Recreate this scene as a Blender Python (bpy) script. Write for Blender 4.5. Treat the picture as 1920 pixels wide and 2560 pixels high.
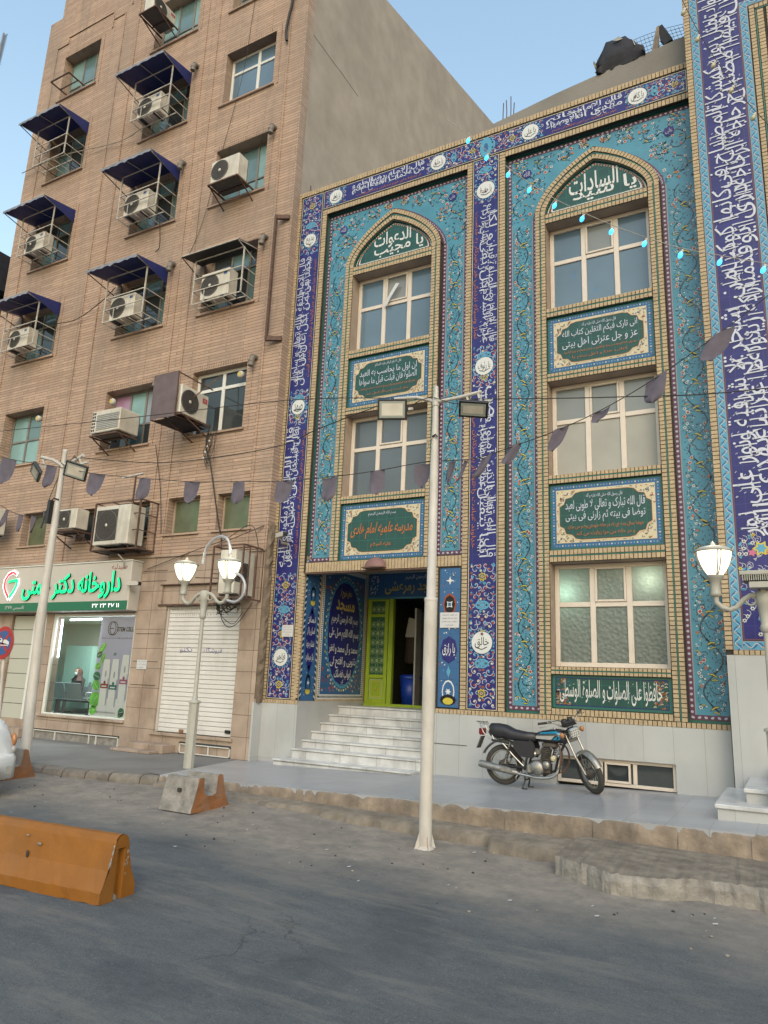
import bpy, math, random
from mathutils import Vector, Matrix, Euler
R = math.radians
random.seed(7)
scene = bpy.context.scene
for o in list(bpy.data.objects):
    bpy.data.objects.remove(o)

# ------------------------------------------------------------------ camera
cam_d = bpy.data.cameras.new("camera")
cam_d.sensor_fit = 'HORIZONTAL'; cam_d.sensor_width = 36.0
cam_d.lens = 36.0 * 1816.25 / 1920.0
cam_d.clip_start = 0.1; cam_d.clip_end = 2000
cam = bpy.data.objects.new("camera", cam_d)
scene.collection.objects.link(cam)
def cam_matrix(yaw, pitch, roll, loc):
    cy, sy = math.cos(yaw), math.sin(yaw)
    f = Vector((-sy*math.cos(pitch), cy*math.cos(pitch), math.sin(pitch)))
    r = Vector((cy, sy, 0)); u = r.cross(f)
    r2 = r*math.cos(roll) + u*math.sin(roll)
    u2 = -r*math.sin(roll) + u*math.cos(roll)
    m = Matrix((r2, u2, -f)).transposed().to_4x4()
    m.translation = Vector(loc)
    return m
cam.matrix_world = cam_matrix(0.508787536, 0.231200996, 0.0404502601, (0, -12, 1.6))
scene.camera = cam

# ------------------------------------------------------------------ world, sun, exposure
SUN_EL, SUN_ROT = 35.0, 150.0     # soft low light from behind the camera
world = bpy.data.worlds.new("World"); scene.world = world
world.use_nodes = True
wt = world.node_tree
bg = wt.nodes.get("Background") or wt.nodes.new("ShaderNodeBackground")
sky = wt.nodes.new("ShaderNodeTexSky"); sky.sky_type = 'NISHITA'
sky.sun_disc = False
sky.sun_elevation = R(SUN_EL); sky.sun_rotation = R(SUN_ROT)
sky.altitude = 300; sky.air_density = 2.3; sky.dust_density = 2.4; sky.ozone_density = 1.8
wt.links.new(sky.outputs[0], bg.inputs[0]); bg.inputs[1].default_value = 0.15
sun_d = bpy.data.lights.new("sun", 'SUN'); sun_d.energy = 0.5; sun_d.angle = R(45)
sun_d.color = (1.0, 0.92, 0.84)
sun = bpy.data.objects.new("sun", sun_d); scene.collection.objects.link(sun)
_az = R(SUN_ROT)
_d = Vector((math.sin(_az)*math.cos(R(SUN_EL)), math.cos(_az)*math.cos(R(SUN_EL)), math.sin(R(SUN_EL))))
sun.rotation_euler = _d.to_track_quat('Z', 'Y').to_euler()
sun.location = (0, -30, 30)
scene.view_settings.view_transform = 'Standard'
scene.view_settings.look = 'None'
scene.view_settings.exposure = 0.9
scene.view_settings.gamma = 1.0

# ------------------------------------------------------------------ materials
MATS = {}
ALB = 0.74
def mat(name, col, rough=0.6, metal=0.0, var=0.0, vscale=3.0, bump=0.0, bscale=40.0, spec=0.5, emit=None, estr=0.0,
        stain=None, sscale=0.6, samt=0.0, coat=0.0, alpha=None, trans=0.0, grid=None, gridcol=None, cell=0.0):
    if name in MATS: return MATS[name]
    if emit is None: col = tuple(c*ALB for c in col)
    if stain: stain = tuple(c*ALB for c in stain)
    if gridcol: gridcol = tuple(c*ALB for c in gridcol)
    if name.endswith(('glaze', 'tile', 'tile_side')): rough = max(rough, .34); spec = .3; coat = 0
    m = bpy.data.materials.new(name); m.use_nodes = True
    nt = m.node_tree; N = nt.nodes; L = nt.links
    b = N["Principled BSDF"]
    b.inputs["Base Color"].default_value = (*col, 1)
    b.inputs["Roughness"].default_value = rough
    b.inputs["Metallic"].default_value = metal
    b.inputs["Specular IOR Level"].default_value = spec
    if coat: b.inputs["Coat Weight"].default_value = coat; b.inputs["Coat Roughness"].default_value = 0.12
    if trans: b.inputs["Transmission Weight"].default_value = trans
    if alpha is not None: b.inputs["Alpha"].default_value = alpha
    tc = N.new("ShaderNodeTexCoord")
    src = None
    if var or stain:
        n1 = N.new("ShaderNodeTexNoise"); n1.inputs["Scale"].default_value = vscale; n1.inputs["Detail"].default_value = 6
        L.new(tc.outputs["Object"], n1.inputs["Vector"])
        mr = N.new("ShaderNodeMapRange"); mr.inputs["From Min"].default_value = 0.3; mr.inputs["From Max"].default_value = 0.7
        mr.inputs["To Min"].default_value = 1-var; mr.inputs["To Max"].default_value = 1+var
        L.new(n1.outputs[0], mr.inputs["Value"])
        mx = N.new("ShaderNodeMix"); mx.data_type = 'RGBA'; mx.blend_type = 'MULTIPLY'; mx.inputs[0].default_value = 1
        mx.inputs[6].default_value = (*col, 1); L.new(mr.outputs[0], mx.inputs[7])
        src = mx.outputs[2]
        if stain:
            n2 = N.new("ShaderNodeTexNoise"); n2.inputs["Scale"].default_value = sscale; n2.inputs["Detail"].default_value = 8
            n2.inputs["Roughness"].default_value = 0.65
            mp = N.new("ShaderNodeMapping"); mp.inputs["Scale"].default_value = (1, 1, 0.35)
            L.new(tc.outputs["Object"], mp.inputs[0]); L.new(mp.outputs[0], n2.inputs["Vector"])
            m2 = N.new("ShaderNodeMapRange"); m2.inputs["From Min"].default_value = 0.48; m2.inputs["From Max"].default_value = 0.72
            m2.inputs["To Max"].default_value = samt; L.new(n2.outputs[0], m2.inputs["Value"])
            mx2 = N.new("ShaderNodeMix"); mx2.data_type = 'RGBA'
            L.new(m2.outputs[0], mx2.inputs[0]); L.new(src, mx2.inputs[6]); mx2.inputs[7].default_value = (*stain, 1)
            src = mx2.outputs[2]
    if grid:
        # thin joints of a stack-bonded tiling, in the X/Z (wall) or X/Y (floor) plane
        sx, sy, plane, jw = grid
        sep = N.new("ShaderNodeSeparateXYZ"); L.new(tc.outputs["Object"], sep.inputs[0])
        outs = []
        for idx, s in ((0, sx), ({'xz': 2, 'xy': 1, 'yz': 2}[plane], sy)):
            if plane == 'yz' and idx == 0: idx = 1
            d = N.new("ShaderNodeMath"); d.operation = 'DIVIDE'; L.new(sep.outputs[idx], d.inputs[0]); d.inputs[1].default_value = s
            fr = N.new("ShaderNodeMath"); fr.operation = 'FRACT'; L.new(d.outputs[0], fr.inputs[0])
            lt = N.new("ShaderNodeMath"); lt.operation = 'LESS_THAN'; L.new(fr.outputs[0], lt.inputs[0]); lt.inputs[1].default_value = jw/s
            outs.append(lt)
        mxn = N.new("ShaderNodeMath"); mxn.operation = 'MAXIMUM'; L.new(outs[0].outputs[0], mxn.inputs[0]); L.new(outs[1].outputs[0], mxn.inputs[1])
        mx3 = N.new("ShaderNodeMix"); mx3.data_type = 'RGBA'; L.new(mxn.outputs[0], mx3.inputs[0])
        if src: L.new(src, mx3.inputs[6])
        else: mx3.inputs[6].default_value = (*col, 1)
        mx3.inputs[7].default_value = (*(gridcol or tuple(c*0.6 for c in col)), 1)
        src = mx3.outputs[2]
        if cell:
            cb = N.new("ShaderNodeCombineXYZ")
            for q, (idx, s) in enumerate(((1 if plane == 'yz' else 0, sx), ({'xz': 2, 'xy': 1, 'yz': 2}[plane], sy))):
                d = N.new("ShaderNodeMath"); d.operation = 'DIVIDE'; L.new(sep.outputs[idx], d.inputs[0]); d.inputs[1].default_value = s
                fl = N.new("ShaderNodeMath"); fl.operation = 'FLOOR'; L.new(d.outputs[0], fl.inputs[0]); L.new(fl.outputs[0], cb.inputs[q])
            wn = N.new("ShaderNodeTexWhiteNoise"); L.new(cb.outputs[0], wn.inputs["Vector"])
            mrc = N.new("ShaderNodeMapRange"); mrc.inputs["To Min"].default_value = 1-cell; mrc.inputs["To Max"].default_value = 1+cell; L.new(wn.outputs["Value"], mrc.inputs["Value"])
            mx4 = N.new("ShaderNodeMix"); mx4.data_type = 'RGBA'; mx4.blend_type = 'MULTIPLY'; mx4.inputs[0].default_value = 1; L.new(src, mx4.inputs[6]); L.new(mrc.outputs[0], mx4.inputs[7]); src = mx4.outputs[2]
    if src: L.new(src, b.inputs["Base Color"])
    if bump:
        nb = N.new("ShaderNodeTexNoise"); nb.inputs["Scale"].default_value = bscale; nb.inputs["Detail"].default_value = 5
        L.new(tc.outputs["Object"], nb.inputs["Vector"])
        bp = N.new("ShaderNodeBump"); bp.inputs["Strength"].default_value = bump; bp.inputs["Distance"].default_value = 0.02
        L.new(nb.outputs[0], bp.inputs["Height"]); L.new(bp.outputs[0], b.inputs["Normal"])
    if emit:
        b.inputs["Emission Color"].default_value = (*emit, 1); b.inputs["Emission Strength"].default_value = estr
    MATS[name] = m
    return m

def brick_mat(name, c1, c2, mortar, bw, bh, ms, bump=0.4, stain=(0.2, 0.16, 0.13), samt=0.5):
    m = bpy.data.materials.new(name); m.use_nodes = True
    nt = m.node_tree; N = nt.nodes; L = nt.links; b = N["Principled BSDF"]
    tc = N.new("ShaderNodeTexCoord"); sep = N.new("ShaderNodeSeparateXYZ"); L.new(tc.outputs["Object"], sep.inputs[0])
    ad = N.new("ShaderNodeMath"); ad.operation = 'ADD'; L.new(sep.outputs[0], ad.inputs[0]); L.new(sep.outputs[1], ad.inputs[1])
    cb = N.new("ShaderNodeCombineXYZ"); L.new(ad.outputs[0], cb.inputs[0]); L.new(sep.outputs[2], cb.inputs[1])
    br = N.new("ShaderNodeTexBrick"); L.new(cb.outputs[0], br.inputs["Vector"])
    br.inputs["Scale"].default_value = 1.0; br.inputs["Brick Width"].default_value = bw; br.inputs["Row Height"].default_value = bh
    br.inputs["Mortar Size"].default_value = ms; br.inputs["Mortar Smooth"].default_value = 0.25; br.inputs["Bias"].default_value = 0.0
    br.inputs["Color1"].default_value = (*c1, 1); br.inputs["Color2"].default_value = (*c2, 1); br.inputs["Mortar"].default_value = (*mortar, 1)
    n = N.new("ShaderNodeTexNoise"); n.inputs["Scale"].default_value = 0.55; n.inputs["Detail"].default_value = 9; n.inputs["Roughness"].default_value = 0.62
    mp = N.new("ShaderNodeMapping"); mp.inputs["Scale"].default_value = (1.6, 1.6, 0.4); L.new(tc.outputs["Object"], mp.inputs[0]); L.new(mp.outputs[0], n.inputs["Vector"])
    mr = N.new("ShaderNodeMapRange"); mr.inputs["From Min"].default_value = 0.47; mr.inputs["From Max"].default_value = 0.75; mr.inputs["To Max"].default_value = samt
    L.new(n.outputs[0], mr.inputs["Value"])
    mx = N.new("ShaderNodeMix"); mx.data_type = 'RGBA'; L.new(mr.outputs[0], mx.inputs[0]); L.new(br.outputs["Color"], mx.inputs[6]); mx.inputs[7].default_value = (*stain, 1)
    nd = N.new("ShaderNodeTexNoise"); nd.inputs["Scale"].default_value = 1.0; nd.inputs["Detail"].default_value = 7; nd.inputs["Roughness"].default_value = 0.7
    mpd = N.new("ShaderNodeMapping"); mpd.inputs["Scale"].default_value = (3.2, 3.2, 0.16); L.new(tc.outputs["Object"], mpd.inputs[0]); L.new(mpd.outputs[0], nd.inputs["Vector"])
    mrd = N.new("ShaderNodeMapRange"); mrd.inputs["From Min"].default_value = 0.55; mrd.inputs["From Max"].default_value = 0.74; mrd.inputs["To Max"].default_value = 0.6; L.new(nd.outputs[0], mrd.inputs["Value"])
    mxd = N.new("ShaderNodeMix"); mxd.data_type = 'RGBA'; L.new(mrd.outputs[0], mxd.inputs[0]); L.new(mx.outputs[2], mxd.inputs[6]); mxd.inputs[7].default_value = (0.155, 0.115, 0.092, 1); mx = mxd
    n3 = N.new("ShaderNodeTexNoise"); n3.inputs["Scale"].default_value = 7; n3.inputs["Detail"].default_value = 4; L.new(tc.outputs["Object"], n3.inputs["Vector"])
    m3 = N.new("ShaderNodeMapRange"); m3.inputs["To Min"].default_value = 0.8; m3.inputs["To Max"].default_value = 1.2; L.new(n3.outputs[0], m3.inputs["Value"])
    mx2 = N.new("ShaderNodeMix"); mx2.data_type = 'RGBA'; mx2.blend_type = 'MULTIPLY'; mx2.inputs[0].default_value = 1
    L.new(mx.outputs[2], mx2.inputs[6]); L.new(m3.outputs[0], mx2.inputs[7]); L.new(mx2.outputs[2], b.inputs["Base Color"])
    b.inputs["Roughness"].default_value = 0.85
    bp = N.new("ShaderNodeBump"); bp.invert = True; bp.inputs["Strength"].default_value = bump; bp.inputs["Distance"].default_value = 0.01
    L.new(br.outputs["Fac"], bp.inputs["Height"]); L.new(bp.outputs[0], b.inputs["Normal"])
    MATS[name] = m
    return m

def glass_mat(name, tint, refl=0.25, opac=0.5, rough=0.03):
    m = bpy.data.materials.new(name); m.use_nodes = True
    nt = m.node_tree; N = nt.nodes; L = nt.links; N.remove(N["Principled BSDF"])
    out = [n for n in N if n.type == 'OUTPUT_MATERIAL'][0]
    tr = N.new("ShaderNodeBsdfTransparent"); tr.inputs[0].default_value = (*tint, 1)
    gl = N.new("ShaderNodeBsdfGlossy"); gl.inputs["Roughness"].default_value = rough
    df = N.new("ShaderNodeBsdfDiffuse"); df.inputs[0].default_value = (*[c*0.6 for c in tint], 1)
    fr = N.new("ShaderNodeFresnel"); fr.inputs[0].default_value = 1.5
    ad = N.new("ShaderNodeMath"); ad.operation = 'ADD'; L.new(fr.outputs[0], ad.inputs[0]); ad.inputs[1].default_value = refl
    m1 = N.new("ShaderNodeMixShader"); m1.inputs[0].default_value = opac; L.new(tr.outputs[0], m1.inputs[1]); L.new(df.outputs[0], m1.inputs[2])
    m2 = N.new("ShaderNodeMixShader"); L.new(ad.outputs[0], m2.inputs[0]); L.new(m1.outputs[0], m2.inputs[1]); L.new(gl.outputs[0], m2.inputs[2])
    L.new(m2.outputs[0], out.inputs[0]); MATS[name] = m
    return m

mat('cream_brick', (0.50, 0.385, 0.245), 0.8, var=0.18, vscale=9, bump=0.2, bscale=60)
mat('brick_joint', (0.05, 0.042, 0.035), 0.95)
mat('green_glaze', (0.035, 0.155, 0.13), 0.22, coat=0.3)
mat('green_tile', (0.022, 0.085, 0.078), 0.22, coat=0.4, grid=(0.2, 0.2, 'xz', 0.006), gridcol=(0.03, 0.17, 0.14), var=.12)
mat('script_white', (0.60, 0.63, 0.76), 0.34)
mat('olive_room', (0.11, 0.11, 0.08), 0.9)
mat('pane_slate', (0.115, 0.14, 0.165), 0.08, var=.12, vscale=1)
mat('navy_tile', (0.022, 0.024, 0.17), 0.2, coat=0.4, grid=(0.2, 0.2, 'xz', 0.006), gridcol=(0.05, 0.055, 0.22), var=.15)
mat('navy_tile_side', (0.022, 0.024, 0.17), 0.2, coat=0.4, grid=(0.2, 0.2, 'yz', 0.006), gridcol=(0.05, 0.055, 0.22))
mat('turquoise_tile', (0.085, 0.285, 0.405), 0.2, coat=0.4, grid=(0.2, 0.2, 'xz', 0.005), gridcol=(0.05, 0.30, 0.38), var=.15)
mat('sky_tile', (0.10, 0.36, 0.55), 0.25, coat=0.3)
mat('mid_blue_tile', (0.045, 0.14, 0.32), 0.25, coat=0.3, grid=(0.2, 0.2, 'xz', 0.005))
mat('white_glaze', (0.72, 0.74, 0.74), 0.25, coat=0.2)
mat('lavender_glaze', (0.50, 0.50, 0.62), 0.3)
mat('cream_glaze', (0.66, 0.58, 0.40), 0.3)
mat('black_glaze', (0.008, 0.009, 0.012), 0.3)
mat('purple_glaze', (0.13, 0.055, 0.10), 0.3)
mat('red_glaze', (0.38, 0.07, 0.035), 0.3)
mat('orange_glaze', (0.52, 0.16, 0.045), 0.35)
mat('yellow_glaze', (0.60, 0.50, 0.07), 0.3)
mat('gold_glaze', (0.62, 0.50, 0.12), 0.3)
mat('dark_vine', (0.01, 0.035, 0.065), 0.3)
mat('leaf_dark', (0.015, 0.06, 0.12), 0.3)
mat('grey_glaze', (0.30, 0.31, 0.36), 0.3)
brick_mat('brown_brick', (0.315, 0.218, 0.160), (0.415, 0.292, 0.218), (0.185, 0.128, 0.096), 1.05, 0.078, 0.009, 0.5, (0.215, 0.170, 0.14), 0.9)
mat('stone_cladding', (0.44, 0.34, 0.27), 0.75, var=0.16, vscale=2.5, bump=0.25, bscale=22, stain=(0.2, 0.13, 0.09), samt=0.7, sscale=1.4, grid=(0.74, 0.42, 'xz', 0.012), gridcol=(0.17, 0.12, 0.09), cell=.10)
mat('rough_wall', (0.22, 0.17, 0.125), 0.95, var=0.3, vscale=5, bump=1.0, bscale=9, stain=(0.1, 0.075, 0.055), samt=0.9, sscale=3)
mat('grey_render', (0.405, 0.345, 0.29), 0.9, var=0.12, vscale=1.8, bump=0.25, bscale=14, stain=(0.31, 0.255, 0.21), samt=0.8, sscale=0.5)
mat('roof_plaster', (0.25, 0.235, 0.215), 0.9, var=0.12, vscale=1.2, bump=0.3, bscale=14)
mat('plaster_beige', (0.42, 0.33, 0.26), 0.85, var=0.12, vscale=3, bump=0.1)
mat('marble_wall', (0.49, 0.505, 0.515), 0.4, var=0.08, vscale=1.3, bump=0.02, stain=(0.36, 0.36, 0.345), samt=0.55, sscale=1.2, grid=(0.43, 5.0, 'xz', 0.006), gridcol=(0.30, 0.30, 0.29), cell=.05)
mat('marble_step', (0.64, 0.65, 0.66), 0.3, var=0.16, vscale=4, stain=(0.33, 0.33, 0.33), samt=0.7, sscale=3, grid=(0.77, 50, 'xz', 0.006), gridcol=(0.16, 0.16, 0.155), cell=.08)
mat('marble_floor', (0.40, 0.415, 0.45), 0.3, var=0.07, vscale=0.9, stain=(0.33, 0.34, 0.35), samt=0.7, sscale=0.9, grid=(0.45, 0.45, 'xy', 0.008), gridcol=(0.24, 0.25, 0.27), cell=.09)
mat('white_frame', (0.74, 0.66, 0.58), 0.4, var=0.05, vscale=5)
mat('upvc_white', (0.78, 0.78, 0.74), 0.35)
mat('steel_frame', (0.20, 0.19, 0.17), 0.5, var=0.2)
mat('rust_steel', (0.12, 0.065, 0.045), 0.75, var=0.35, vscale=12)
mat('cage_paint', (0.55, 0.51, 0.45), 0.55, var=0.25, vscale=10)
mat('dark_steel', (0.035, 0.032, 0.035), 0.6, var=.2)
mat('ac_white', (0.68, 0.64, 0.56), 0.5, var=0.10, vscale=5, stain=(0.42, 0.36, 0.28), samt=0.6, sscale=3)
mat('ac_grey', (0.40, 0.40, 0.38), 0.5, var=0.1)
mat('ac_fan', (0.055, 0.048, 0.042), 0.7)
mat('ac_fin', (0.10, 0.095, 0.085), 0.6, var=0.2, vscale=20)
mat('blue_tarp', (0.012, 0.022, 0.15), 0.55, var=0.2, vscale=4, bump=0.15, bscale=9)
mat('tarp_grey', (0.25, 0.27, 0.33), 0.6, var=0.2, vscale=5)
mat('purple_cloth', (0.155, 0.12, 0.13), 0.9, var=0.15, vscale=4, bump=0.2, bscale=30)
mat('black_tarp', (0.012, 0.013, 0.022), 0.75, var=0.4, vscale=6, bump=0.6, bscale=8)
mat('flag_cloth', (0.125, 0.11, 0.145), 0.85, var=0.15, vscale=8)
mat('pipe_grey', (0.20, 0.175, 0.15), 0.6, var=0.15)
mat('paper', (0.66, 0.66, 0.68), 0.7)
mat('ink', (0.03, 0.03, 0.04), 0.7)
mat('sign_white', (0.60, 0.555, 0.50), 0.45, var=0.04)
mat('sign_green', (0.004, 0.16, 0.085), 0.4)
mat('letter_green', (0.0, 0.45, 0.2), 0.5, emit=(0.0, 0.95, 0.30), estr=0.5)
mat('letter_edge', (0.02, 0.10, 0.05), 0.5)
mat('letter_red', (0.30, 0.03, 0.03), 0.5)
mat('logo_red', (0.5, 0.02, 0.03), 0.5, emit=(0.8, 0.03, 0.06), estr=0.6)
mat('logo_white', (0.8, 0.8, 0.8), 0.5, emit=(1, 1, 1), estr=0.5)
mat('tube_light', (1, 1, 1), 0.5, emit=(0.82, 0.90, 1.0), estr=6)
mat('lamp_bowl', (1, 1, 0.9), 0.5, emit=(1.0, 0.93, 0.66), estr=1.15)
mat('lamp_paint', (0.44, 0.435, 0.39), 0.5, var=0.08, vscale=8)
mat('pole_paint', (0.60, 0.57, 0.53), 0.5, var=0.08, vscale=3, stain=(0.36, 0.30, 0.24), samt=0.6, sscale=4)
mat('bulb_blue', (0.1, 0.5, 1), 0.3, emit=(0.03, 0.42, 1.0), estr=1.6)
mat('bulb_off', (0.55, 0.50, 0.30), 0.35)
mat('flood_glass', (0.36, 0.39, 0.36), 0.2)
mat('black_plastic', (0.014, 0.014, 0.016), 0.45)
mat('rubber', (0.05, 0.047, 0.044), 0.85, var=0.25, vscale=12)
mat('chrome', (0.55, 0.53, 0.50), 0.28, metal=1.0, var=0.15, vscale=18)
mat('alloy', (0.36, 0.35, 0.33), 0.45, metal=0.8, var=0.2, vscale=15)
mat('seat_vinyl', (0.018, 0.018, 0.026), 0.45, bump=0.1, bscale=25)
mat('engine_grey', (0.11, 0.10, 0.09), 0.6, metal=0.5, var=0.4, vscale=20)
mat('tank_black', (0.012, 0.014, 0.025), 0.25, coat=0.5)
mat('tank_blue', (0.0, 0.26, 0.46), 0.25, coat=0.5)
mat('tank_silver', (0.45, 0.45, 0.44), 0.35)
mat('amber_lens', (0.45, 0.20, 0.08), 0.25)
mat('red_lens', (0.22, 0.012, 0.02), 0.25)
mat('head_lens', (0.60, 0.62, 0.60), 0.15)
mat('bench_grey', (0.17, 0.19, 0.21), 0.45)
mat('orange_paint', (0.28, 0.100, 0.004), 0.6, var=0.12, vscale=4, bump=0.15, bscale=18, stain=(0.25, 0.12, 0.035), samt=0.6, sscale=2.2)
mat('orange_old', (0.31, 0.125, 0.045), 0.8, var=0.2, vscale=8, bump=0.3, bscale=20, stain=(0.25, 0.19, 0.15), samt=0.8, sscale=5)
mat('raw_concrete', (0.29, 0.27, 0.245), 0.9, var=0.28, vscale=9, bump=0.8, bscale=26, stain=(0.17, 0.155, 0.14), samt=0.7, sscale=3)
mat('kerb_stone', (0.24, 0.215, 0.185), 0.92, var=0.25, vscale=6, bump=0.8, bscale=18, stain=(0.115, 0.10, 0.085), samt=0.9, sscale=2.0)
mat('dusty_ledge', (0.235, 0.20, 0.16), 0.95, var=0.25, vscale=7, bump=0.9, bscale=14, stain=(0.12, 0.102, 0.085), samt=0.85, sscale=1.8)
mat('wave_light', (0.30, 0.52, 0.70), 0.35)
mat('kerb_tan', (0.28, 0.225, 0.175), 0.9, var=0.3, vscale=5, bump=0.8, bscale=16, stain=(0.12, 0.10, 0.085), samt=0.95, sscale=2.2)
mat('pavement', (0.235, 0.225, 0.215), 0.9, var=0.1, vscale=1.5, bump=0.25, bscale=30, stain=(0.155, 0.14, 0.125), samt=0.7, sscale=0.8)
mat('car_white', (0.86, 0.90, 0.95), 0.25, coat=0.6)
mat('car_glass', (0.01, 0.012, 0.03), 0.05)
mat('sign_red', (0.42, 0.02, 0.025), 0.45)
mat('sign_blue', (0.03, 0.10, 0.30), 0.45)
mat('lime_paint', (0.30, 0.42, 0.02), 0.5, var=0.12, vscale=3)
mat('door_green', (0.02, 0.10, 0.05), 0.4)
mat('door_pattern', (0.35, 0.47, 0.22), 0.4)
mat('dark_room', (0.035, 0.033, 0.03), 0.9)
mat('brown_cloth', (0.05, 0.035, 0.025), 0.9)
mat('bin_blue', (0.01, 0.05, 0.38), 0.4)
mat('skin', (0.42, 0.26, 0.19), 0.6)
mat('coat_brown', (0.035, 0.028, 0.024), 0.85)
mat('scarf', (0.11, 0.05, 0.045), 0.85)
mat('mask_blue', (0.50, 0.62, 0.64), 0.8)
mat('shop_wall', (0.52, 0.52, 0.45), 0.6)
mat('shop_mint', (0.35, 0.55, 0.50), 0.6)
mat('poster_bg', (0.56, 0.57, 0.80), 0.4, var=.06, vscale=.8)
mat('poster_white', (0.95, 0.96, 1.0), 0.4)
mat('poster_leaf', (0.20, 0.70, 0.06), 0.4, var=0.35, vscale=6)
mat('poster_leaf_dark', (0.02, 0.22, 0.10), 0.4)
mat('pink', (0.55, 0.12, 0.26), 0.4)
mat('teal', (0.01, 0.20, 0.17), 0.4)
mat('shutter_white', (0.80, 0.78, 0.76), 0.5, var=0.05, vscale=2, stain=(0.48, 0.45, 0.42), samt=0.5, sscale=1.5)
mat('shutter_joint', (0.42, 0.38, 0.35), 0.7)
mat('faded_blue', (0.12, 0.12, 0.33), 0.6)
mat('cctv_white', (0.58, 0.54, 0.48), 0.5)
mat('twig', (0.11, 0.075, 0.045), 0.9)
mat('dome_pink', (0.25, 0.13, 0.12), 0.6)
mat('wire', (0.028, 0.024, 0.022), 0.7)
mat('wire_pale', (0.40, 0.36, 0.30), 0.7)
mat('foil', (0.55, 0.56, 0.60), 0.35, metal=0.4, bump=0.5, bscale=60)
mat('curtain_blue', (0.30, 0.36, 0.42), 0.8, var=0.08, vscale=2)
mat('curtain_grey', (0.40, 0.40, 0.37), 0.8, var=0.08, vscale=2)
mat('teal_film', (0.14, 0.23, 0.24), 0.12, var=0.15, vscale=1.5)
mat('teal_bright', (0.25, 0.42, 0.42), 0.15, var=0.15, vscale=1.5)
mat('pane_blue', (0.13, 0.20, 0.27), 0.08, var=0.1, vscale=1.0)
mat('pane_dark', (0.045, 0.055, 0.06), 0.06, var=0.2, vscale=1.0)
mat('pane_grey', (0.25, 0.27, 0.27), 0.1, var=0.12, vscale=1.0)
mat('green_film', (0.13, 0.15, 0.09), 0.25, stain=(0.06, 0.17, 0.04), samt=0.8, sscale=1.0, var=.2)
mat('pink_film', (0.45, 0.26, 0.42), 0.2)
mat('litter_white', (0.6, 0.6, 0.6), 0.8)
def frosted_mat():
    m = bpy.data.materials.new('frosted'); m.use_nodes = True
    nt = m.node_tree; N = nt.nodes; L = nt.links; b = N["Principled BSDF"]; out = [n for n in N if n.type == 'OUTPUT_MATERIAL'][0]
    b.inputs["Base Color"].default_value = (.17, .195, .185, 1); b.inputs["Roughness"].default_value = .35
    tc = N.new("ShaderNodeTexCoord"); v = N.new("ShaderNodeTexVoronoi"); v.inputs["Scale"].default_value = 16; L.new(tc.outputs["Object"], v.inputs["Vector"])
    bp = N.new("ShaderNodeBump"); bp.inputs["Strength"].default_value = .8; bp.inputs["Distance"].default_value = .02; L.new(v.outputs["Distance"], bp.inputs["Height"]); L.new(bp.outputs[0], b.inputs["Normal"])
    t = N.new("ShaderNodeBsdfTranslucent"); t.inputs[0].default_value = (.75, .85, .78, 1)
    mx = N.new("ShaderNodeMixShader"); mx.inputs[0].default_value = .35; L.new(b.outputs[0], mx.inputs[1]); L.new(t.outputs[0], mx.inputs[2]); L.new(mx.outputs[0], out.inputs[0]); MATS['frosted'] = m
frosted_mat()
glass_mat('shop_glass', (0.93, 0.97, 0.96), 0.0, 0.03)

# ------------------------------------------------------------------ mesh helpers
ORG = {}
COL = scene.collection
def tag(o, label=None, cat=None, group=None, kind=None):
    if label: o["label"] = label
    if cat: o["category"] = cat
    if group: o["group"] = group
    if kind: o["kind"] = kind
    return o
def thing(name, loc, label, cat, group=None, rz=0.0):
    o = bpy.data.objects.new(name, None); COL.objects.link(o)
    o.location = loc; o.rotation_euler = (0, 0, rz); o.empty_display_size = 0.2
    ORG[o] = Vector(loc)
    return tag(o, label, cat, group)
def copy_tree(o, loc, rz=None, label=None, parent=None):
    c = o.copy(); COL.objects.link(c); c.parent = parent
    if parent is None:
        c.location = loc
        if rz is not None: c.rotation_euler = (0, 0, rz)
        if label: c["label"] = label
        ORG[c] = Vector(loc)
    for ch in list(o.children): copy_tree(ch, None, parent=c)
    return c

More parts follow.
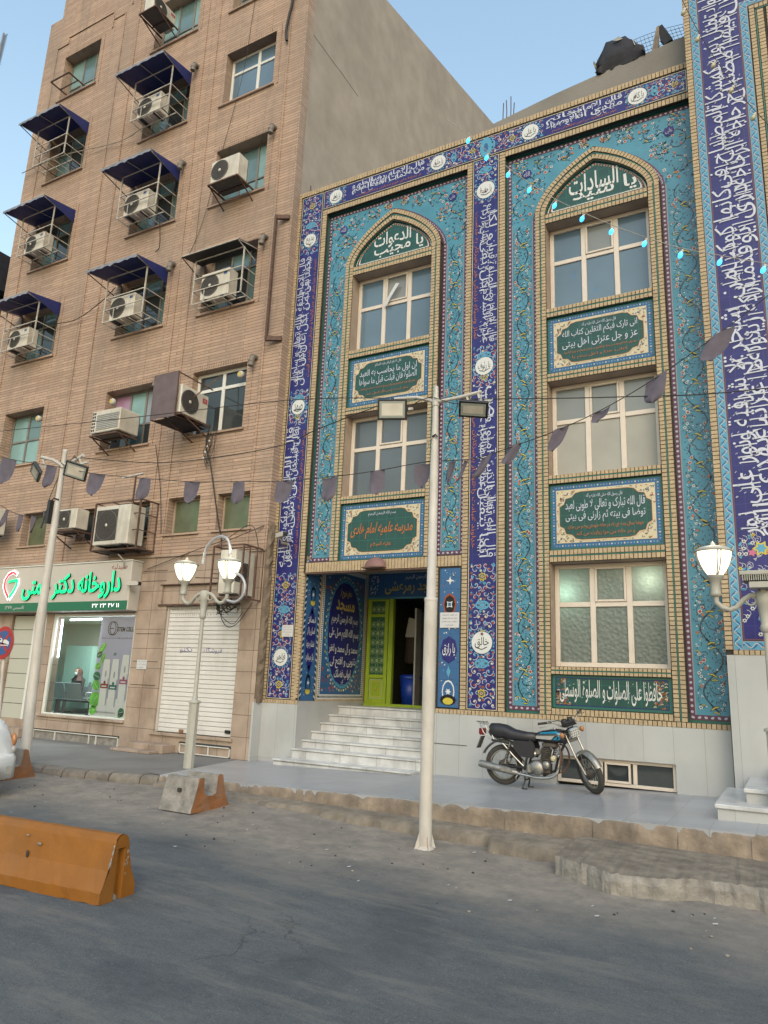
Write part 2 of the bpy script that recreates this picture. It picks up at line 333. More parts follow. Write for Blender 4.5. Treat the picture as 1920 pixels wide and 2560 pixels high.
class MB:
    """collects vertices and faces with per-face materials; world coordinates unless local=True at build"""
    def __init__(s): s.v = []; s.f = []; s.m = []; s.mats = []; s.sm = []
    def mi(s, name):
        if name not in s.mats: s.mats.append(name)
        return s.mats.index(name)
    def add(s, vs, fs, m, smooth=False):
        b = len(s.v); i = s.mi(m); s.v.extend([tuple(v) for v in vs])
        for f in fs: s.f.append(tuple(b+k for k in f)); s.m.append(i); s.sm.append(smooth)
        return s
    def quad(s, a, b, c, d, m): return s.add([a, b, c, d], [(0, 1, 2, 3)], m)
    def box(s, x0, x1, y0, y1, z0, z1, m, skip=""):
        if x0 > x1: x0, x1 = x1, x0
        if y0 > y1: y0, y1 = y1, y0
        if z0 > z1: z0, z1 = z1, z0
        vs = [(x0, y0, z0), (x1, y0, z0), (x1, y1, z0), (x0, y1, z0), (x0, y0, z1), (x1, y0, z1), (x1, y1, z1), (x0, y1, z1)]
        F = {'b': (0, 3, 2, 1), 't': (4, 5, 6, 7), 'f': (0, 1, 5, 4), 'k': (2, 3, 7, 6), 'l': (3, 0, 4, 7), 'r': (1, 2, 6, 5)}
        return s.add(vs, [F[k] for k in F if k not in skip], m)
    def bbox(s, x0, x1, y0, y1, z0, z1, m, b=0.01):
        """box with chamfered vertical and horizontal front edges (cheap bevel: octagonal prism stack)"""
        if x0 > x1: x0, x1 = x1, x0
        if y0 > y1: y0, y1 = y1, y0
        if z0 > z1: z0, z1 = z1, z0
        def ring(i, z): return [(x0+i+b, y0+i, z), (x1-i-b, y0+i, z), (x1-i, y0+i+b, z), (x1-i, y1-i-b, z), (x1-i-b, y1-i, z), (x0+i+b, y1-i, z), (x0+i, y1-i-b, z), (x0+i, y0+i+b, z)]
        vs = ring(b, z0)+ring(0, z0+b)+ring(0, z1-b)+ring(b, z1)
        fs = [tuple(range(7, -1, -1)), tuple(range(24, 32))]
        for r in range(3):
            for k in range(8): fs.append((r*8+k, r*8+(k+1) % 8, r*8+8+(k+1) % 8, r*8+8+k))
        return s.add(vs, fs, m)
    def bar(s, a, b, w, m, h=None, up=(0, 0, 1)):
        a = Vector(a); b = Vector(b); d = (b-a)
        if d.length < 1e-6: return s
        d.normalize(); u = Vector(up)
        if abs(d.dot(u)) > 0.95: u = Vector((1, 0, 0))
        x = d.cross(u).normalized(); y = x.cross(d).normalized(); h = h or w
        vs = []
        for p in (a, b):
            for sx, sy in ((-1, -1), (1, -1), (1, 1), (-1, 1)): vs.append(p+x*(sx*w/2)+y*(sy*h/2))
        return s.add(vs, [(0, 1, 2, 3), (7, 6, 5, 4), (0, 4, 5, 1), (1, 5, 6, 2), (2, 6, 7, 3), (3, 7, 4, 0)], m)
    def tube(s, pts, r, m, n=8, caps=True, closed=False):
        pts = [Vector(p) for p in pts]; k = len(pts)
        rs = r if isinstance(r, (list, tuple)) else [r]*k
        vs = []; prev = None
        for i, p in enumerate(pts):
            if closed: d = pts[(i+1) % k]-pts[i-1]
            else: d = pts[min(i+1, k-1)]-pts[max(i-1, 0)]
            d.normalize()
            if prev is None:
                u = Vector((0, 0, 1)) if abs(d.z) < 0.9 else Vector((1, 0, 0))
                x = d.cross(u).normalized()
            else:
                x = (prev-d*prev.dot(d)).normalized()
            prev = x; y = d.cross(x)
            for j in range(n):
                t = 2*math.pi*j/n; vs.append(p+(x*math.cos(t)+y*math.sin(t))*rs[i])
        fs = []
        for i in range(k if closed else k-1):
            a = i*n; b = ((i+1) % k)*n
            for j in range(n): fs.append((a+j, a+(j+1) % n, b+(j+1) % n, b+j))
        s.add(vs, fs, m, True)
        if caps and not closed:
            s.add(vs[:n], [tuple(range(n-1, -1, -1))], m); s.add(vs[-n:], [tuple(range(n))], m)
        return s
    def lathe(s, prof, m, n=20, c=(0, 0, 0), axis='z', smooth=True):
        vs = []; c = Vector(c)
        for r, z in prof:
            for j in range(n):
                t = 2*math.pi*j/n; a, b = r*math.cos(t), r*math.sin(t)
                p = {'z': (a, b, z), 'y': (a, z, b), 'x': (z, a, b)}[axis]
                vs.append(c+Vector(p))
        fs = []
        for i in range(len(prof)-1):
            for j in range(n): fs.append((i*n+j, i*n+(j+1) % n, (i+1)*n+(j+1) % n, (i+1)*n+j))
        return s.add(vs, fs, m, smooth)
    def prism(s, poly, axis, a0, a1, m, smooth_side=False):
        """poly in the plane perpendicular to axis; 'y': (x,z)  'x': (y,z)  'z': (x,y)"""
        n = len(poly)
        f = {'y': lambda p, a: (p[0], a, p[1]), 'x': lambda p, a: (a, p[0], p[1]), 'z': lambda p, a: (p[0], p[1], a)}[axis]
        vs = [f(p, a0) for p in poly]+[f(p, a1) for p in poly]
        s.add(vs, [tuple(range(n)), tuple(range(2*n-1, n-1, -1))], m)
        s.add(vs, [(i, (i+1) % n, n+(i+1) % n, n+i) for i in range(n)], m, smooth_side)
        return s
    def sphere(s, c, r, m, n=12, k=8, sc=(1, 1, 1)):
        vs = []
        for i in range(k+1):
            ph = math.pi*i/k
            for j in range(n):
                t = 2*math.pi*j/n
                vs.append((c[0]+r*sc[0]*math.sin(ph)*math.cos(t), c[1]+r*sc[1]*math.sin(ph)*math.sin(t), c[2]+r*sc[2]*math.cos(ph)))
        fs = [(i*n+j, i*n+(j+1) % n, (i+1)*n+(j+1) % n, (i+1)*n+j) for i in range(k) for j in range(n)]
        return s.add(vs, fs, m, True)
    def xf(s, M, start=0):
        for i in range(start, len(s.v)): s.v[i] = tuple(M @ Vector(s.v[i]))
        return s
    def build(s, name, parent=None, org=None, local=False):
        me = bpy.data.meshes.new(name)
        o0 = Vector((0, 0, 0))
        if parent is not None: o0 = ORG[parent]
        elif org is not None: o0 = Vector(org)
        vs = s.v if local else [(v[0]-o0.x, v[1]-o0.y, v[2]-o0.z) for v in s.v]
        me.from_pydata(vs, [], s.f)
        for n in s.mats: me.materials.append(MATS[n])
        me.polygons.foreach_set("material_index", s.m)
        me.polygons.foreach_set("use_smooth", s.sm)
        me.update()
        ob = bpy.data.objects.new(name, me); COL.objects.link(ob)
        if parent is not None: ob.parent = parent; ORG[ob] = o0
        else: ob.location = o0; ORG[ob] = o0
        return ob

def struct(name, mb, org=(0, 0, 0)):
    return tag(mb.build(name, org=org), kind='structure')

# ------------------------------------------------------------------ arabic text as flat meshes
_two = {0x0627: 0xFE8D, 0x0622: 0xFE81, 0x0623: 0xFE83, 0x0624: 0xFE85, 0x0625: 0xFE87, 0x0629: 0xFE93, 0x062F: 0xFEA9, 0x0630: 0xFEAB,
        0x0631: 0xFEAD, 0x0632: 0xFEAF, 0x0648: 0xFEED, 0x0649: 0xFEEF, 0x0698: 0xFB8A}
_four = {0x0626: 0xFE89, 0x0628: 0xFE8F, 0x062A: 0xFE95, 0x062B: 0xFE99, 0x062C: 0xFE9D, 0x062D: 0xFEA1, 0x062E: 0xFEA5, 0x0633: 0xFEB1,
         0x0634: 0xFEB5, 0x0635: 0xFEB9, 0x0636: 0xFEBD, 0x0637: 0xFEC1, 0x0638: 0xFEC5, 0x0639: 0xFEC9, 0x063A: 0xFECD, 0x0641: 0xFED1,
         0x0642: 0xFED5, 0x0643: 0xFED9, 0x0644: 0xFEDD, 0x0645: 0xFEE1, 0x0646: 0xFEE5, 0x0647: 0xFEE9, 0x064A: 0xFEF1,
         0x067E: 0xFB56, 0x0686: 0xFB7A, 0x06A9: 0xFB8E, 0x06AF: 0xFB92, 0x06CC: 0xFBFC}
def shape(t):
    t = list(t); out = []; i = 0; n = len(t)
    def joins_next(c): return ord(c) in _four
    def joinable(c): return ord(c) in _four or ord(c) in _two
    prev = False
    while i < n:
        c = t[i]; o = ord(c)
        if o == 0x0644 and i+1 < n and ord(t[i+1]) in (0x0627, 0x0622, 0x0623, 0x0625):
            base = {0x0627: 0xFEFB, 0x0622: 0xFEF5, 0x0623: 0xFEF7, 0x0625: 0xFEF9}[ord(t[i+1])]
            out.append(chr(base+(1 if prev else 0))); prev = False; i += 2; continue
        if o in _two:
            out.append(chr(_two[o]+(1 if prev else 0))); prev = False
        elif o in _four:
            nx = i+1 < n and joinable(t[i+1])
            k = (3 if nx else 1) if prev else (2 if nx else 0)
            out.append(chr(_four[o]+k)); prev = nx
        else:
            out.append(c); prev = False
        i += 1
    # digits keep their order inside the reversed line
    res = []; buf = []
    for c in reversed(out):
        if c.isdigit(): buf.append(c)
        else:
            res += reversed(buf); buf = []; res.append(c)
    res += reversed(buf)
    return ''.join(res)
_tcache = {}
def text_mesh(s, bold=0.0, arabic=True):
    key = (s, bold)
    if key in _tcache: return _tcache[key]
    c = bpy.data.curves.new("t", 'FONT'); c.body = shape(s) if arabic else s
    c.size = 1; c.resolution_u = 3; c.offset = bold; c.fill_mode = 'FRONT'
    o = bpy.data.objects.new("t", c); COL.objects.link(o)
    dg = bpy.context.evaluated_depsgraph_get(); dg.update()
    me = o.evaluated_get(dg).to_mesh()
    vs = [(v.co.x, v.co.y) for v in me.vertices]; fs = [tuple(p.vertices) for p in me.polygons]
    o.evaluated_get(dg).to_mesh_clear()
    bpy.data.objects.remove(o); bpy.data.curves.remove(c)
    if not vs: _tcache[key] = ([], [], 1); return _tcache[key]
    x0 = min(v[0] for v in vs); x1 = max(v[0] for v in vs); y0 = min(v[1] for v in vs); y1 = max(v[1] for v in vs)
    asp = (x1-x0)/max(1e-6, y1-y0)
    vs = [((v[0]-x0)/(x1-x0)-0.5, (v[1]-y0)/(y1-y0)-0.5) for v in vs]
    _tcache[key] = (vs, fs, asp)
    return _tcache[key]

class Deco:
    """flat drawing on a vertical plane; u,v are metres; layers step LS towards the viewer"""
    LS = 0.0022
    def __init__(s, mb, plane='y', at=0.0, sign=-1):
        s.mb = mb; s.plane = plane; s.at = at; s.sign = sign
    def P(s, u, v, layer):
        d = s.at+s.sign*layer*s.LS
        return (u, d, v) if s.plane == 'y' else (d, u, v)
    def poly(s, pts, m, layer=1):
        s.mb.add([s.P(u, v, layer) for u, v in pts], [tuple(range(len(pts)))], m)
    def rect(s, u0, u1, v0, v1, m, layer=1): s.poly([(u0, v0), (u1, v0), (u1, v1), (u0, v1)], m, layer)
    def frame(s, u0, u1, v0, v1, w, m, layer=1):
        s.rect(u0, u1, v0, v0+w, m, layer); s.rect(u0, u1, v1-w, v1, m, layer)
        s.rect(u0, u0+w, v0+w, v1-w, m, layer); s.rect(u1-w, u1, v0+w, v1-w, m, layer)
    def ell(s, cu, cv, ru, rv, m, layer=1, n=16, rot=0):
        c, q = math.cos(rot), math.sin(rot)
        pts = []
        for k in range(n):
            t = 2*math.pi*k/n; a, b = ru*math.cos(t), rv*math.sin(t); pts.append((cu+a*c-b*q, cv+a*q+b*c))
        s.poly(pts, m, layer)
    def star(s, cu, cv, r, m, layer=1, n=6, inner=0.55, rot=0):
        pts = []
        for k in range(2*n):
            rr = r if k % 2 == 0 else r*inner; t = math.pi*k/n+rot; pts.append((cu+rr*math.cos(t), cv+rr*math.sin(t)))
        vs = [s.P(cu, cv, layer)]+[s.P(u, v, layer) for u, v in pts]
        s.mb.add(vs, [(0, 1+k, 1+(k+1) % (2*n)) for k in range(2*n)], m)
    def stroke(s, pts, w, m, layer=1, taper=False):
        n = len(pts); L = []; Rr = []
        for i, (u, v) in enumerate(pts):
            a = pts[max(0, i-1)]; b = pts[min(n-1, i+1)]
            dx, dy = b[0]-a[0], b[1]-a[1]; l = math.hypot(dx, dy) or 1
            ww = w/2*(math.sin(math.pi*(i+0.4)/(n-0.2)) if taper else 1)
            L.append((u-dy/l*ww, v+dx/l*ww)); Rr.append((u+dy/l*ww, v-dx/l*ww))
        vs = [s.P(u, v, layer) for u, v in L]+[s.P(u, v, layer) for u, v in Rr]
        s.mb.add(vs, [(i, i+1, n+i+1, n+i) for i in range(n-1)], m)
    def text(s, t, cu, cv, w, h, m, layer=3, rot=0, bold=0.012, arabic=True, shear=0.0, keep=False, flip=False):
        """rot in quarter turns counter-clockwise; w along the text, h across it"""
        vs, fs, asp = text_mesh(t, bold, arabic)
        if not vs: return
        if keep:
            if w/h > asp: w = h*asp
            else: h = w/asp
        out = []
        for x, y in vs:
            a, b = x*w+shear*y*h, y*h
            if rot == 1: a, b = -b, a
            elif rot == -1: a, b = b, -a
            if flip: a = -a
            out.append(s.P(cu+a, cv+b, layer))
        s.mb.add(out, fs, m)
def spiral(cu, cv, r0, r1, a0, a1, n=12):
    return [(cu+(r0+(r1-r0)*k/n)*math.cos(a0+(a1-a0)*k/n), cv+(r0+(r1-r0)*k/n)*math.sin(a0+(a1-a0)*k/n)) for k in range(n+1)]

# ------------------------------------------------------------------ tile ornament
def flower(d, u, v, r, kind, layer=3, rnd=random):
    if kind == 'w':
        d.star(u, v, r, 'white_glaze', layer, 6, 0.6, rnd.random()*2); d.star(u, v, r*0.5, 'dark_vine', layer+1, 6, .6)
    elif kind == 'r':
        d.star(u, v, r*1.15, 'white_glaze', layer, 6, 0.7, rnd.random()*2); d.star(u, v, r*0.85, 'red_glaze', layer+1, 6, .7); 
    elif kind == 'o':
        d.ell(u, v, r*0.55, r*0.9, 'orange_glaze', layer, 8, rnd.uniform(-.5, .5))
    elif kind == 'b':
        a = rnd.random()*6.28
        d.star(u, v, r*0.8, 'white_glaze', layer, 3, 0.4, a); d.ell(u, v, r*.25, r*.25, 'leaf_dark', layer+1, 6)
    elif kind == 'y':
        a = rnd.uniform(-.6, .6)
        d.stroke([(u-r*1.3*math.cos(a), v-r*1.3*math.sin(a)), (u, v+r*.35), (u+r*1.3*math.cos(a), v+r*1.3*math.sin(a))], r*0.7, 'dark_vine', layer)
        d.stroke([(u-r*1.2*math.cos(a), v-r*1.2*math.sin(a)), (u, v+r*.35), (u+r*1.2*math.cos(a), v+r*1.2*math.sin(a))], r*0.38, 'yellow_glaze', layer+1)
def leaves(d, u, v, spread_u, spread_v, n, rnd, layer=2, s=1.0):
    for _ in range(n):
        a = rnd.random()*6.28; uu = u+rnd.uniform(-1, 1)*spread_u; vv = v+rnd.uniform(-1, 1)*spread_v
        d.ell(uu, vv, 0.022*s, 0.0075*s, 'leaf_dark', layer, 6, a)
def floral_strip(d, u0, u1, v0, v1, seed, period=0.95):
    """vertical vine with flowers on turquoise"""
    rnd = random.Random(seed); cu = (u0+u1)/2; A = (u1-u0)*0.28
    n = int((v1-v0)/0.05)
    d.stroke([(cu+A*math.sin(2*math.pi*(v0+0.03+(v1-v0-.06)*k/n)/period), v0+0.03+(v1-v0-.06)*k/n) for k in range(n+1)], 0.021, 'dark_vine', 2)
    H = period/2; k = 0; v = v0+0.12
    while v < v1-0.08:
        ph = 2*math.pi*v/period; s = 1 if math.sin(ph) > 0 else -1
        side = -s
        d.stroke(spiral(cu+side*A*0.55, v+.02, 0.02, A*0.95, 0.5, 4.6 if s > 0 else -3.2, 9), 0.012, 'dark_vine', 2)
        k += 1; v += H/2
    v = v0+0.07; i = 0
    seq = ['w', 'o', 'r', 'b', 'w', 'y', 'b', 'r', 'w', 'o', 'b', 'w']
    while v < v1-0.05:
        vx = cu+A*math.sin(2*math.pi*v/period)
        for su in (-1, 1):
            w = (u1-u0)/2
            uu = cu+su*w*rnd.uniform(0.35, 0.78)
            if abs(uu-vx) > 0.03:
                flower(d, uu, v+rnd.uniform(-.02, .02), rnd.uniform(.024, .033), seq[(i*5+(su > 0)*3) % 12], 3, rnd)
                if rnd.random() < .8: d.star(cu+su*w*rnd.uniform(.15, .85), v+.036+rnd.uniform(-.015, .015), rnd.uniform(.012, .018), rnd.choice(['white_glaze', 'white_glaze', 'lavender_glaze', 'orange_glaze']), 3, 5, .55, rnd.random())
        leaves(d, cu, v, (u1-u0)*0.44, 0.035, 9, rnd, 2, 0.95)
        v += 0.066; i += 1
    q = period/4
    v = (math.floor(v0/(period/2))+1)*(period/2)
    while v < v1-0.05:
        flower(d, cu, v, 0.045, 'y', 4, rnd); flower(d, cu+0.02, v-0.07, 0.035, 'y', 4, rnd); v += period/2
def braid(d, u0, u1, v0, v1, vertical, layer=2):
    w = (u1-u0) if vertical else (v1-v0); L = (v1-v0) if vertical else (u1-u0)
    d.rect(u0, u1, v0, v1, 'purple_glaze', layer-1)
    n = max(1, int(L/0.085))
    for k in range(n):
        t = (k+0.5)*L/n; a = 0.9 if k % 2 else -0.9
        if vertical: d.ell((u0+u1)/2, v0+t, w*0.30, 0.020, 'lavender_glaze', layer, 8, a*0.5)
        else: d.ell(u0+t, (v0+v1)/2, 0.026, w*0.24, 'lavender_glaze', layer, 8, a*0.5)
def arabesque(d, u0, u1, v0, v1, seed=1, vertical=True):
    """dense mirrored scrollwork on navy; fills the rectangle"""
    rnd = random.Random(seed)
    if vertical: w = u1-u0; L = v1-v0
    else: w = v1-v0; L = u1-u0
    def Q(a, b):   # a across (-1..1), b along metres
        return ((u0+u1)/2+a*w/2, v0+b) if vertical else (u0+b, (v0+v1)/2+a*w/2)
    def sp(a, b, r, a0, a1, wd, m, lay):
        c = Q(a, b); d.stroke(spiral(c[0], c[1], r*.22, r, a0, a1, 11), wd, m, lay)
    per = w*1.0; n = max(1, round(L/per)); per = L/n
    for k in range(n):
        b = (k+0.5)*per
        for sgn in (-1, 1):
            for (aa, bb, r) in ((0.52, -0.27, .17), (0.52, 0.27, .17), (0.72, 0.0, .13), (.30, .0, .11), (.25, -.40, .11), (.25, .40, .11), (.82, -.38, .08), (.82, .38, .08), (.84, -.12, .07), (.84, .14, .07), (.12, .22, .07), (.12, -.22, .07)):
                st = rnd.random()*6.28
                sp(sgn*aa, b+bb*per, r*w, st, st+sgn*5.2, 0.0125, 'lavender_glaze' if r > .09 else rnd.choice(['lavender_glaze', 'sky_tile', 'mid_blue_tile']), 2)
                c = Q(sgn*aa, b+bb*per); d.ell(c[0], c[1], .02, .02, rnd.choice(['red_glaze', 'sky_tile', 'red_glaze', 'cream_glaze', 'mid_blue_tile']), 3, 8)
            c = Q(sgn*.83, b+.45*per); d.ell(c[0], c[1], .016, .016, 'sky_tile', 3, 6)
            c = Q(sgn*.83, b-.2*per); d.ell(c[0], c[1], .014, .014, 'mid_blue_tile', 3, 6)
        c = Q(0, b)
        if k % 2 == 0:
            d.star(c[0], c[1], w*.17, 'yellow_glaze', 3, 8, .72, .2); d.star(c[0], c[1], w*.125, 'dark_vine', 4, 8, .6, .2); d.star(c[0], c[1], w*.085, 'cream_glaze', 5, 6, .4); d.ell(c[0], c[1], w*.03, w*.03, 'red_glaze', 6, 8)
        else:
            d.ell(c[0], c[1], w*(.27 if vertical else .16), w*(.16 if vertical else .27), 'sky_tile', 3, 16)
            for t in range(6):
                d.ell(c[0]+w*.12*math.cos(t*1.047), c[1]+w*.09*math.sin(t*1.047), w*.03, w*.03, 'navy_tile', 4, 8)
                d.ell(c[0]+w*.12*math.cos(t*1.047), c[1]+w*.09*math.sin(t*1.047), w*.014, w*.014, 'white_glaze', 5, 6)
        c = Q(0, b+per/2)
        if k < n-1:
            d.star(c[0], c[1], w*.09, 'red_glaze', 3, 4, .5, .78); d.star(c[0], c[1], w*.05, 'sky_tile', 4, 4, .5)
def medallion(d, cu, cv, r, t, rot=0):
    n = 20
    for k in range(n):
        a = 2*math.pi*k/n
        d.ell(cu+r*1.17*math.cos(a), cv+r*1.17*math.sin(a), r*.085, r*.085, 'sky_tile', 4, 6)
        d.ell(cu+r*1.38*math.cos(a+.15), cv+r*1.38*math.sin(a+.15), r*.055, r*.055, 'mid_blue_tile', 4, 6)
    d.ell(cu, cv, r*1.05, r*1.05, 'mid_blue_tile', 3, 24)
    d.ell(cu, cv, r, r, 'white_glaze', 5, 28)
    d.text(t, cu, cv, r*1.35, r*1.0, 'black_glaze', 6, rot, 0.0)
    d.stroke([(cu-r*.55, cv-r*.45), (cu, cv-r*.62), (cu+r*.5, cv-r*.4)], r*.08, 'black_glaze', 6)
def ticks(d, u0, u1, v0, v1, n, rnd, m='white_glaze', s=0.03):
    for _ in range(n):
        u = rnd.uniform(u0, u1); v = rnd.uniform(v0, v1); a = rnd.uniform(.4, 1.1)
        d.stroke([(u, v), (u+s*math.cos(a), v+s*math.sin(a))], s*.22, m, 3)
def band_text(d, words, u0, u1, v0, v1, rot, m='script_white', rows=2, seed=0, bold=0.0, over=0.12, tk=16, stems=0.085):
    """words: list of strings laid end to end in reading order, in `rows` overlapping rows"""
    rnd = random.Random(seed)
    L = (v1-v0) if rot else (u1-u0); W = (u1-u0) if rot else (v1-v0)
    weights = [text_mesh(t, bold)[2] for t in words]; tot = sum(weights)
    pos = 0.0
    for t, wgt in zip(words, weights):
        l = L*wgt/tot; mid = pos+l/2; pos += l
        h = W*(0.92 if rows == 1 else 0.63)
        for r in range(rows):
            if rows == 1: off = 0; tt = t
            else:
                off = (W*0.20)*(1 if r == 0 else -1); sp = t.split(' '); hlf = (len(sp)+1)//2
                tt = ' '.join(sp[:hlf]) if r == 0 else ' '.join(sp[hlf:])
                if not tt: continue
            lw = l*(1+over) if rows == 2 else l*0.97
            lw = min(lw, l*1.0)
            if rot == 1: d.text(tt, (u0+u1)/2-off, v1-mid, lw, h, m, 4, 1, bold)
            elif rot == -1: d.text(tt, (u0+u1)/2+off, v0+mid, lw, h, m, 4, -1, bold)
            else: d.text(tt, u1-mid, (v0+v1)/2+off, lw, h, m, 4, 0, bold)
    if stems:
        n = int(L/stems); a_ = 0
        while a_ < L:
            a_ += stems*rnd.uniform(.45, 1.7); ln = W*rnd.uniform(.34, .52); o = rnd.uniform(-.02, .02); st = W*rnd.choice([.46, .40, .02, .06]); st = min(st, W-ln-.01); wd = W*.022+.005
            # stem runs across the band; base side depends on the reading direction
            if a_ > L-.05: break
            if rot == 1: p, q = (u1-st-.0, v1-a_), (u1-st-ln, v1-a_-.012-o); hk = (u1-st-ln+.02, v1-a_-.03-o)
            elif rot == -1: p, q = (u0+st, v0+a_), (u0+st+ln, v0+a_+.012+o); hk = (u0+st+ln-.02, v0+a_+.03+o)
            else: p, q = (u1-a_, v0+st), (u1-a_-.012-o, v0+st+ln); hk = (u1-a_-.03-o, v0+st+ln-.02)
            d.stroke([p, ((p[0]+q[0])/2, (p[1]+q[1])/2), q], wd, m, 5); d.stroke([q, hk], wd*.8, m, 5)
            if rnd.random() < .35 and (rot != 1 or p[0]+W*.34 < u1) and (rot != -1 or p[0]-.02 > u0):
                # long sweeping bowl of a final letter
                r = W*rnd.uniform(.10, .16); c = (p[0]+(r if rot == 0 else (r*.0)), p[1]+(r if rot else 0)); s0 = rnd.choice([2.6, 3.4]); d.stroke(spiral(c[0], c[1], r, r*1.2, s0, s0+2.7, 8), wd, m, 5)
    if tk:
        n = int(L*tk)
        ticks(d, u0, u1-.02, v0, v1-.02, n, rnd, m, 0.035)

def bricks(mb, a, b, w, y0, proud, pitch=0.068, plane='y', skip_first=0, m='cream_brick'):
    """a row of bricks along a->b (u,v), w across, standing proud of y0 towards the viewer"""
    (u0, v0), (u1, v1) = a, b
    L = math.hypot(u1-u0, v1-v0); n = max(1, int(round(L/pitch))); du, dv = (u1-u0)/L, (v1-v0)/L; nu, nv = -dv, du
    st = L/n
    for k in range(n):
        s0 = k*st+0.006; s1 = (k+1)*st-0.006; jit = random.uniform(-.0025, .0025); q = w/2-0.004
        c = []
        for s in (s0, s1):
            for t in (-q, q): c.append((u0+du*s+nu*t, v0+dv*s+nv*t))
        f = y0-proud+jit
        if plane == 'y': P = lambda p, yy: (p[0], yy, p[1])
        else: P = lambda p, yy: (yy, p[0], p[1])
        vs = [P(c[0], f), P(c[2], f), P(c[3], f), P(c[1], f), P(c[0], y0), P(c[2], y0), P(c[3], y0), P(c[1], y0)]
        mb.add(vs, [(0, 1, 2, 3), (0, 4, 5, 1), (1, 5, 6, 2), (2, 6, 7, 3), (3, 7, 4, 0)], m)
def holes_wall(mb, x0, x1, z0, z1, holes, y, m, plane='y'):
    xs = sorted({x0, x1, *[h[0] for h in holes], *[h[1] for h in holes]}); xs = [x for x in xs if x0 <= x <= x1]
    for i in range(len(xs)-1):
        a, b = xs[i], xs[i+1]; mid = (a+b)/2
        hs = sorted([h for h in holes if h[0] < mid < h[1]], key=lambda h: h[2]); z = z0
        for h in hs:
            if h[2] > z: mb.quad((a, y, z), (b, y, z), (b, y, h[2]), (a, y, h[2]), m)
            z = max(z, h[3])
        if z < z1: mb.quad((a, y, z), (b, y, z), (b, y, z1), (a, y, z1), m)
def reveal(mb, x0, x1, z0, z1, ya, yb, m, skip=""):
    if 'l' not in skip: mb.quad((x0, ya, z0), (x0, yb, z0), (x0, yb, z1), (x0, ya, z1), m)
    if 'r' not in skip: mb.quad((x1, ya, z0), (x1, ya, z1), (x1, yb, z1), (x1, yb, z0), m)
    if 't' not in skip: mb.quad((x0, ya, z1), (x0, yb, z1), (x1, yb, z1), (x1, ya, z1), m)
    if 'b' not in skip: mb.quad((x0, ya, z0), (x1, ya, z0), (x1, yb, z0), (x0, yb, z0), m)
def window(parent, x0, x1, z0, z1, y, mull, trans, fm, panes, fw=0.055, vent=None, name='window'):
    """frame bars in front, pane slabs behind; mull/trans are lists of positions; panes a function(i,j)->material"""
    f = MB()
    f.bbox(x0, x0+fw, y-.03, y+.03, z0, z1, fm, .006); f.bbox(x1-fw, x1, y-.03, y+.03, z0, z1, fm, .006)
    f.bbox(x0+fw, x1-fw, y-.027, y+.03, z0, z0+fw, fm, .006); f.bbox(x0+fw, x1-fw, y-.027, y+.03, z1-fw, z1, fm, .006)
    for x in mull: f.bbox(x-fw*.6, x+fw*.6, y-.024, y+.028, z0+fw, z1-fw, fm, .006)
    xs = [x0+fw]+[q for x in mull for q in (x-fw*.6, x+fw*.6)]+[x1-fw]
    for z in trans:
        for i in range(0, len(xs), 2): f.bbox(xs[i], xs[i+1], y-.022, y+.026, z-fw*.55, z+fw*.55, fm, .006)
    if vent:
        a0, a1, b0, b1 = vent; t = .035
        for q in ((a0, a0+t, b0, b1), (a1-t, a1, b0, b1), (a0+t, a1-t, b0, b0+t), (a0+t, a1-t, b1-t, b1)): f.bbox(q[0], q[1], y-.045, y-.0, q[2], q[3], fm, .005)
    fo = f.build(name, parent)
    p = MB(); xx = [x0+fw*.5]+list(mull)+[x1-fw*.5]; zz = [z0+fw*.5]+list(trans)+[z1-fw*.5]
    for i in range(len(xx)-1):
        for j in range(len(zz)-1):
            p.box(xx[i], xx[i+1], y+.004+.0015*((i+j) % 2), y+.012, zz[j], zz[j+1], panes(i, j))
    p.build('pane', fo)
    return fo

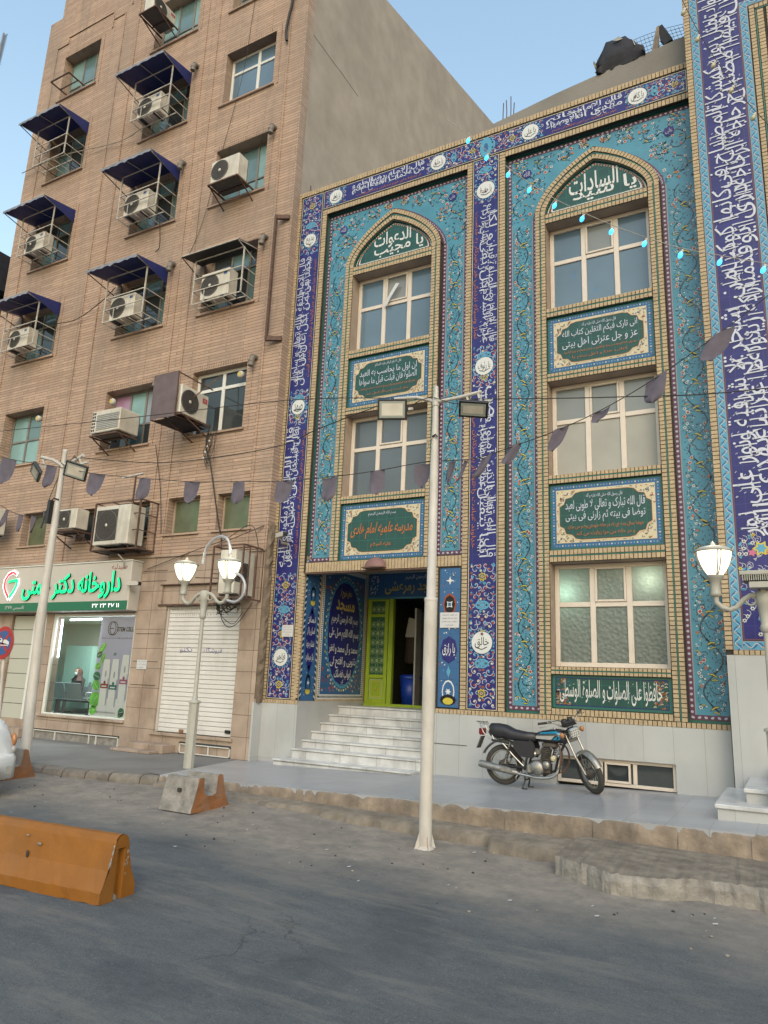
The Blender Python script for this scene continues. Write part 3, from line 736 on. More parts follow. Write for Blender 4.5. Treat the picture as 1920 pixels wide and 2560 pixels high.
# ------------------------------------------------------------------ ground, road, pavements
def gz(x): return 0.03+0.021*max(0.0, x+9.36)          # marble pavement rises gently to the right
def rz(x): return -0.13-0.016*max(0.0, min(x, 12)+10.0)  # carriageway
def asphalt():
    m = bpy.data.materials.new('asphalt'); m.use_nodes = True
    nt = m.node_tree; N = nt.nodes; L = nt.links; b = N["Principled BSDF"]
    tc = N.new("ShaderNodeTexCoord")
    def noise(sc, det, rough=.6, stretch=None):
        n = N.new("ShaderNodeTexNoise"); n.inputs["Scale"].default_value = sc; n.inputs["Detail"].default_value = det; n.inputs["Roughness"].default_value = rough
        if stretch:
            mp = N.new("ShaderNodeMapping"); mp.inputs["Scale"].default_value = stretch; L.new(tc.outputs["Object"], mp.inputs[0]); L.new(mp.outputs[0], n.inputs["Vector"])
        else: L.new(tc.outputs["Object"], n.inputs["Vector"])
        return n
    def mrange(src, a, c, d, e):
        r = N.new("ShaderNodeMapRange"); r.inputs["From Min"].default_value = a; r.inputs["From Max"].default_value = c
        r.inputs["To Min"].default_value = d; r.inputs["To Max"].default_value = e; L.new(src, r.inputs["Value"]); return r.outputs[0]
    def mix(f, a, c, bt='MIX'):
        x = N.new("ShaderNodeMix"); x.data_type = 'RGBA'; x.blend_type = bt
        if isinstance(f, float): x.inputs[0].default_value = f
        else: L.new(f, x.inputs[0])
        for i, q in ((6, a), (7, c)):
            if isinstance(q, tuple): x.inputs[i].default_value = (*q, 1)
            else: L.new(q, x.inputs[i])
        return x.outputs[2]
    base = mix(mrange(noise(0.9, 8, .7, (0.5, 1.3, 1)).outputs[0], .35, .65, 0, 1), (0.034, 0.046, 0.055), (0.062, 0.071, 0.078))
    base = mix(mrange(noise(5, 10, .75, (.6, 1.2, 1)).outputs[0], .38, .66, 0, .75), base, (0.105, 0.112, 0.116))
    base = mix(mrange(noise(14, 9, .85).outputs[0], .50, .68, 0, .8), base, (0.030, 0.038, 0.045))
    base = mix(mrange(noise(90, 3).outputs[0], .3, .75, 0, 1), base, mix(0.5, base, (0.15, 0.155, 0.16)))
    base = mix(mrange(noise(150, 2).outputs[0], .30, .5, .7, 0), base, (0.022, 0.026, 0.030))
    base = mix(mrange(noise(60, 3).outputs[0], .60, .72, 0, .8), base, (0.17, 0.17, 0.165))
    vo = N.new("ShaderNodeTexVoronoi"); vo.feature = 'DISTANCE_TO_EDGE'; vo.inputs["Scale"].default_value = 0.55
    nw = noise(2.5, 6); va = N.new("ShaderNodeVectorMath"); va.operation = 'MULTIPLY_ADD'; L.new(nw.outputs["Color"], va.inputs[0]); va.inputs[1].default_value = (.5, .5, .5); L.new(tc.outputs["Object"], va.inputs[2]); L.new(va.outputs[0], vo.inputs["Vector"])
    cr_ = mrange(vo.outputs[0], .0, .007, .75, 0); cm_ = N.new("ShaderNodeMath"); cm_.operation = 'MULTIPLY'; L.new(cr_, cm_.inputs[0]); L.new(mrange(noise(.35, 3).outputs[0], .48, .60, 0, 1), cm_.inputs[1])
    base = mix(cm_.outputs[0], base, (0.018, 0.020, 0.022))
    base = mix(mrange(noise(.42, 5, .6, (1, .8, 1)).outputs[0], .54, .62, 0, .45), base, (0.028, 0.036, 0.044))
    # dust swept against the kerb: real dirt, ragged edge, fades out about two metres into the road
    sep = N.new("ShaderNodeSeparateXYZ"); L.new(tc.outputs["Object"], sep.inputs[0])
    mm = N.new("ShaderNodeMath"); mm.operation = 'MULTIPLY_ADD'; L.new(noise(0.55, 8, .7).outputs[0], mm.inputs[0]); mm.inputs[1].default_value = 3.0; L.new(sep.outputs[1], mm.inputs[2])
    dust = mrange(mm.outputs[0], -4.4, -3.1, 0, .95)
    dcol = mix(mrange(noise(3.2, 10, .8).outputs[0], .38, .62, 0, 1), (0.27, 0.235, 0.195), (0.15, 0.135, 0.12))
    base = mix(dust, base, dcol)
    base = mix(mrange(noise(1.6, 10, .75, (0.35, 1.6, 1)).outputs[0], .52, .68, 0, .75), base, (0.155, 0.145, 0.13))
    L.new(base, b.inputs["Base Color"]); b.inputs["Roughness"].default_value = 0.88
    bp = N.new("ShaderNodeBump"); bp.inputs["Strength"].default_value = 0.6; bp.inputs["Distance"].default_value = 0.006
    L.new(noise(130, 4).outputs[0], bp.inputs["Height"]); L.new(bp.outputs[0], b.inputs["Normal"])
    MATS['asphalt'] = m
asphalt()
mat('earth', (0.13, 0.12, 0.11), 0.95, var=.1)
g = MB(); g.quad((-400, -400, -0.62), (400, -400, -0.62), (400, 400, -0.62), (-400, 400, -0.62), 'earth'); struct('ground', g)
g = MB()
xs = [-120, -60, -30]+[-20+0.5*i for i in range(61)]+[20, 40, 80, 120]
ys = [-60, -40, -25, -18]+[-15+0.25*i for i in range(50)]
def rzz(x, y):
    fine = 0.012*math.sin(x*1.3+y*.7)+0.010*math.sin(x*.6-y*1.9)
    return rz(x)+(fine if -20 < x < 10 else 0)+(0.03*max(0, (y+4.6)) if y > -4.6 else 0)-0.03*max(0, min(1, (y+3.3)))
for y in ys:
    for x in xs: g.v.append((x, y, rzz(x, y)))
nx = len(xs); i0 = g.mi('asphalt')
for j in range(len(ys)-1):
    for i in range(nx-1): g.f.append((j*nx+i, j*nx+i+1, (j+1)*nx+i+1, (j+1)*nx+i)); g.m.append(i0); g.sm.append(True)
struct('road', g)

# marble pavement in front of the tiled building
g = MB(); EY = -2.94
xs = [-9.0+0.5*i for i in range(27)]
def slab(mb, x0, x1, y0, y1, top, bot, m, mf):
    mb.quad((x0, y0, top(x0)), (x1, y0, top(x1)), (x1, y1, top(x1)), (x0, y1, top(x0)), m)
    mb.quad((x0, y0, bot), (x1, y0, bot), (x1, y0, top(x1)), (x0, y0, top(x0)), mf)
slab(g, -8.95, 12, EY, 0.1, gz, -0.6, 'marble_floor', 'marble_floor')
g.add([(-9.42, 0.1, gz(-9.42)), (-9.6, -0.3, gz(-9.6)), (-8.95, EY, gz(-8.95)), (-8.95, 0.1, gz(-8.95))], [(0, 1, 2, 3)], 'marble_floor')
struct('marble_pavement', g)
# concrete pavement in front of the brick building, its edge curves out to the left
g = MB()
pe = [(-60, -3.62), (-14, -3.62), (-12, -3.56), (-10.6, -3.47), (-9.7, -3.30), (-9.2, -3.12), (-8.95, -2.98)]
pts = [(x, y+.20, 0.03) for x, y in pe]
g.add(pts+[(-8.95, 0.1, .03), (-60, 0.1, .03)], [tuple(range(len(pts)+2))], 'pavement')
g.add([(-9.9, -.0, .034), (-9.6, -.3, .034), (-8.95, EY+.02, .034), (-9.4, EY+.1, .034)], [(0, 1, 2, 3)], 'pavement')
struct('concrete_pavement', g)
# kerbs: left rounded stones, right tan face
g = MB()
for i in range(len(pe)-1):
    (xa, ya), (xb, yb) = pe[i], pe[i+1]; L = math.hypot(xb-xa, yb-ya); n = max(1, round(L/0.48))
    for k in range(n):
        t0, t1 = k/n+.012/L, (k+1)/n-.012/L
        a = (xa+(xb-xa)*t0, ya+(yb-ya)*t0); b = (xa+(xb-xa)*t1, ya+(yb-ya)*t1); j = random.uniform(-.008, .008)
        prof = [(0.22, 0.032+j), (0.07, 0.028+j), (0.02, 0.0+j), (0.0, -0.06+j), (-.015+j, -0.62)]
        vs = [(p[0], p[1]+o, z) for p in (a, b) for o, z in prof]; q = len(prof)
        g.add(vs, [(c, c+1, q+c+1, q+c) for c in range(q-1)]+[tuple(range(q)), tuple(range(2*q-1, q-1, -1))], 'kerb_stone')
kb = struct('kerb', g)
g = MB()
x = -8.95
rk = random.Random(17)
while x < 12:
    w = 0.95+rk.uniform(-.25, .25); j = rk.uniform(-.015, .010); x1 = x+w-.006; nn = 14; vs = []
    for a in range(nn+1):
        xx = x+(x1-x)*a/nn; ch = .03*(rk.random() < .12); e_ = .02*(a in (0, nn))
        for (yy, zz) in ((.05, -.004), (-.002+ch*.6+e_, -.006-ch*.3), (-.016+ch*.4+e_*.5, -.03-ch), (-.02, -.09), (-.03, -.15), (-.05, -.6)):
            vs.append((xx, EY+yy+j+rk.uniform(-.007, .007)*(yy < .04), gz(xx)+zz+rk.uniform(-.005, .003)*(zz < -.005)))
    g.add(vs, [(a*6+b, a*6+b+1, a*6+7+b, a*6+6+b) for a in range(nn) for b in range(5)], 'kerb_tan', True)
    x += w
struct('kerb', g)
# lower ledge at the foot of the kerb, rough and broken to the right
g = MB(); rnd = random.Random(3)
N_ = 460; rows = []
for i in range(N_+1):
    x = -8.9+ (20.9)*i/N_
    if x < -7.6: o = 0.12
    elif x < -3.2: o = 0.30+0.12*(x+7.6)/4.4
    else: o = 0.55
    if -3.2 < x < -2.3: o = 0.60
    if x >= -2.3: o = 1.25+0.16*math.sin(x*3.1)
    if x > 1: o = 1.2
    e = 0.025*math.sin(x*5.1)+.02*math.sin(x*13+1)+rnd.uniform(-.012, .012)+(.05*max(0, math.sin(x*2.3+.6))**8 if x > -2.3 else 0); top = -0.045-0.004*(x+9)
    if x >= -2.3: top += 0.05
    rows.append([(x, EY+.0, top), (x, EY-o*.55+e, top-.012+rnd.uniform(-.006, .006)), (x+rnd.uniform(-.01, .01), EY-o+e, top-.035+rnd.uniform(-.012, .008)), (x, EY-o-.025+e*1.3, top-.10+rnd.uniform(-.01, .01)), (x, EY-o-(.10 if x < -2.3 else .035)+e, rz(x)-.09)])
x_sm = lambda i: i*20.9/N_-8.9 < -2.35
for r in rows: g.v += r
i1 = g.mi('dusty_ledge'); i2 = g.mi('raw_concrete')
for i in range(N_):
    for k in range(4):
        g.f.append((i*5+k, i*5+k+1, i*5+5+k+1, i*5+5+k)); g.m.append(i1 if i*20.9/N_-8.9 < -2.3 else i2 if k > 1 else i1); g.sm.append(x_sm(i))
struct('kerb_ledge', g)
# litter and small stones by the kerb
g = MB(); rnd = random.Random(11)
for _ in range(150):
    x = rnd.uniform(-11, 0.3); y = rnd.uniform(-5.8, -3.5 if x < -2.4 else -4.3); s = rnd.uniform(.006, .022); z = rzz(x, y)+s*.3
    if rnd.random() < .3: g.quad((x-s, y-s*.6, z), (x+s*1.1, y-s*.4, z+.006), (x+s, y+s*.8, z+.01), (x-s*.8, y+s*.7, z+.004), 'litter_white')
    else: g.sphere((x, y, z), s*.8, 'raw_concrete' if rnd.random() < .6 else 'rubber', 6, 4, (1, .8, .6))
tag(g.build('litter'), 'scattered pebbles and paper scraps on the dusty road edge', 'litter', kind='stuff')

# ------------------------------------------------------------------ tiled building
TB = thing('tiled_building', (-5.05, 0.0, 0.1), 'three storey building faced in turquoise and navy tiles with two pointed arch bays', 'building')
XL, XR, ZB, ZT = -9.34, -0.80, 1.13, 12.74
def arch_z(u, zs, h):  # u = |x|/w
    u = min(1, abs(u)); return zs+h*(0.56*math.sqrt(max(0, 1-u*u))+0.44*(1-u))
def arch_pts(cx, w, zs, h, n=28): 
    return [(cx+w*math.sin(math.pi/2*k/n)*1.0 if False else cx+w*(k/n)**.8*1.0, 0) for k in range(n+1)]
def arch_curve(cx, w, zs, h, n=26):
    out = []
    for k in range(-n, n+1):
        t = k/n; u = math.sin(abs(t)*math.pi/2); out.append((cx+math.copysign(u, t)*w, arch_z(u, zs, h)))
    return out
BAYS = [dict(cx=-6.76, jl=(-7.90, -7.70), jr=(-5.82, -5.62), tl=(-8.50, -5.05), left=True),
        dict(cx=-2.51, jl=(-3.64, -3.44), jr=(-1.59, -1.38), tl=(-4.24, -0.72), left=False)]
wins = [(8.42, 10.20), (5.23, 6.98), (1.98, 3.70)]
# -- wall behind everything
w = MB(); J = 'brick_joint'
holes_wall(w, XL, XR, ZB, 12.10, [(-8.50, -5.05, 3.92, 11.98), (-4.24, XR, 1.21, 11.98), (-8.44, -5.71, ZB, 3.70)], .012, J)
w.quad((XL, .012, 12.10), (XR, .012, 12.10), (XR, .012, ZT), (XL, .012, ZT), J)
for b in BAYS:
    a0, a1 = b['tl']; zb = 3.92 if b['left'] else 1.21
    for ya, yb, m in ((.012, .085, J), (.085, .14, 'green_glaze')): reveal(w, a0, a1, zb, 11.98, ya, yb, m)
    # recess back plane left and right of the core and above it
    w.quad((a0, .14, zb), (b['jl'][0]+.02, .14, zb), (b['jl'][0]+.02, .14, 10.5), (a0, .14, 10.5), 'green_glaze')
    w.quad((b['jr'][1]-.02, .14, zb), (a1, .14, zb), (a1, .14, 10.5), (b['jr'][1]-.02, .14, 10.5), 'green_glaze')
    w.quad((a0, .14, 10.5), (a1, .14, 10.5), (a1, .14, 11.98), (a0, .14, 11.98), 'green_glaze')
    x0, x1 = b['jl'][0], b['jr'][1]; zlo = 3.70 if b['left'] else ZB
    hs = [(b['jl'][1], b['jr'][0], z0, z1) for z0, z1 in wins if not (b['left'] and z0 < 3)]
    hs += [(b['jl'][1], b['jr'][0], z0, z1) for z0, z1 in ((7.13, 8.24), (3.91, 5.07))]
    if not b['left']: hs.append((b['jl'][1], b['jr'][0], 1.32, 1.85))
    holes_wall(w, x0, x1, zlo+(.22 if b['left'] else .08), 10.42, hs, .010, J)
    reveal(w, x0, x1, zlo+.22, 10.42, .010, .14, J, "tb")
    for z0, z1 in wins:
        if b['left'] and z0 < 3: continue
        reveal(w, b['jl'][1], b['jr'][0], z0, z1, .012, .36, 'plaster_beige')
    for z0, z1 in ((7.13, 8.24), (3.91, 5.07), (1.32, 1.85)):
        if b['left'] and z0 < 3: continue
        reveal(w, b['jl'][1], b['jr'][0], z0, z1, .012, .055, 'green_glaze')
    # arch ring body
    cx = b['cx']; wo = (b['jr'][1]-b['jl'][0])/2; wi = (b['jr'][0]-b['jl'][1])/2; cx = (b['jr'][1]+b['jl'][0])/2
    o = arch_curve(cx, wo, 10.45, 1.15); i = arch_curve(cx, wi, 10.42, .87)
    vs = [(x, .010, z) for x, z in o]+[(x, .010, z) for x, z in i]; n = len(o)
    w.add(vs, [(k, k+1, n+k+1, n+k) for k in range(n-1)], J)
    vs = [(x, .010, z) for x, z in o]+[(x, .14, z) for x, z in o]
    w.add(vs, [(k, k+1, n+k+1, n+k) for k in range(n-1)], J)
    vs = [(x, .010, z) for x, z in i]+[(x, .075, z) for x, z in i]
    w.add(vs, [(k, k+1, n+k+1, n+k) for k in range(n-1)], 'green_glaze')
    b['o'] = o; b['i'] = i; b['cx'] = cx; b['wo'] = wo; b['wi'] = wi
# body of the building behind
w.quad((XL, .012, ZT), (XR, .012, ZT), (XR, 12, ZT), (XL, 12, ZT), 'roof_plaster')
w.quad((XL+.03, .012, 0), (XL+.03, 12, 0), (XL+.03, 12, ZT), (XL+.03, .012, ZT), 'rough_wall')
w.quad((XR, .012, 0), (XR, 12, 0), (XR, 12, ZT), (XR, .012, ZT), 'rough_wall')
w.quad((XL, 12, 0), (XR, 12, 0), (XR, 12, ZT), (XL, 12, ZT), 'grey_render')
for b in BAYS:   # dim rooms behind the windows
    for z0, z1 in wins:
        if b['left'] and z0 < 3: continue
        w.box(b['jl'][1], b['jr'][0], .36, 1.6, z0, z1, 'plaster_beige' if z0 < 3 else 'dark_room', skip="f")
w.build('wall', TB)
# -- brick trim
k = MB(); LB = .085
bricks(k, (XL+.055, ZB), (XL+.055, ZT), .11, .012, .022)
bricks(k, (XL+.11, ZT-.06), (XR, ZT-.06), .12, .012, .022)
bricks(k, (-8.56, 1.21), (-8.56, 12.10), .12, LB, LB)
bricks(k, (-4.995, 1.21), (-4.995, 12.10), .11, LB, LB)
bricks(k, (-4.30, 1.21), (-4.30, 12.10), .12, LB, LB)
bricks(k, (-8.50, 12.04), (-5.05, 12.04), .12, LB, LB)
bricks(k, (-4.24, 12.04), (XR, 12.04), .12, LB, LB)
bricks(k, (XL+.11, ZB+.04), (-8.44, ZB+.04), .08, .012, .022)
bricks(k, (-5.71, ZB+.04), (XR, ZB+.04), .08, .012, .022)
bricks(k, (-8.45, 3.81), (-5.05, 3.81), .20, .012, .022)
bricks(k, (-5.60, 1.21), (-5.60, 3.70), .18, .012, .022)
bricks(k, (-8.50, ZB+.12), (-8.50, 3.70), .10, .012, .022)
def trim2(a, b_, w_=.20, y=.010, pr=.022):
    """two rows of half bricks with a green glazed line between them"""
    (u0, v0), (u1, v1) = a, b_; L = math.hypot(u1-u0, v1-v0); nu, nv = -(v1-v0)/L, (u1-u0)/L
    q = w_*.27
    for s_ in (-1, 1): bricks(k, (u0+nu*q*s_, v0+nv*q*s_), (u1+nu*q*s_, v1+nv*q*s_), w_*.42, y, pr)
    d = Deco(k, 'y', y-pr*.6); d.stroke([a, b_], .022, 'green_glaze', 0)
for b in BAYS:
    zlo = 3.92 if b['left'] else 1.21
    for j0, j1 in (b['jl'], b['jr']): trim2(((j0+j1)/2, zlo), ((j0+j1)/2, 10.45))
    a0, a1 = b['jl'][1], b['jr'][0]
    for z0, z1 in ((10.20, 10.40), (8.24, 8.42), (6.98, 7.13), (5.07, 5.23)): trim2((a0, (z0+z1)/2), (a1, (z0+z1)/2), z1-z0)
    if not b['left']:
        for z0, z1 in ((3.70, 3.91), (1.85, 1.98)): trim2((a0, (z0+z1)/2), (a1, (z0+z1)/2), z1-z0)
        bricks(k, (a0, 1.265), (a1, 1.265), .10, .012, .022)
    # bricks around the arch
    for f, wd in ((.22, .085), (.74, .085)):
        pts = [((1-f)*b['o'][t][0]+f*b['i'][t][0], (1-f)*b['o'][t][1]+f*b['i'][t][1]) for t in range(len(b['o']))]
        # resample evenly
        acc = [0]
        for t in range(1, len(pts)): acc.append(acc[-1]+math.dist(pts[t], pts[t-1]))
        n = int(acc[-1]/.068)
        def at(s):
            for t in range(1, len(pts)):
                if acc[t] >= s: 
                    r = (s-acc[t-1])/(acc[t]-acc[t-1]); return (pts[t-1][0]*(1-r)+pts[t][0]*r, pts[t-1][1]*(1-r)+pts[t][1]*r)
            return pts[-1]
        for t in range(n):
            p, q = at(acc[-1]*t/n), at(acc[-1]*(t+1)/n)
            if math.dist(p, q) > .01: bricks(k, p, q, wd*1.1, .010, .022, pitch=1)
    d = Deco(k, 'y', .010-.012)
    d.stroke([((b['o'][t][0]+b['i'][t][0])/2, (b['o'][t][1]+b['i'][t][1])/2-.005) for t in range(len(b['o']))], .022, 'green_glaze', 0)
k.build('brick_trim', TB)

# -- tile panels (each with its lettering and ornament)
FA = 0.008
def navy_band(name, u0, u1, v0, v1, fill, vertical):
    mb = MB(); d = Deco(mb, 'y', FA)
    d.rect(u0, u1, v0, v1, 'black_glaze', 0); d.frame(u0+.012, u1-.012, v0+.012, v1-.012, .012, 'cream_glaze', 1)
    d.rect(u0+.030, u1-.030, v0+.030, v1-.030, 'navy_tile', 1)
    fill(d, u0+.035, u1-.035, v0+.035, v1-.035)
    return mb.build(name, TB)
def pointed(d, u0, u1, v0, v1, end, size=.25):
    """navy tongue between the lettering field and the ornament"""
    pass
def left_band(d, u0, u1, v0, v1):
    c = (u0+u1)/2; W = u1-u0
    arabesque(d, u0, u1, v0, 3.72, 1); medallion(d, c, 2.02, .17, 'قاهر', 0)
    band_text(d, ['قال الله تعالی فسبحان', 'الذی بیده ملکوت کل شیء', 'و الیه ترجعون'], u0+.01, u0+W*.72, 3.85, 6.9, 1, seed=1)
    band_text(d, ['پس منزه است خدایی که', 'فرمانروایی هر چیزی به دست اوست'], u0+W*.76, u1-.01, 4.0, 6.8, 1, 'orange_glaze', 1, 2, .0, 0, 5, 0)
    arabesque(d, u0, u1, 6.95, 7.75, 2); medallion(d, c, 7.35, .17, 'صمد', 0)
    band_text(d, ['قال الامام محمد تقی', 'الثقة بالله تعالی ثمن لکل غال', 'و سلم الی کل عال'], u0+.01, u0+W*.72, 7.85, 11.0, 1, seed=3)
    band_text(d, ['اعتماد به خدا بهای هر چیز گرانبها', 'و نردبان هر بلندی است'], u0+W*.76, u1-.01, 8.0, 10.9, 1, 'orange_glaze', 1, 4, .0, 0, 5, 0)
    arabesque(d, u0, u1, 11.05, v1, 5); medallion(d, c, 11.42, .165, 'بدیع', 0)
navy_band('navy_tile_band', -9.22, -8.63, 1.21, 12.61, left_band, True)
def mid_band(d, u0, u1, v0, v1):
    c = (u0+u1)/2; W = u1-u0
    arabesque(d, u0, u1, v0, 3.75, 8); medallion(d, c, 2.35, .19, 'خالق', 0)
    band_text(d, ['قال الله تعالی انما یتقبل', 'الذین آمنوا و عملوا الصالحات', 'من المتقین'], u0+W*.28, u1-.01, 3.85, 7.1, -1, seed=6)
    band_text(d, ['خداوند عبادت را تنها از', 'پرهیزکاران می پذیرد'], u0+.01, u0+W*.24, 4.0, 6.9, -1, 'orange_glaze', 1, 7, 0, 0, 5, 0)
    arabesque(d, u0, u1, 7.1, 7.95, 9); medallion(d, c, 7.52, .18, 'یا رئوف', 0)
    band_text(d, ['قال الامام رضا علیه السلام', 'الصلوة قربان کل تقی', 'و لکل شیء زکاة'], u0+W*.28, u1-.01, 8.0, 11.0, -1, seed=9)
    band_text(d, ['نماز وسیله نزدیکی هر', 'پرهیزکار به خداست'], u0+.01, u0+W*.24, 8.1, 10.9, -1, 'orange_glaze', 1, 8, 0, 0, 5, 0)
    arabesque(d, u0, u1, 11.05, v1, 10); medallion(d, c, 11.35, .19, 'یا حفیظ', 0)
navy_band('navy_tile_band', -4.935, -4.365, 1.21, 12.115, mid_band, True)
def top_band(d, u0, u1, v0, v1):
    H = v1-v0; c = (v0+v1)/2
    arabesque(d, u0, -8.0, v0, v1, 11, False); medallion(d, -8.28, c, .17, 'یا باطن')
    band_text(d, ['قال الامام رضا من علامات الفقه', 'الحلم و العلم'], -7.85, -6.05, v0+H*.28, v1-.01, 0, seed=12, bold=.014)
    band_text(d, ['از نشانه های فهم بردباری و دانش است'], -7.75, -6.1, v0+.01, v0+H*.25, 0, 'orange_glaze', 1, 13, 0, 0, 5, 0)
    arabesque(d, -6.0, -3.45, v0, v1, 14, False); medallion(d, -5.72, c, .17, 'یا جلیل'); medallion(d, -3.72, c, .17, 'یا علی')
    band_text(d, ['قال الامام مهدی انا', 'خاتم الاوصیاء'], -3.4, -1.95, v0+H*.28, v1-.01, 0, seed=15, bold=.014)
    band_text(d, ['امام مهدی فرمود من آخرین جانشینان هستم'], -3.3, -2.05, v0+.01, v0+H*.25, 0, 'orange_glaze', 1, 16, 0, 0, 5, 0)
    arabesque(d, -1.9, u1, v0, v1, 17, False); medallion(d, -1.68, c, .17, 'یا کافی')
    d.ell(-4.65, c-.02, .13, .24, 'sky_tile', 5, 20); d.ell(-4.65, c-.02, .05, .1, 'mid_blue_tile', 6, 12)
navy_band('navy_tile_band', -8.62, XR-.02, 12.125, 12.605, top_band, False)
# turquoise panels
YT = .137
for bi, b in enumerate(BAYS):
    a0, a1 = b['tl']; zb = 3.95 if b['left'] else 1.25
    a1v = a1 if b['left'] else XR-.01
    mb = MB(); d = Deco(mb, 'y', YT)
    xl0, xl1 = a0+.02, b['jl'][0]-.005; xr0, xr1 = b['jr'][1]+.005, (a1-.02 if b['left'] else XR+.14)
    top = 11.95; B = .075
    o = b['o']
    # field
    d.rect(xl0, xl1, zb, 10.45, 'turquoise_tile', 1); d.rect(xr0, xr1, zb, 10.45, 'turquoise_tile', 1); d.rect(xl0, xr1, 10.45, top, 'turquoise_tile', 1)
    # purple braid round the outside
    braid(d, xl0, xl0+B, zb+B, top-B, True, 3); braid(d, xr1-B, xr1, zb+B, top-B, True, 3); braid(d, xl0, xr1, top-B, top, False, 3)
    for p, q in ((xl0, xl1), (xr0, xr1)): braid(d, p, q, zb, zb+B, False, 3)
    braid(d, xl1-B, xl1, zb+B, 10.45, True, 3); braid(d, xr0, xr0+B, zb+B, 10.45, True, 3)
    oo = arch_curve(b['cx'], b['wo']+B/2, 10.45, 1.15+B/2)
    d.stroke(oo, B, 'purple_glaze', 3)
    for t in range(1, len(oo)-1): 
        an = math.atan2(oo[t+1][1]-oo[t-1][1], oo[t+1][0]-oo[t-1][0]); d.ell(oo[t][0], oo[t][1], .022, .010, 'lavender_glaze', 4, 8, an+.5*(-1)**t)
    for p0, p1 in ((xl0+B, xl1-B), (xr0+B, xr1-B)):
        d.rect(p0, p0+.018, zb+B, 10.45, 'grey_glaze', 3); d.rect(p1-.018, p1, zb+B, 10.45, 'grey_glaze', 3)
        floral_strip(d, p0+.02, p1-.02, zb+B+.02, 10.42, 20+bi*3)
    # spandrels with scrolling vines
    rnd = random.Random(30+bi)
    for sg in (-1, 1):
        for (du, z, r) in ((1.42, 10.75, .24), (1.40, 11.28, .26), (.98, 11.62, .20), (1.12, 11.18, .15), (.55, 11.72, .15), (1.45, 11.72, .15), (.2, 11.80, .08)):
            cu = b['cx']+sg*du*(b['wo']+.45)/1.6*1.02
            st = rnd.random()*6.28
            d.stroke(spiral(cu, z, r*.2, r, st, st+sg*5.0, 16), .018, 'dark_vine', 3)
            for q in range(7):
                a = st+sg*q*.8; flower(d, cu+r*.92*math.cos(a), z+r*.92*math.sin(a), rnd.uniform(.030, .040), 'wrobywb'[q], 4, rnd)
            leaves(d, cu, z, r*1.1, r*1.1, 34, rnd, 3, 1.2)
            for q in range(5): a = rnd.random()*6.28; flower(d, cu+r*.5*math.cos(a), z+r*.5*math.sin(a), .028, 'wbroy'[q], 4, rnd)
        cu = b['cx']+sg*1.34*(b['wo']+.45)/1.6; d.star(cu, 11.52, .105, 'navy_tile', 6, 8, .85); d.text('الله' if sg < 0 else 'علی', cu, 11.52, .12, .11, 'lavender_glaze', 8)
    mb.build('turquoise_tile_panel', TB)

# tympana
for bi, b in enumerate(BAYS):
    mb = MB(); d = Deco(mb, 'y', .072); cx, wi = b['cx'], b['wi']
    z0 = 10.40; c = arch_curve(cx, wi-.005, 10.42, .865)
    def fan(w_, h_, m, lay, base):
        cc = arch_curve(cx, w_, base+.02, h_); vs = [d.P(cx, base, lay)]+[d.P(cx-w_, base, lay)]+[d.P(u, v, lay) for u, v in cc]+[d.P(cx+w_, base, lay)]
        mb.add(vs, [(0, t, t+1) for t in range(1, len(vs)-1)], m)
    fan(wi-.004, .865, 'green_glaze', 1, z0); fan(wi-.02, .84, 'white_glaze', 2, z0+.01); 
    fan(wi-.125, .715, 'green_tile', 4, z0+.085)
    rnd = random.Random(5)
    cc = arch_curve(cx, wi-.07, z0+.06, .78)
    for t in range(0, len(cc)):
        d.star(cc[t][0], cc[t][1], .03, 'green_glaze' if t % 2 else 'red_glaze', 5, 5, .5, t)
    for t in range(22): d.star(cx-wi+.1+(2*wi-.2)*t/21, z0+.045, .028, 'green_glaze' if t % 2 else 'dark_vine', 5, 4, .5, t)
    words = (['الدعوات', 'مجیب', 'یا'] if b['left'] else ['السادات', 'سید', 'یا'])
    # stacked lettering: lower wide line, upper lines above
    if b['left']:
        d.text('یا مجیب', cx+.12, z0+.28, wi*1.25, .34, 'white_glaze', 6, 0, .014); d.text('الدعوات', cx-.03, z0+.50, wi*.95, .40, 'white_glaze', 6, 0, .014)
    else:
        d.text('یا سید', cx+.16, z0+.28, wi*1.25, .34, 'white_glaze', 6, 0, .014); d.text('السادات', cx-.03, z0+.50, wi*.98, .40, 'white_glaze', 6, 0, .014)
    ticks(d, cx-wi*.55, cx+wi*.55, z0+.15, z0+.5, 26, rnd, 'white_glaze', .03)
    mb.build('arch_tile_panel', TB)

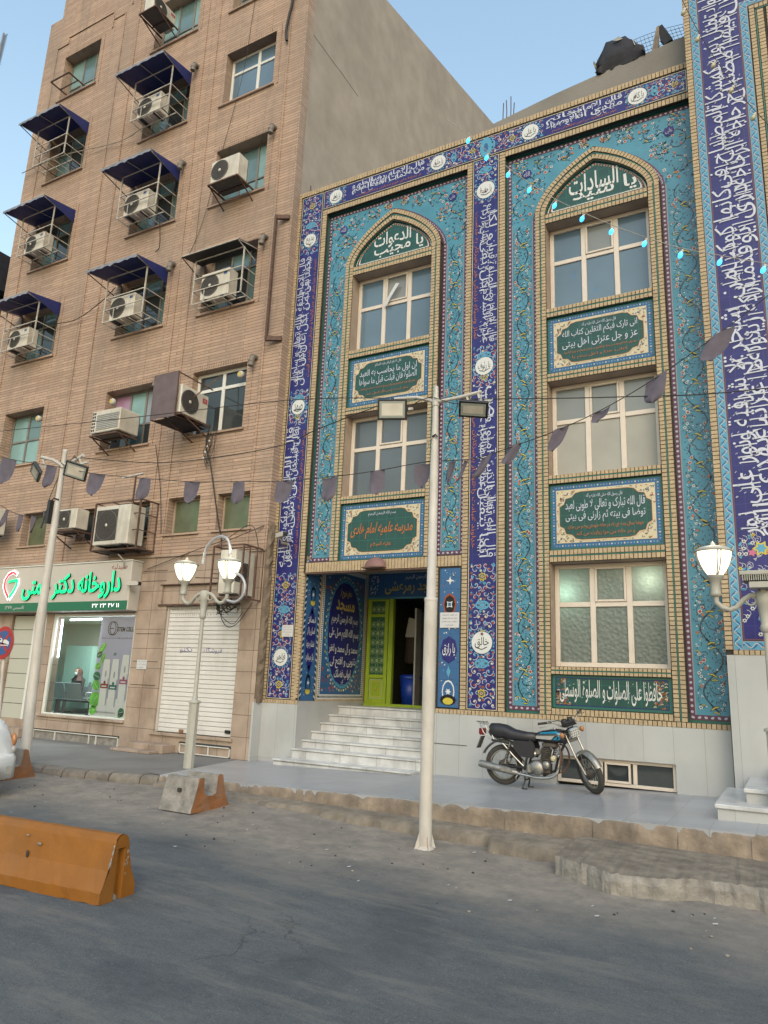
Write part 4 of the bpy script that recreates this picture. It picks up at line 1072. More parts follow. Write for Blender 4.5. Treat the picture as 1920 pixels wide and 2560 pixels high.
def cartouche(x0, x1, z0, z1, lines, orange=(), title=None, big=None, foot=None, name='inscription_tile_panel'):
    mb = MB(); d = Deco(mb, 'y', .053); rnd = random.Random(int(x0*100))
    d.rect(x0, x1, z0, z1, 'green_glaze', 0)
    a, b_, c, e = x0+.03, x1-.03, z0+.03, z1-.03
    d.rect(a, b_, c, e, 'mid_blue_tile', 1)
    n = int((b_-a)/.05)
    for t in range(n):
        for zz in (c+.035, e-.035): d.ell(a+.03+(b_-a-.06)*t/(n-1), zz, .013, .016, ['sky_tile', 'grey_glaze', 'sky_tile', 'cream_glaze'][t % 4], 2, 6)
    n = int((e-c)/.05)
    for t in range(n):
        for uu in (a+.035, b_-.035): d.ell(uu, c+.03+(e-c-.06)*t/(n-1), .016, .013, ['sky_tile', 'grey_glaze', 'sky_tile', 'cream_glaze'][t % 4], 2, 6)
    a += .08; b_ -= .08; c += .08; e -= .08
    d.rect(a, b_, c, e, 'cream_glaze', 3)
    for _ in range(900):
        u = rnd.uniform(a+.02, b_-.02); v = rnd.uniform(c+.02, e-.02)
        if (abs(u-(a+b_)/2) > (b_-a)/2-.42) or (abs(v-(c+e)/2) > (e-c)/2-.12):
            r = rnd.uniform(.014, .026); st = rnd.random()*6.28
            d.stroke(spiral(u, v, r*.3, r, st, st+4, 6), .009, rnd.choice(['orange_glaze', 'green_tile', 'red_glaze', 'leaf_dark', 'white_glaze', 'mid_blue_tile']), 4)
    # green cartouche with scalloped corners
    cu, cv = (a+b_)/2, (c+e)/2; hw, hh = (b_-a)/2-.055, (e-c)/2-.045
    def outline(k_):
        W_, H_ = hw-k_, hh-k_; s = min(.24, H_*.52); pts = []
        base = [(W_, H_-s*1.15), (W_-s*.35, H_-s*.95), (W_-s*.5, H_-s*.5), (W_-s*.95, H_-s*.42), (W_-s*1.25, H_-.02), (W_-s*1.7, H_)]
        pts += [(x, y) for x, y in base] + [(-x, y) for x, y in reversed(base)] + [(-x, -y) for x, y in base] + [(x, -y) for x, y in reversed(base)]
        return [(cu+x, cv+y) for x, y in pts]
    def fanp(pts, m, lay):
        vs = [d.P(cu, cv, lay)]+[d.P(u, v, lay) for u, v in pts]; n = len(pts)
        mb.add(vs, [(0, 1+t, 1+(t+1) % n) for t in range(n)], m)
    fanp(outline(-.018), 'cream_glaze', 5); fanp(outline(0), 'orange_glaze', 6); fanp(outline(.008), 'green_tile', 7)
    H2 = hh*2*.92; W2 = hw*2*.86; y = cv+H2/2
    if title: d.text(title, cu, y-.055, W2*.46, .085, 'script_white', 9, 0, .004); ticks(d, cu-hw*.8, cu+hw*.8, cv-hh*(.1 if orange else .5), cv+hh*.72, 46 if lines else 10, rnd, 'script_white', .022); y -= .12
    rest = y-(cv-H2/2)
    if big:
        d.text(big, cu, cv+.0, W2*1.02, hh*.78, 'orange_glaze', 9, 0, .01, shear=.2); d.text(foot, cu, cv-hh*.68, W2*.34, hh*.26, 'orange_glaze', 9, 0, .006)
    else:
        no = len(orange); unit = rest/(len(lines)*1.0+no*.62)
        for t in lines:
            d.text(t, cu, y-unit*.48, W2, unit*.98, 'script_white', 9, 0, .004); y -= unit
        for j, t in enumerate(orange):
            d.text(t, cu, y-unit*.30, W2*(.95-.22*j), unit*.40, 'orange_glaze', 9, 0, .004); y -= unit*.60
    return mb.build(name, TB)
for b in BAYS: b['a'] = (b['jl'][1]+.004, b['jr'][0]-.004)
cartouche(*BAYS[0]['a'], 7.135, 8.235, ['ان اول ما یحاسب به العبد', 'الصلوة فان قبلت قبل ما سواها'], ['امام باقر علیه السلام فرمود اولین چیزی که از بنده حساب می کشند', 'نماز است پس اگر قبول شد'], 'قال الامام الباقر علیه السلام')
cartouche(*BAYS[0]['a'], 3.915, 5.065, [], [], 'بسم الله الرحمن الرحیم', 'مدرسه علمیه امام هادی', 'علیه السلام')
cartouche(*BAYS[1]['a'], 7.135, 8.235, ['انی تارک فیکم الثقلین کتاب الله', 'عز و جل عترتی اهل بیتی'], ['رسول خدا فرمود من بجا میگذارم در میان شما دو چیز گرانبها', 'کتاب خدا و اهل بیتم را'], 'قال رسول الله صلی الله علیه و آله')
cartouche(*BAYS[1]['a'], 3.915, 5.065, ['قال الله تبارک و تعالی لا طوبی لعبد', 'توضا فی بیته ثم زارنی فی بیتی'], ['خوشا بحال بنده ای که در خانه خودش وضو می سازد', 'و در خانه من مرا زیارت می کند'], 'قال رسول الله صلی الله علیه و آله')
mb = MB(); d = Deco(mb, 'y', .053); x0, x1 = BAYS[1]['a']
d.rect(x0, x1, 1.325, 1.845, 'green_glaze', 0); d.frame(x0+.05, x1-.05, 1.365, 1.81, .012, 'navy_tile', 2); d.rect(x0+.06, x1-.06, 1.375, 1.80, 'green_tile', 1)
rnd = random.Random(4)
for sg in (-1, 1):
    for t in range(70):
        v = rnd.uniform(1.385, 1.79); lim = .10+.13*abs((v-1.5875)/.2)
        u = rnd.uniform(0, lim); uu = (x0+.07+u) if sg < 0 else (x1-.07-u)
        d.stroke([(uu-.02, v-.014), (uu, v+.004), (uu+.022, v-.008)], .012, rnd.choice(['orange_glaze', 'cream_glaze', 'mid_blue_tile', 'orange_glaze']), 2)
d.text('حافظوا علی الصلوات', (x0+x1)/2+.36, 1.59, .82, .37, 'white_glaze', 4, 0, .006); d.text('و الصلوة الوسطی', (x0+x1)/2-.44, 1.60, .72, .36, 'white_glaze', 4, 0, .006)
ticks(d, x0+.25, x1-.25, 1.40, 1.78, 30, rnd, 'white_glaze', .025)
mb.build('inscription_tile_panel', TB)

# windows of the two bays
for bi, b in enumerate(BAYS):
    a0, a1 = b['jl'][1], b['jr'][0]; W_ = a1-a0
    for wi_, (z0, z1) in enumerate(wins):
        if b['left'] and wi_ == 2: continue
        m1, m2 = a0+W_*.345, a0+W_*.665; tz = z0+(z1-z0)*.60
        if wi_ == 0: pf = lambda i, j: 'pane_grey' if (i == 1 and j == 1) else 'pane_blue'
        elif wi_ == 1: pf = (lambda i, j: 'pane_slate') if b['left'] else (lambda i, j: 'curtain_grey' if j == 0 else 'pane_grey')
        else: pf = lambda i, j: 'frosted'
        vent = (m1+.045, m2-.045, tz+.04, z1-.07)
        wo_ = window(TB, a0+.005, a1-.005, z0+.005, z1-.005, .30, [m1, m2], [tz], 'white_frame', pf, .075, vent)
        if wi_ == 0 and b['left']:
            mb = MB(); mb.add([(m1+.30, .22, tz+.42), (m1+.16, .20, tz+.18), (m1+.03, .21, tz-.05), (m1+.10, .2, tz-.08), (m1+.22, .19, tz+.12), (m1+.38, .22, tz+.40)], [(0, 1, 4, 5), (1, 2, 3, 4)], 'paper'); mb.build('loose_tape', wo_)
for x, z, e in ((-3.25, 3.22, (0.80, 1.0, 0.88)), (-1.90, 3.40, (1.0, 0.96, 0.80))):
    ld = bpy.data.lights.new('room_lamp', 'POINT'); ld.energy = 9; ld.color = e; ld.shadow_soft_size = .09
    lo = bpy.data.objects.new('room_lamp', ld); COL.objects.link(lo); lo.location = (x, .52, z)

# marble plinth, basement window, steps
mb = MB(); MY = -.004
for x0, x1, hs in ((-9.36, -8.44, []), (-5.71, XR, [(-3.38, -1.59, .0, .60)])):
    holes_wall(mb, x0, x1, 0, ZB, hs, MY, 'marble_wall')
    mb.quad((x0, MY, ZB), (x1, MY, ZB), (x1, .02, ZB), (x0, .02, ZB), 'marble_wall')
    if x0 < -9:
        mb.box(-9.335, -9.292, -.268, MY, -.05, 1.14, 'marble_wall', skip="kb")
        mb.quad((-8.44, MY, 0), (-8.44, 2.55, 0), (-8.44, 2.55, 1.19), (-8.44, MY, 1.19), 'marble_wall'); mb.build('marble_plinth', TB); mb = MB()
reveal(mb, -3.38, -1.59, .0, .60, MY, .16, 'marble_wall', "b")
mb.box(-5.70, -4.9, -.012, MY, .62, .628, 'brick_joint')
mb.quad((-5.71, MY, 0), (-5.71, 2.55, 0), (-5.71, 2.55, 1.19), (-5.71, MY, 1.19), 'marble_wall')
mb.build('marble_plinth', TB)
wb = window(TB, -3.375, -1.595, .20, .595, .10, [-2.70, -2.19], [], 'white_frame', lambda i, j: 'pane_dark', .05, (-2.64, -2.25, .25, .55))
steps = [(-.45, .155), (-.107, .331), (.211, .475), (.519, .626), (.829, .784), (1.137, .935), (1.467, 1.106)]
mb = MB()
for i, (y, z) in enumerate(steps):
    y2 = steps[i+1][0]+.03 if i < 6 else 2.75
    x0 = -8.62 if i == 0 else -8.44-.002*(7-i); zb = steps[i-1][1] if i else 0.0
    mb.bbox(x0-.0, -5.712, y, y2, z-.034, z, 'marble_step', .005)
    mb.box(x0+.012, -5.714, y+.022, y2, zb-.02, z-.034, 'marble_step', skip="tb")
    mb.box(x0+.012, -5.714, y+.0215, y+.03, z-.041, z-.034, 'brick_joint')
sf = mb.build('entrance_steps', TB)

# entrance recess
mb = MB(); X0, X1, YD, ZC_ = -8.44, -5.71, 2.55, 4.05
mb.quad((X0, .0, 1.19), (X0, YD, 1.19), (X0, YD, ZC_), (X0, .0, ZC_), 'cream_brick')
mb.quad((X1, .0, 1.19), (X1, YD, 1.19), (X1, YD, ZC_), (X1, .0, ZC_), 'cream_brick')
mb.box(X0, X1, .15, .30, 3.70, ZC_, 'steel_frame'); mb.quad((X0, .013, 3.702), (X1, .013, 3.702), (X1, .15, 3.702), (X0, .15, 3.702), 'steel_frame')
mb.quad((X0, .18, ZC_), (X1, .18, ZC_), (X1, YD, ZC_), (X0, YD, ZC_), 'marble_wall')
mb.box(X0-.02, X1+.02, -.03, .10, 3.675, 3.70, 'rust_steel')
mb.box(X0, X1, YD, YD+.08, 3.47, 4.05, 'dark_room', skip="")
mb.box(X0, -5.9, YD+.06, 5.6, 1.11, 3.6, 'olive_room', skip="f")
mb.build('entrance_recess', TB)
# stripe pilaster and oval prayer panel on the side wall
mb = MB(); d = Deco(mb, 'x', X0+.004, 1)
d.rect(.02, .57, 1.20, 3.99, 'mid_blue_tile', 0)
n = 46
for t in range(n):
    v = 1.22+(3.98-1.22)*t/n; hgt = (3.98-1.22)/n
    for u0, sgn in ((.02, 1), (.515, -1)):
        a = [(u0, v), (u0+.055, v+.035*sgn), (u0+.055, v+.035*sgn+hgt*.5), (u0, v+hgt*.5)]
        d.poly(a, 'white_glaze' if t % 2 else 'black_glaze', 1)
d.ell(.295, 2.40, .17, .58, 'navy_tile_side', 2, 24); d.ell(.295, 2.98, .06, .10, 'navy_tile_side', 2, 4); d.ell(.295, 1.82, .06, .10, 'navy_tile_side', 2, 4)
for t, v in (('نماز', 2.78), ('انسان را از', 2.56), ('فحشا و بدیها', 2.30), ('باز میدارد', 2.04)): d.text(t, .295, v, .27, .17, 'white_glaze', 3, 0, .015)
for v in (3.3, 1.55):
    d.ell(.295, v, .09, .17, 'black_glaze', 2, 16); d.ell(.295, v-.02, .06, .12, 'mid_blue_tile', 3, 14); d.star(.295, v, .05, 'white_glaze', 4, 5, .4); d.ell(.295, v-.17, .08, .06, 'yellow_glaze', 3, 10)
rnd = random.Random(8)
for _ in range(60):
    u = rnd.uniform(.1, .49); v = rnd.uniform(1.3, 3.9); d.star(u, v, .013, rnd.choice(['white_glaze', 'yellow_glaze', 'red_glaze', 'white_glaze']), 1.5, 5, .5)
mb.build('prayer_tile_panel', TB)
mb = MB(); d = Deco(mb, 'x', X0+.004, 1); A0, A1, Z0, Z1 = .64, 2.47, 1.23, 4.0
d.rect(A0, A1, Z0, Z1, 'white_glaze', 0)
n = 40
for t in range(n):
    for v in (Z0+.05,): d.ell(A0+.03+(A1-A0-.06)*t/(n-1), v, .014, .03, 'black_glaze', 1, 8)
n = 62
for t in range(n):
    for u in (A0+.045, A1-.045): d.ell(u, Z0+.06+(Z1-Z0-.1)*t/(n-1), .026, .012, 'black_glaze', 1, 8)
d.rect(A0+.09, A1-.09, Z0+.10, Z1-.09, 'mid_blue_tile', 1)
cu, cv = (A0+A1)/2, 2.62
for sg in (-1, 1):
    for s2 in (-1, 1):
        for _ in range(40):
            u = rnd.uniform(.30, .80); v = rnd.uniform(.75, 1.25)
            if (u/.74)**2+(v/1.15)**2 > 1.15: d.star(cu+sg*u, cv+s2*v, .03, rnd.choice(['red_glaze', 'orange_glaze', 'red_glaze', 'green_glaze', 'cream_glaze']), 2, 5, .5, rnd.random())
for t in range(52):
    a = 2*math.pi*t/52; d.star(cu+.745*math.cos(a), cv+1.21*math.sin(a), .033, 'yellow_glaze' if t % 2 else 'white_glaze', 3, 6, .55, a); d.ell(cu+.70*math.cos(a+.06), cv+1.14*math.sin(a+.06), .03, .045, 'sky_tile', 3, 8, a)
pts = []
for t in range(96):
    a = 2*math.pi*t/96; r = 1+.018*abs(math.sin(a*12)); pts.append((cu+.655*r*math.copysign(abs(math.cos(a))**.9, math.cos(a)), cv+1.09*r*math.copysign(abs(math.sin(a))**.92, math.sin(a))))
vs = [d.P(cu, cv, 4)]+[d.P(u, v, 4) for u, v in pts]; mb.add(vs, [(0, 1+t, 1+(t+1) % 96) for t in range(96)], 'sky_tile')
vs = [d.P(cu, cv, 5)]+[d.P(cu+(u-cu)*.98, cv+(v-cv)*.985, 5) for u, v in pts]; mb.add(vs, [(0, 1+t, 1+(t+1) % 96) for t in range(96)], 'navy_tile_side')
for t, v, w_, h_, m in (('دعای خروج از', 3.46, .46, .19, 'gold_glaze'), ('مسجد', 3.17, .72, .27, 'gold_glaze'), ('بسم الله الرحمن الرحیم', 2.88, 1.02, .22, 'white_glaze'),
                    ('بسم الله اللهم صل علی', 2.58, 1.14, .23, 'white_glaze'), ('محمد و آل محمد و اغفر', 2.28, 1.12, .22, 'white_glaze'),
                    ('ذنوبی و افتح لی', 1.99, 1.0, .22, 'white_glaze'), ('ابواب فضلک', 1.74, .64, .19, 'white_glaze'), ('ک', 1.60, .08, .07, 'white_glaze')):
    d.text(t, cu, v, w_*1.04, h_*1.12, m, 7, 0, .018)
    ticks(d, cu-w_*.45, cu+w_*.45, v-.08, v+.10, int(w_*16), rnd, m, .028)
mb.build('prayer_tile_panel', TB)
# front pilaster right of the entrance
mb = MB(); d = Deco(mb, 'y', FA); x0, x1, z0, z1 = -5.485, -5.055, 1.22, 3.69
d.rect(x0, x1, z0, z1, 'black_glaze', 0); d.rect(x0+.015, x1-.015, z0+.015, z1-.015, 'mid_blue_tile', 1); cu = (x0+x1)/2
d.star(cu, 2.22, .17, 'sky_tile', 3, 8, .8); 
for rr, m, l in ((.165, 'navy_tile', 4),): 
    pts = [(cu+rr*(1-.1*abs(math.sin(4*a)))*math.cos(a), 2.22+rr*1.45*(1-.1*abs(math.sin(4*a)))*math.sin(a)) for a in [2*math.pi*t/32 for t in range(32)]]
    vs = [d.P(cu, 2.22, l)]+[d.P(u, v, l) for u, v in pts]; mb.add(vs, [(0, 1+t, 1+(t+1) % 32) for t in range(32)], m)
d.text('یا رازق', cu, 2.22, .24, .22, 'white_glaze', 6, 0, .01)
d.ell(cu, 3.02, .13, .20, 'red_glaze', 3, 8); d.ell(cu, 3.02, .105, .165, 'black_glaze', 4, 8); d.star(cu, 3.02, .08, 'white_glaze', 5, 4, .5, .78); d.star(cu, 3.02, .05, 'mid_blue_tile', 6, 4, .5, .78)
d.ell(cu, 1.50, .12, .20, 'white_glaze', 3, 12); d.ell(cu, 1.50, .10, .17, 'mid_blue_tile', 4, 12); d.star(cu, 1.5, .06, 'white_glaze', 5, 6, .5); d.ell(cu, 1.36, .15, .09, 'black_glaze', 5, 12); d.ell(cu, 1.34, .10, .06, 'yellow_glaze', 6, 10)
d.ell(cu, 1.84, .04, .10, 'sky_tile', 3, 4); d.star(cu, 3.45, .08, 'white_glaze', 3, 4, .35); d.star(cu, 2.62, .06, 'white_glaze', 3, 4, .4)
for _ in range(70):
    u = rnd.uniform(x0+.03, x1-.03); v = rnd.uniform(z0+.05, z1-.05); d.star(u, v, rnd.uniform(.011, .02), rnd.choice(['white_glaze', 'sky_tile', 'cream_glaze', 'red_glaze', 'leaf_dark']), 2, 5, .5, rnd.random())
mb.build('pilaster_tile_panel', TB)
# header board over the door
mb = MB(); d = Deco(mb, 'y', YD-.006)
d.rect(X0+.01, X1-.01, 3.47, 4.04, 'mid_blue_tile', 0); d.rect(X0+.05, X1-.05, 3.53, 4.04, 'mid_blue_tile', 1); d.rect(X0+.01, X1-.01, 3.47, 3.51, 'sky_tile', 1)
d.text('مسجد رمرعشی', -7.3, 3.72, 1.4, .30, 'gold_glaze', 3, 0, .02); d.text('بسم الله الرحمن الرحیم', -7.05, 3.94, .85, .13, 'white_glaze', 3, 0, .012)
for _ in range(40): d.star(X0+rnd.uniform(.06, .3), rnd.uniform(3.56, 4.0), .022, rnd.choice(['white_glaze', 'lavender_glaze', 'navy_tile']), 2, 5, .5)
mb.build('header_board', TB)
# lime green door
mb = MB()
L0, L1 = -8.40, -7.86
for q in ((L0, L0+.09, 1.16, 3.46), (L1-.09, L1, 1.16, 3.46), (L0+.09, L1-.09, 1.16, 1.24), (L0+.09, L1-.09, 1.70, 1.78), (L0+.09, L1-.09, 3.06, 3.12), (L0+.09, L1-.09, 3.42, 3.46)): mb.bbox(q[0], q[1], YD-.06, YD-.01, q[2], q[3], 'lime_paint', .006)
mb.bbox(L1+.03, L1+.14, YD-.09, YD+.02, 1.16, 3.46, 'lime_paint', .008)
mb.bbox(L0, X1-.1, YD-.10, YD, 1.10, 1.165, 'lime_paint', .006); mb.bbox(X1-.12, X1-.02, YD-.09, YD, 1.16, 3.46, 'lime_paint', .006)
dr = mb.build('door', TB)
mb = MB(); d = Deco(mb, 'y', YD-.025)
for z0, z1 in ((1.78, 3.06), (3.12, 3.42)):
    d.rect(L0+.09, L1-.09, z0, z1, 'door_green', 0); cx = (L0+L1)/2; zz = z0+.11
    while zz < z1-.05:
        for sg in (-1, 0, 1):
            r = .105 if sg == 0 else .08
            for t in range(5):
                a = math.pi*t/5
                if cx+sg*.15-r > L0+.07 or True:
                    p = (cx+sg*.12-r*math.cos(a)*.9, max(z0, min(z1, zz-r*math.sin(a)))); q = (cx+sg*.12+r*math.cos(a)*.9, max(z0, min(z1, zz+r*math.sin(a))))
                    p = (max(L0+.09, min(L1-.09, p[0])), p[1]); q = (max(L0+.09, min(L1-.09, q[0])), q[1]); d.stroke([p, q], .010, 'door_pattern', 2)
        d.ell(cx, zz, .03, .03, 'door_pattern', 3, 8); zz += .20
d.rect(L0+.09, L1-.09, 1.24, 1.70, 'lime_paint', 0); d.frame(L0+.11, L1-.11, 1.26, 1.68, .02, 'door_pattern', 2); d.frame(L0+.15, L1-.15, 1.30, 1.64, .008, 'gold_glaze', 2)
mb.build('door_panel', dr)
mb = MB(); mb.sphere(((L0+L1)/2, YD-.05, 1.47), .022, 'gold_glaze'); mb.build('door_knob', dr)

# roof upstand wall behind the tiles, with its clutter as things of their own
mb = MB(); P_ = [(-4.6, 12.70), (-4.54, 12.965), (-3.22, 13.17), (-1.78, 13.33), (XR+.02, 13.44), (XR+.02, 12.70)]
mb.prism(P_, 'y', .12, .34, 'roof_plaster'); mb.quad((-9.3, .2, 12.745), (-4.6, .2, 12.745), (-4.6, 12, 12.745), (-9.3, 12, 12.745), 'roof_plaster')
mb.build('roof_upstand', TB)

# ------------------------------------------------------------------ the big navy building on the right
BB = thing('large_tiled_building', (0.6, -0.3, 0.2), 'taller building at the right edge with a wide navy band of white calligraphy', 'building')
YB = -.3; ZP = 2.19; ZH = 13.18
mb = MB()
mb.quad((-.80, YB+.012, ZP), (.92, YB+.012, ZP), (.92, YB+.012, 15.2), (-.80, YB+.012, 15.2), J) if False else None
holes_wall(mb, -.80, 8, ZP, 15.2, [(.62, 2.9, ZP, 12.5)], YB+.012, J)
mb.quad((-.80, YB+.012, 0), (-.80, 10, 0), (-.80, 10, 15.2), (-.80, YB+.012, 15.2), 'grey_render')
mb.quad((-.80, YB+.012, 15.2), (8, YB+.012, 15.2), (8, 10, 15.2), (-.80, 10, 15.2), 'roof_plaster')
reveal(mb, .62, 2.9, ZP, 12.5, YB+.012, YB+1.2, 'plaster_beige'); mb.quad((.62, YB+1.2, ZP), (2.9, YB+1.2, ZP), (2.9, YB+1.2, 12.5), (.62, YB+1.2, 12.5), 'pane_dark')
mb.build('wall', BB)
mb = MB()
mb.box(-.79, 8, YB-.004, YB+.2, .1, ZP, 'marble_wall', skip="bk"); mb.build('marble_plinth', BB)
k = MB()
bricks(k, (-.75, ZP+.07), (-.75, 15.2), .10, YB+.012, .022); bricks(k, (-.70, ZP+.035), (.62, ZP+.035), .07, YB+.012, .022)
bricks(k, (.275, ZP+.07), (.275, ZH-.03), .085, YB+.012, .022); bricks(k, (.40, ZP+.07), (.40, ZH-.16), .10, YB+.012, .022); bricks(k, (.54, ZP+.07), (.54, ZH-.16), .10, YB+.012, .022)
bricks(k, (.32, ZH-.07), (6, ZH-.07), .085, YB+.012, .022)
d = Deco(k, 'y', YB); d.rect(.325, .345, ZP+.07, ZH-.12, 'green_glaze', 1); d.rect(.325, 6, ZH-.14, ZH-.12, 'green_glaze', 1)
k.build('brick_trim', BB)
def wave(d, u0, u1, v0, v1, vert):
    d.rect(u0, u1, v0, v1, 'grey_glaze', 0); d.rect(u0+.012, u1-.012, v0+.012, v1-.012, 'sky_tile', 1)
    W_ = (u1-u0) if vert else (v1-v0); L = (v1-v0) if vert else (u1-u0); n = int(L/.012); per = .165
    for off, m, wd, l in ((0, 'mid_blue_tile', .022, 2), (.030, 'wave_light', .014, 3)):
        pts = []
        for t in range(n+1):
            s_ = L*t/n; a = W_*.26*math.sin(2*math.pi*(s_+off)/per)
            pts.append(((u0+u1)/2+a, v0+s_) if vert else (u0+s_, (v0+v1)/2+a))
        d.stroke(pts, wd, m, l)
    s_ = per*.5
    while s_ < L:
        for q, sg in ((0, 1), (per/2, -1)):
            c = ((u0+u1)/2-sg*W_*.17, v0+s_+q*1) if vert else (u0+s_+q, (v0+v1)/2-sg*W_*.17)
            d.ell(c[0], c[1], .016, .011, 'cream_glaze', 4, 7); d.ell(c[0], c[1], .008, .006, 'red_glaze', 5, 6)
        s_ += per
mb = MB(); d = Deco(mb, 'y', YB+.006)
wave(d, -.695, -.565, ZP+.07, 15.2, True); wave(d, .09, .215, ZP+.07+.13, ZH+.13, True); wave(d, -.565, .215, ZP+.07, ZP+.20, False); wave(d, .215, 6, ZH, ZH+.13, False)
mb.build('wave_tile_border', BB)
mb = MB(); d = Deco(mb, 'y', YB+.008)
u0, u1 = -.56, .085; v0 = ZP+.21
d.rect(u0, u1, v0, 15.1, 'navy_tile', 0); d.rect(u1, 6, ZH+.14, 15.1, 'navy_tile', 0); d.frame(u0, u1, v0, 15.1, .02, 'purple_glaze', 1)
verse = ['الله نور السماوات و الارض', 'مثل نوره کمشکاة فیها مصباح', 'المصباح فی زجاجة الزجاجة', 'کانها کوکب دری یوقد', 'من شجرة مبارکة زیتونة', 'لا شرقیة و لا غربیة', 'نور علی نور یهدی الله']
band_text(d, verse, u0+.02, u1-.02, 3.9, 15.0, 1, rows=2, seed=41, bold=.0, tk=18, stems=.072)
band_text(d, ['بسم الله الرحمن الرحیم'], u1+.1, 4, ZH+.3, 15.0, 0, rows=2, seed=42, stems=.12)
rnd = random.Random(77)
for sg in (-1, 1):
    for _ in range(34):
        v = rnd.uniform(v0+.03, 3.95); u = rnd.uniform(.03, .30)
        if sg < 0 and abs(v-3.4) < .0: continue
        cu = u0+u if sg < 0 else u1-u; kd = rnd.choice(['w', 'w', 'y2', 'b', 's'])
        if kd == 'y2': d.star(cu, v, .034, 'yellow_glaze', 3, 6, .55, rnd.random()); d.ell(cu, v, .01, .01, 'red_glaze', 4, 6)
        elif kd == 's': d.ell(cu, v, .04, .018, 'sky_tile', 2, 8, rnd.random()*3)
        else: flower(d, cu, v, .034, kd, 3, rnd)
        d.stroke(spiral(cu, v+.03, .02, .06, rnd.random()*6, 8, 7), .008, 'lavender_glaze', 2)
d.star((u0+u1)/2, 3.72, .12, 'yellow_glaze', 4, 6, .6); d.star((u0+u1)/2, 3.72, .08, 'sky_tile', 5, 6, .6); d.star((u0+u1)/2-.12, 3.66, .06, 'pink', 4, 5, .6); d.star((u0+u1)/2+.12, 3.66, .06, 'pink', 4, 5, .6)
mb.build('calligraphy_tile_band', BB)
mb = MB()
mb.bbox(-.90, 6, -2.2, YB, .385-.05, .385, 'marble_step', .008); mb.box(-.87, 6, -2.17, YB, .0, .335, 'marble_wall', skip="b")
mb.bbox(-.60, 6, -1.86, YB, .55-.05, .55, 'marble_step', .008); mb.box(-.575, 6, -1.83, YB, .38, .50, 'marble_wall', skip="b")
mb.bbox(-.30, 6, -1.50, YB, .71-.05, .71, 'marble_step', .008); mb.box(-.275, 6, -1.47, YB, .54, .66, 'marble_wall', skip="b")
mb.build('entrance_steps', BB)

# ------------------------------------------------------------------ brick apartment building
AB = thing('apartment_building', (-14.6, -0.25, 0.03), 'tall tan brick apartment building with rows of square windows and air conditioners', 'building')
YA = -.25; BX0, BX1 = -20.02, -9.30; CLAD = 4.19
COLS = {'A': (-18.93, -17.26), 'B': (-14.82, -13.12), 'C': (-11.87, -10.24)}
ROWS = {1: (19.08, 20.72), 2: (16.06, 17.66), 3: (13.06, 14.66), 4: (10.08, 11.70), 5: (6.98, 8.56)}
TOPR = 23.3
open_ = []
for c, (x0, x1) in COLS.items():
    for r, (z0, z1) in ROWS.items(): open_.append((c, r, x0, x1, z0, z1))
small = [('A6', -17.40, -16.42, 4.68, 5.56), ('B6a', -15.25, -14.6, 4.68, 5.5), ('B6', -13.9, -12.80, 4.68, 5.53), ('C6', -12.22, -11.26, 4.68, 5.53), ('D6', -10.74, -9.80, 4.68, 5.50), ('Z6', -19.6, -18.7, 4.68, 5.56)]
mb = MB()
H = [(x0, x1, z0, z1) for _, _, x0, x1, z0, z1 in open_]+[(x0, x1, z0, z1) for _, x0, x1, z0, z1 in small]
holes_wall(mb, BX0, BX1, CLAD, 22.55, H, YA, 'brown_brick')
mb.quad((-19.45, YA, 22.55), (BX1, YA, 22.55), (BX1, YA, TOPR), (-19.45, YA, TOPR), 'brown_brick')
for h in H: reveal(mb, *h, YA, YA+.36, 'brown_brick')
for x0, x1, z in ((BX0, -19.45, 22.55), (-19.45, BX1, TOPR)):
    mb.quad((x0, YA, z), (x1, YA, z), (x1, YA+.3, z), (x0, YA+.3, z), 'brown_brick')
mb.quad((BX0, YA, 0), (BX0, 10, 0), (BX0, 10, 22.4), (BX0, YA, 22.55), 'grey_render')
mb.quad((BX0, 0.0, 22.5), (BX1, 0.0, 20.9), (BX1, 10, 24.0), (BX0, 10, 22.5), 'roof_plaster')
mb.quad((BX1-.02, YA, TOPR), (BX1-.02, YA+.3, TOPR), (BX1-.02, YA+.3, 20), (BX1-.02, YA, 20), 'grey_render')
# brick return and rendered party wall on the right
mb.quad((BX1, YA, 1.0), (BX1, YA+.34, 1.0), (BX1, YA+.34, 12.73), (BX1, YA, 12.73), 'rough_wall') if False else None
mb.quad((BX1, YA, 4.6), (BX1, .015, 4.6), (BX1, .015, TOPR), (BX1, YA, TOPR), 'brown_brick')
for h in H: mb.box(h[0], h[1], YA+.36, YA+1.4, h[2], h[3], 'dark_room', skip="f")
wl = mb.build('wall', AB)
mb = MB()
mb.quad((BX1+.001, .014, 12.5), (BX1+.001, 13.2, 12.5), (BX1+.001, 13.2, 25.0), (BX1+.001, .014, 20.9), 'grey_render')
rnd = random.Random(4); pts_ = [(.05+.22*i, 17.39+rnd.uniform(-.012, .012)) for i in range(11)]
mb.add([(BX1+.003, y, z-.012) for y, z in pts_]+[(BX1+.003, y, z+.010) for y, z in pts_], [(i, i+1, 12+i, 11+i) for i in range(10)], 'brick_joint')
for y, z in ((7.9, 19.3), (7.4, 16.9), (.35, 12.95), (2.2, 14.2)): mb.box(BX1, BX1+.01, y, y+.05, z, z+.30, 'rough_wall')
mb.build('party_wall', AB)
YC0 = YA-.006
mb = MB()   # bare rough edge of the pier beside the tiles, bulging a little
n = 34; rnd = random.Random(2); vs = []
for k_ in range(n+1):
    z = 1.12+(4.75-1.12)*k_/n
    for t in range(4): vs.append((BX1+(-.05 if t == 0 else .004)+(.035 if t in (1, 2) else 0)*rnd.uniform(.2, 1.6), (YC0 if t == 0 else YA+.26*t/3), z))
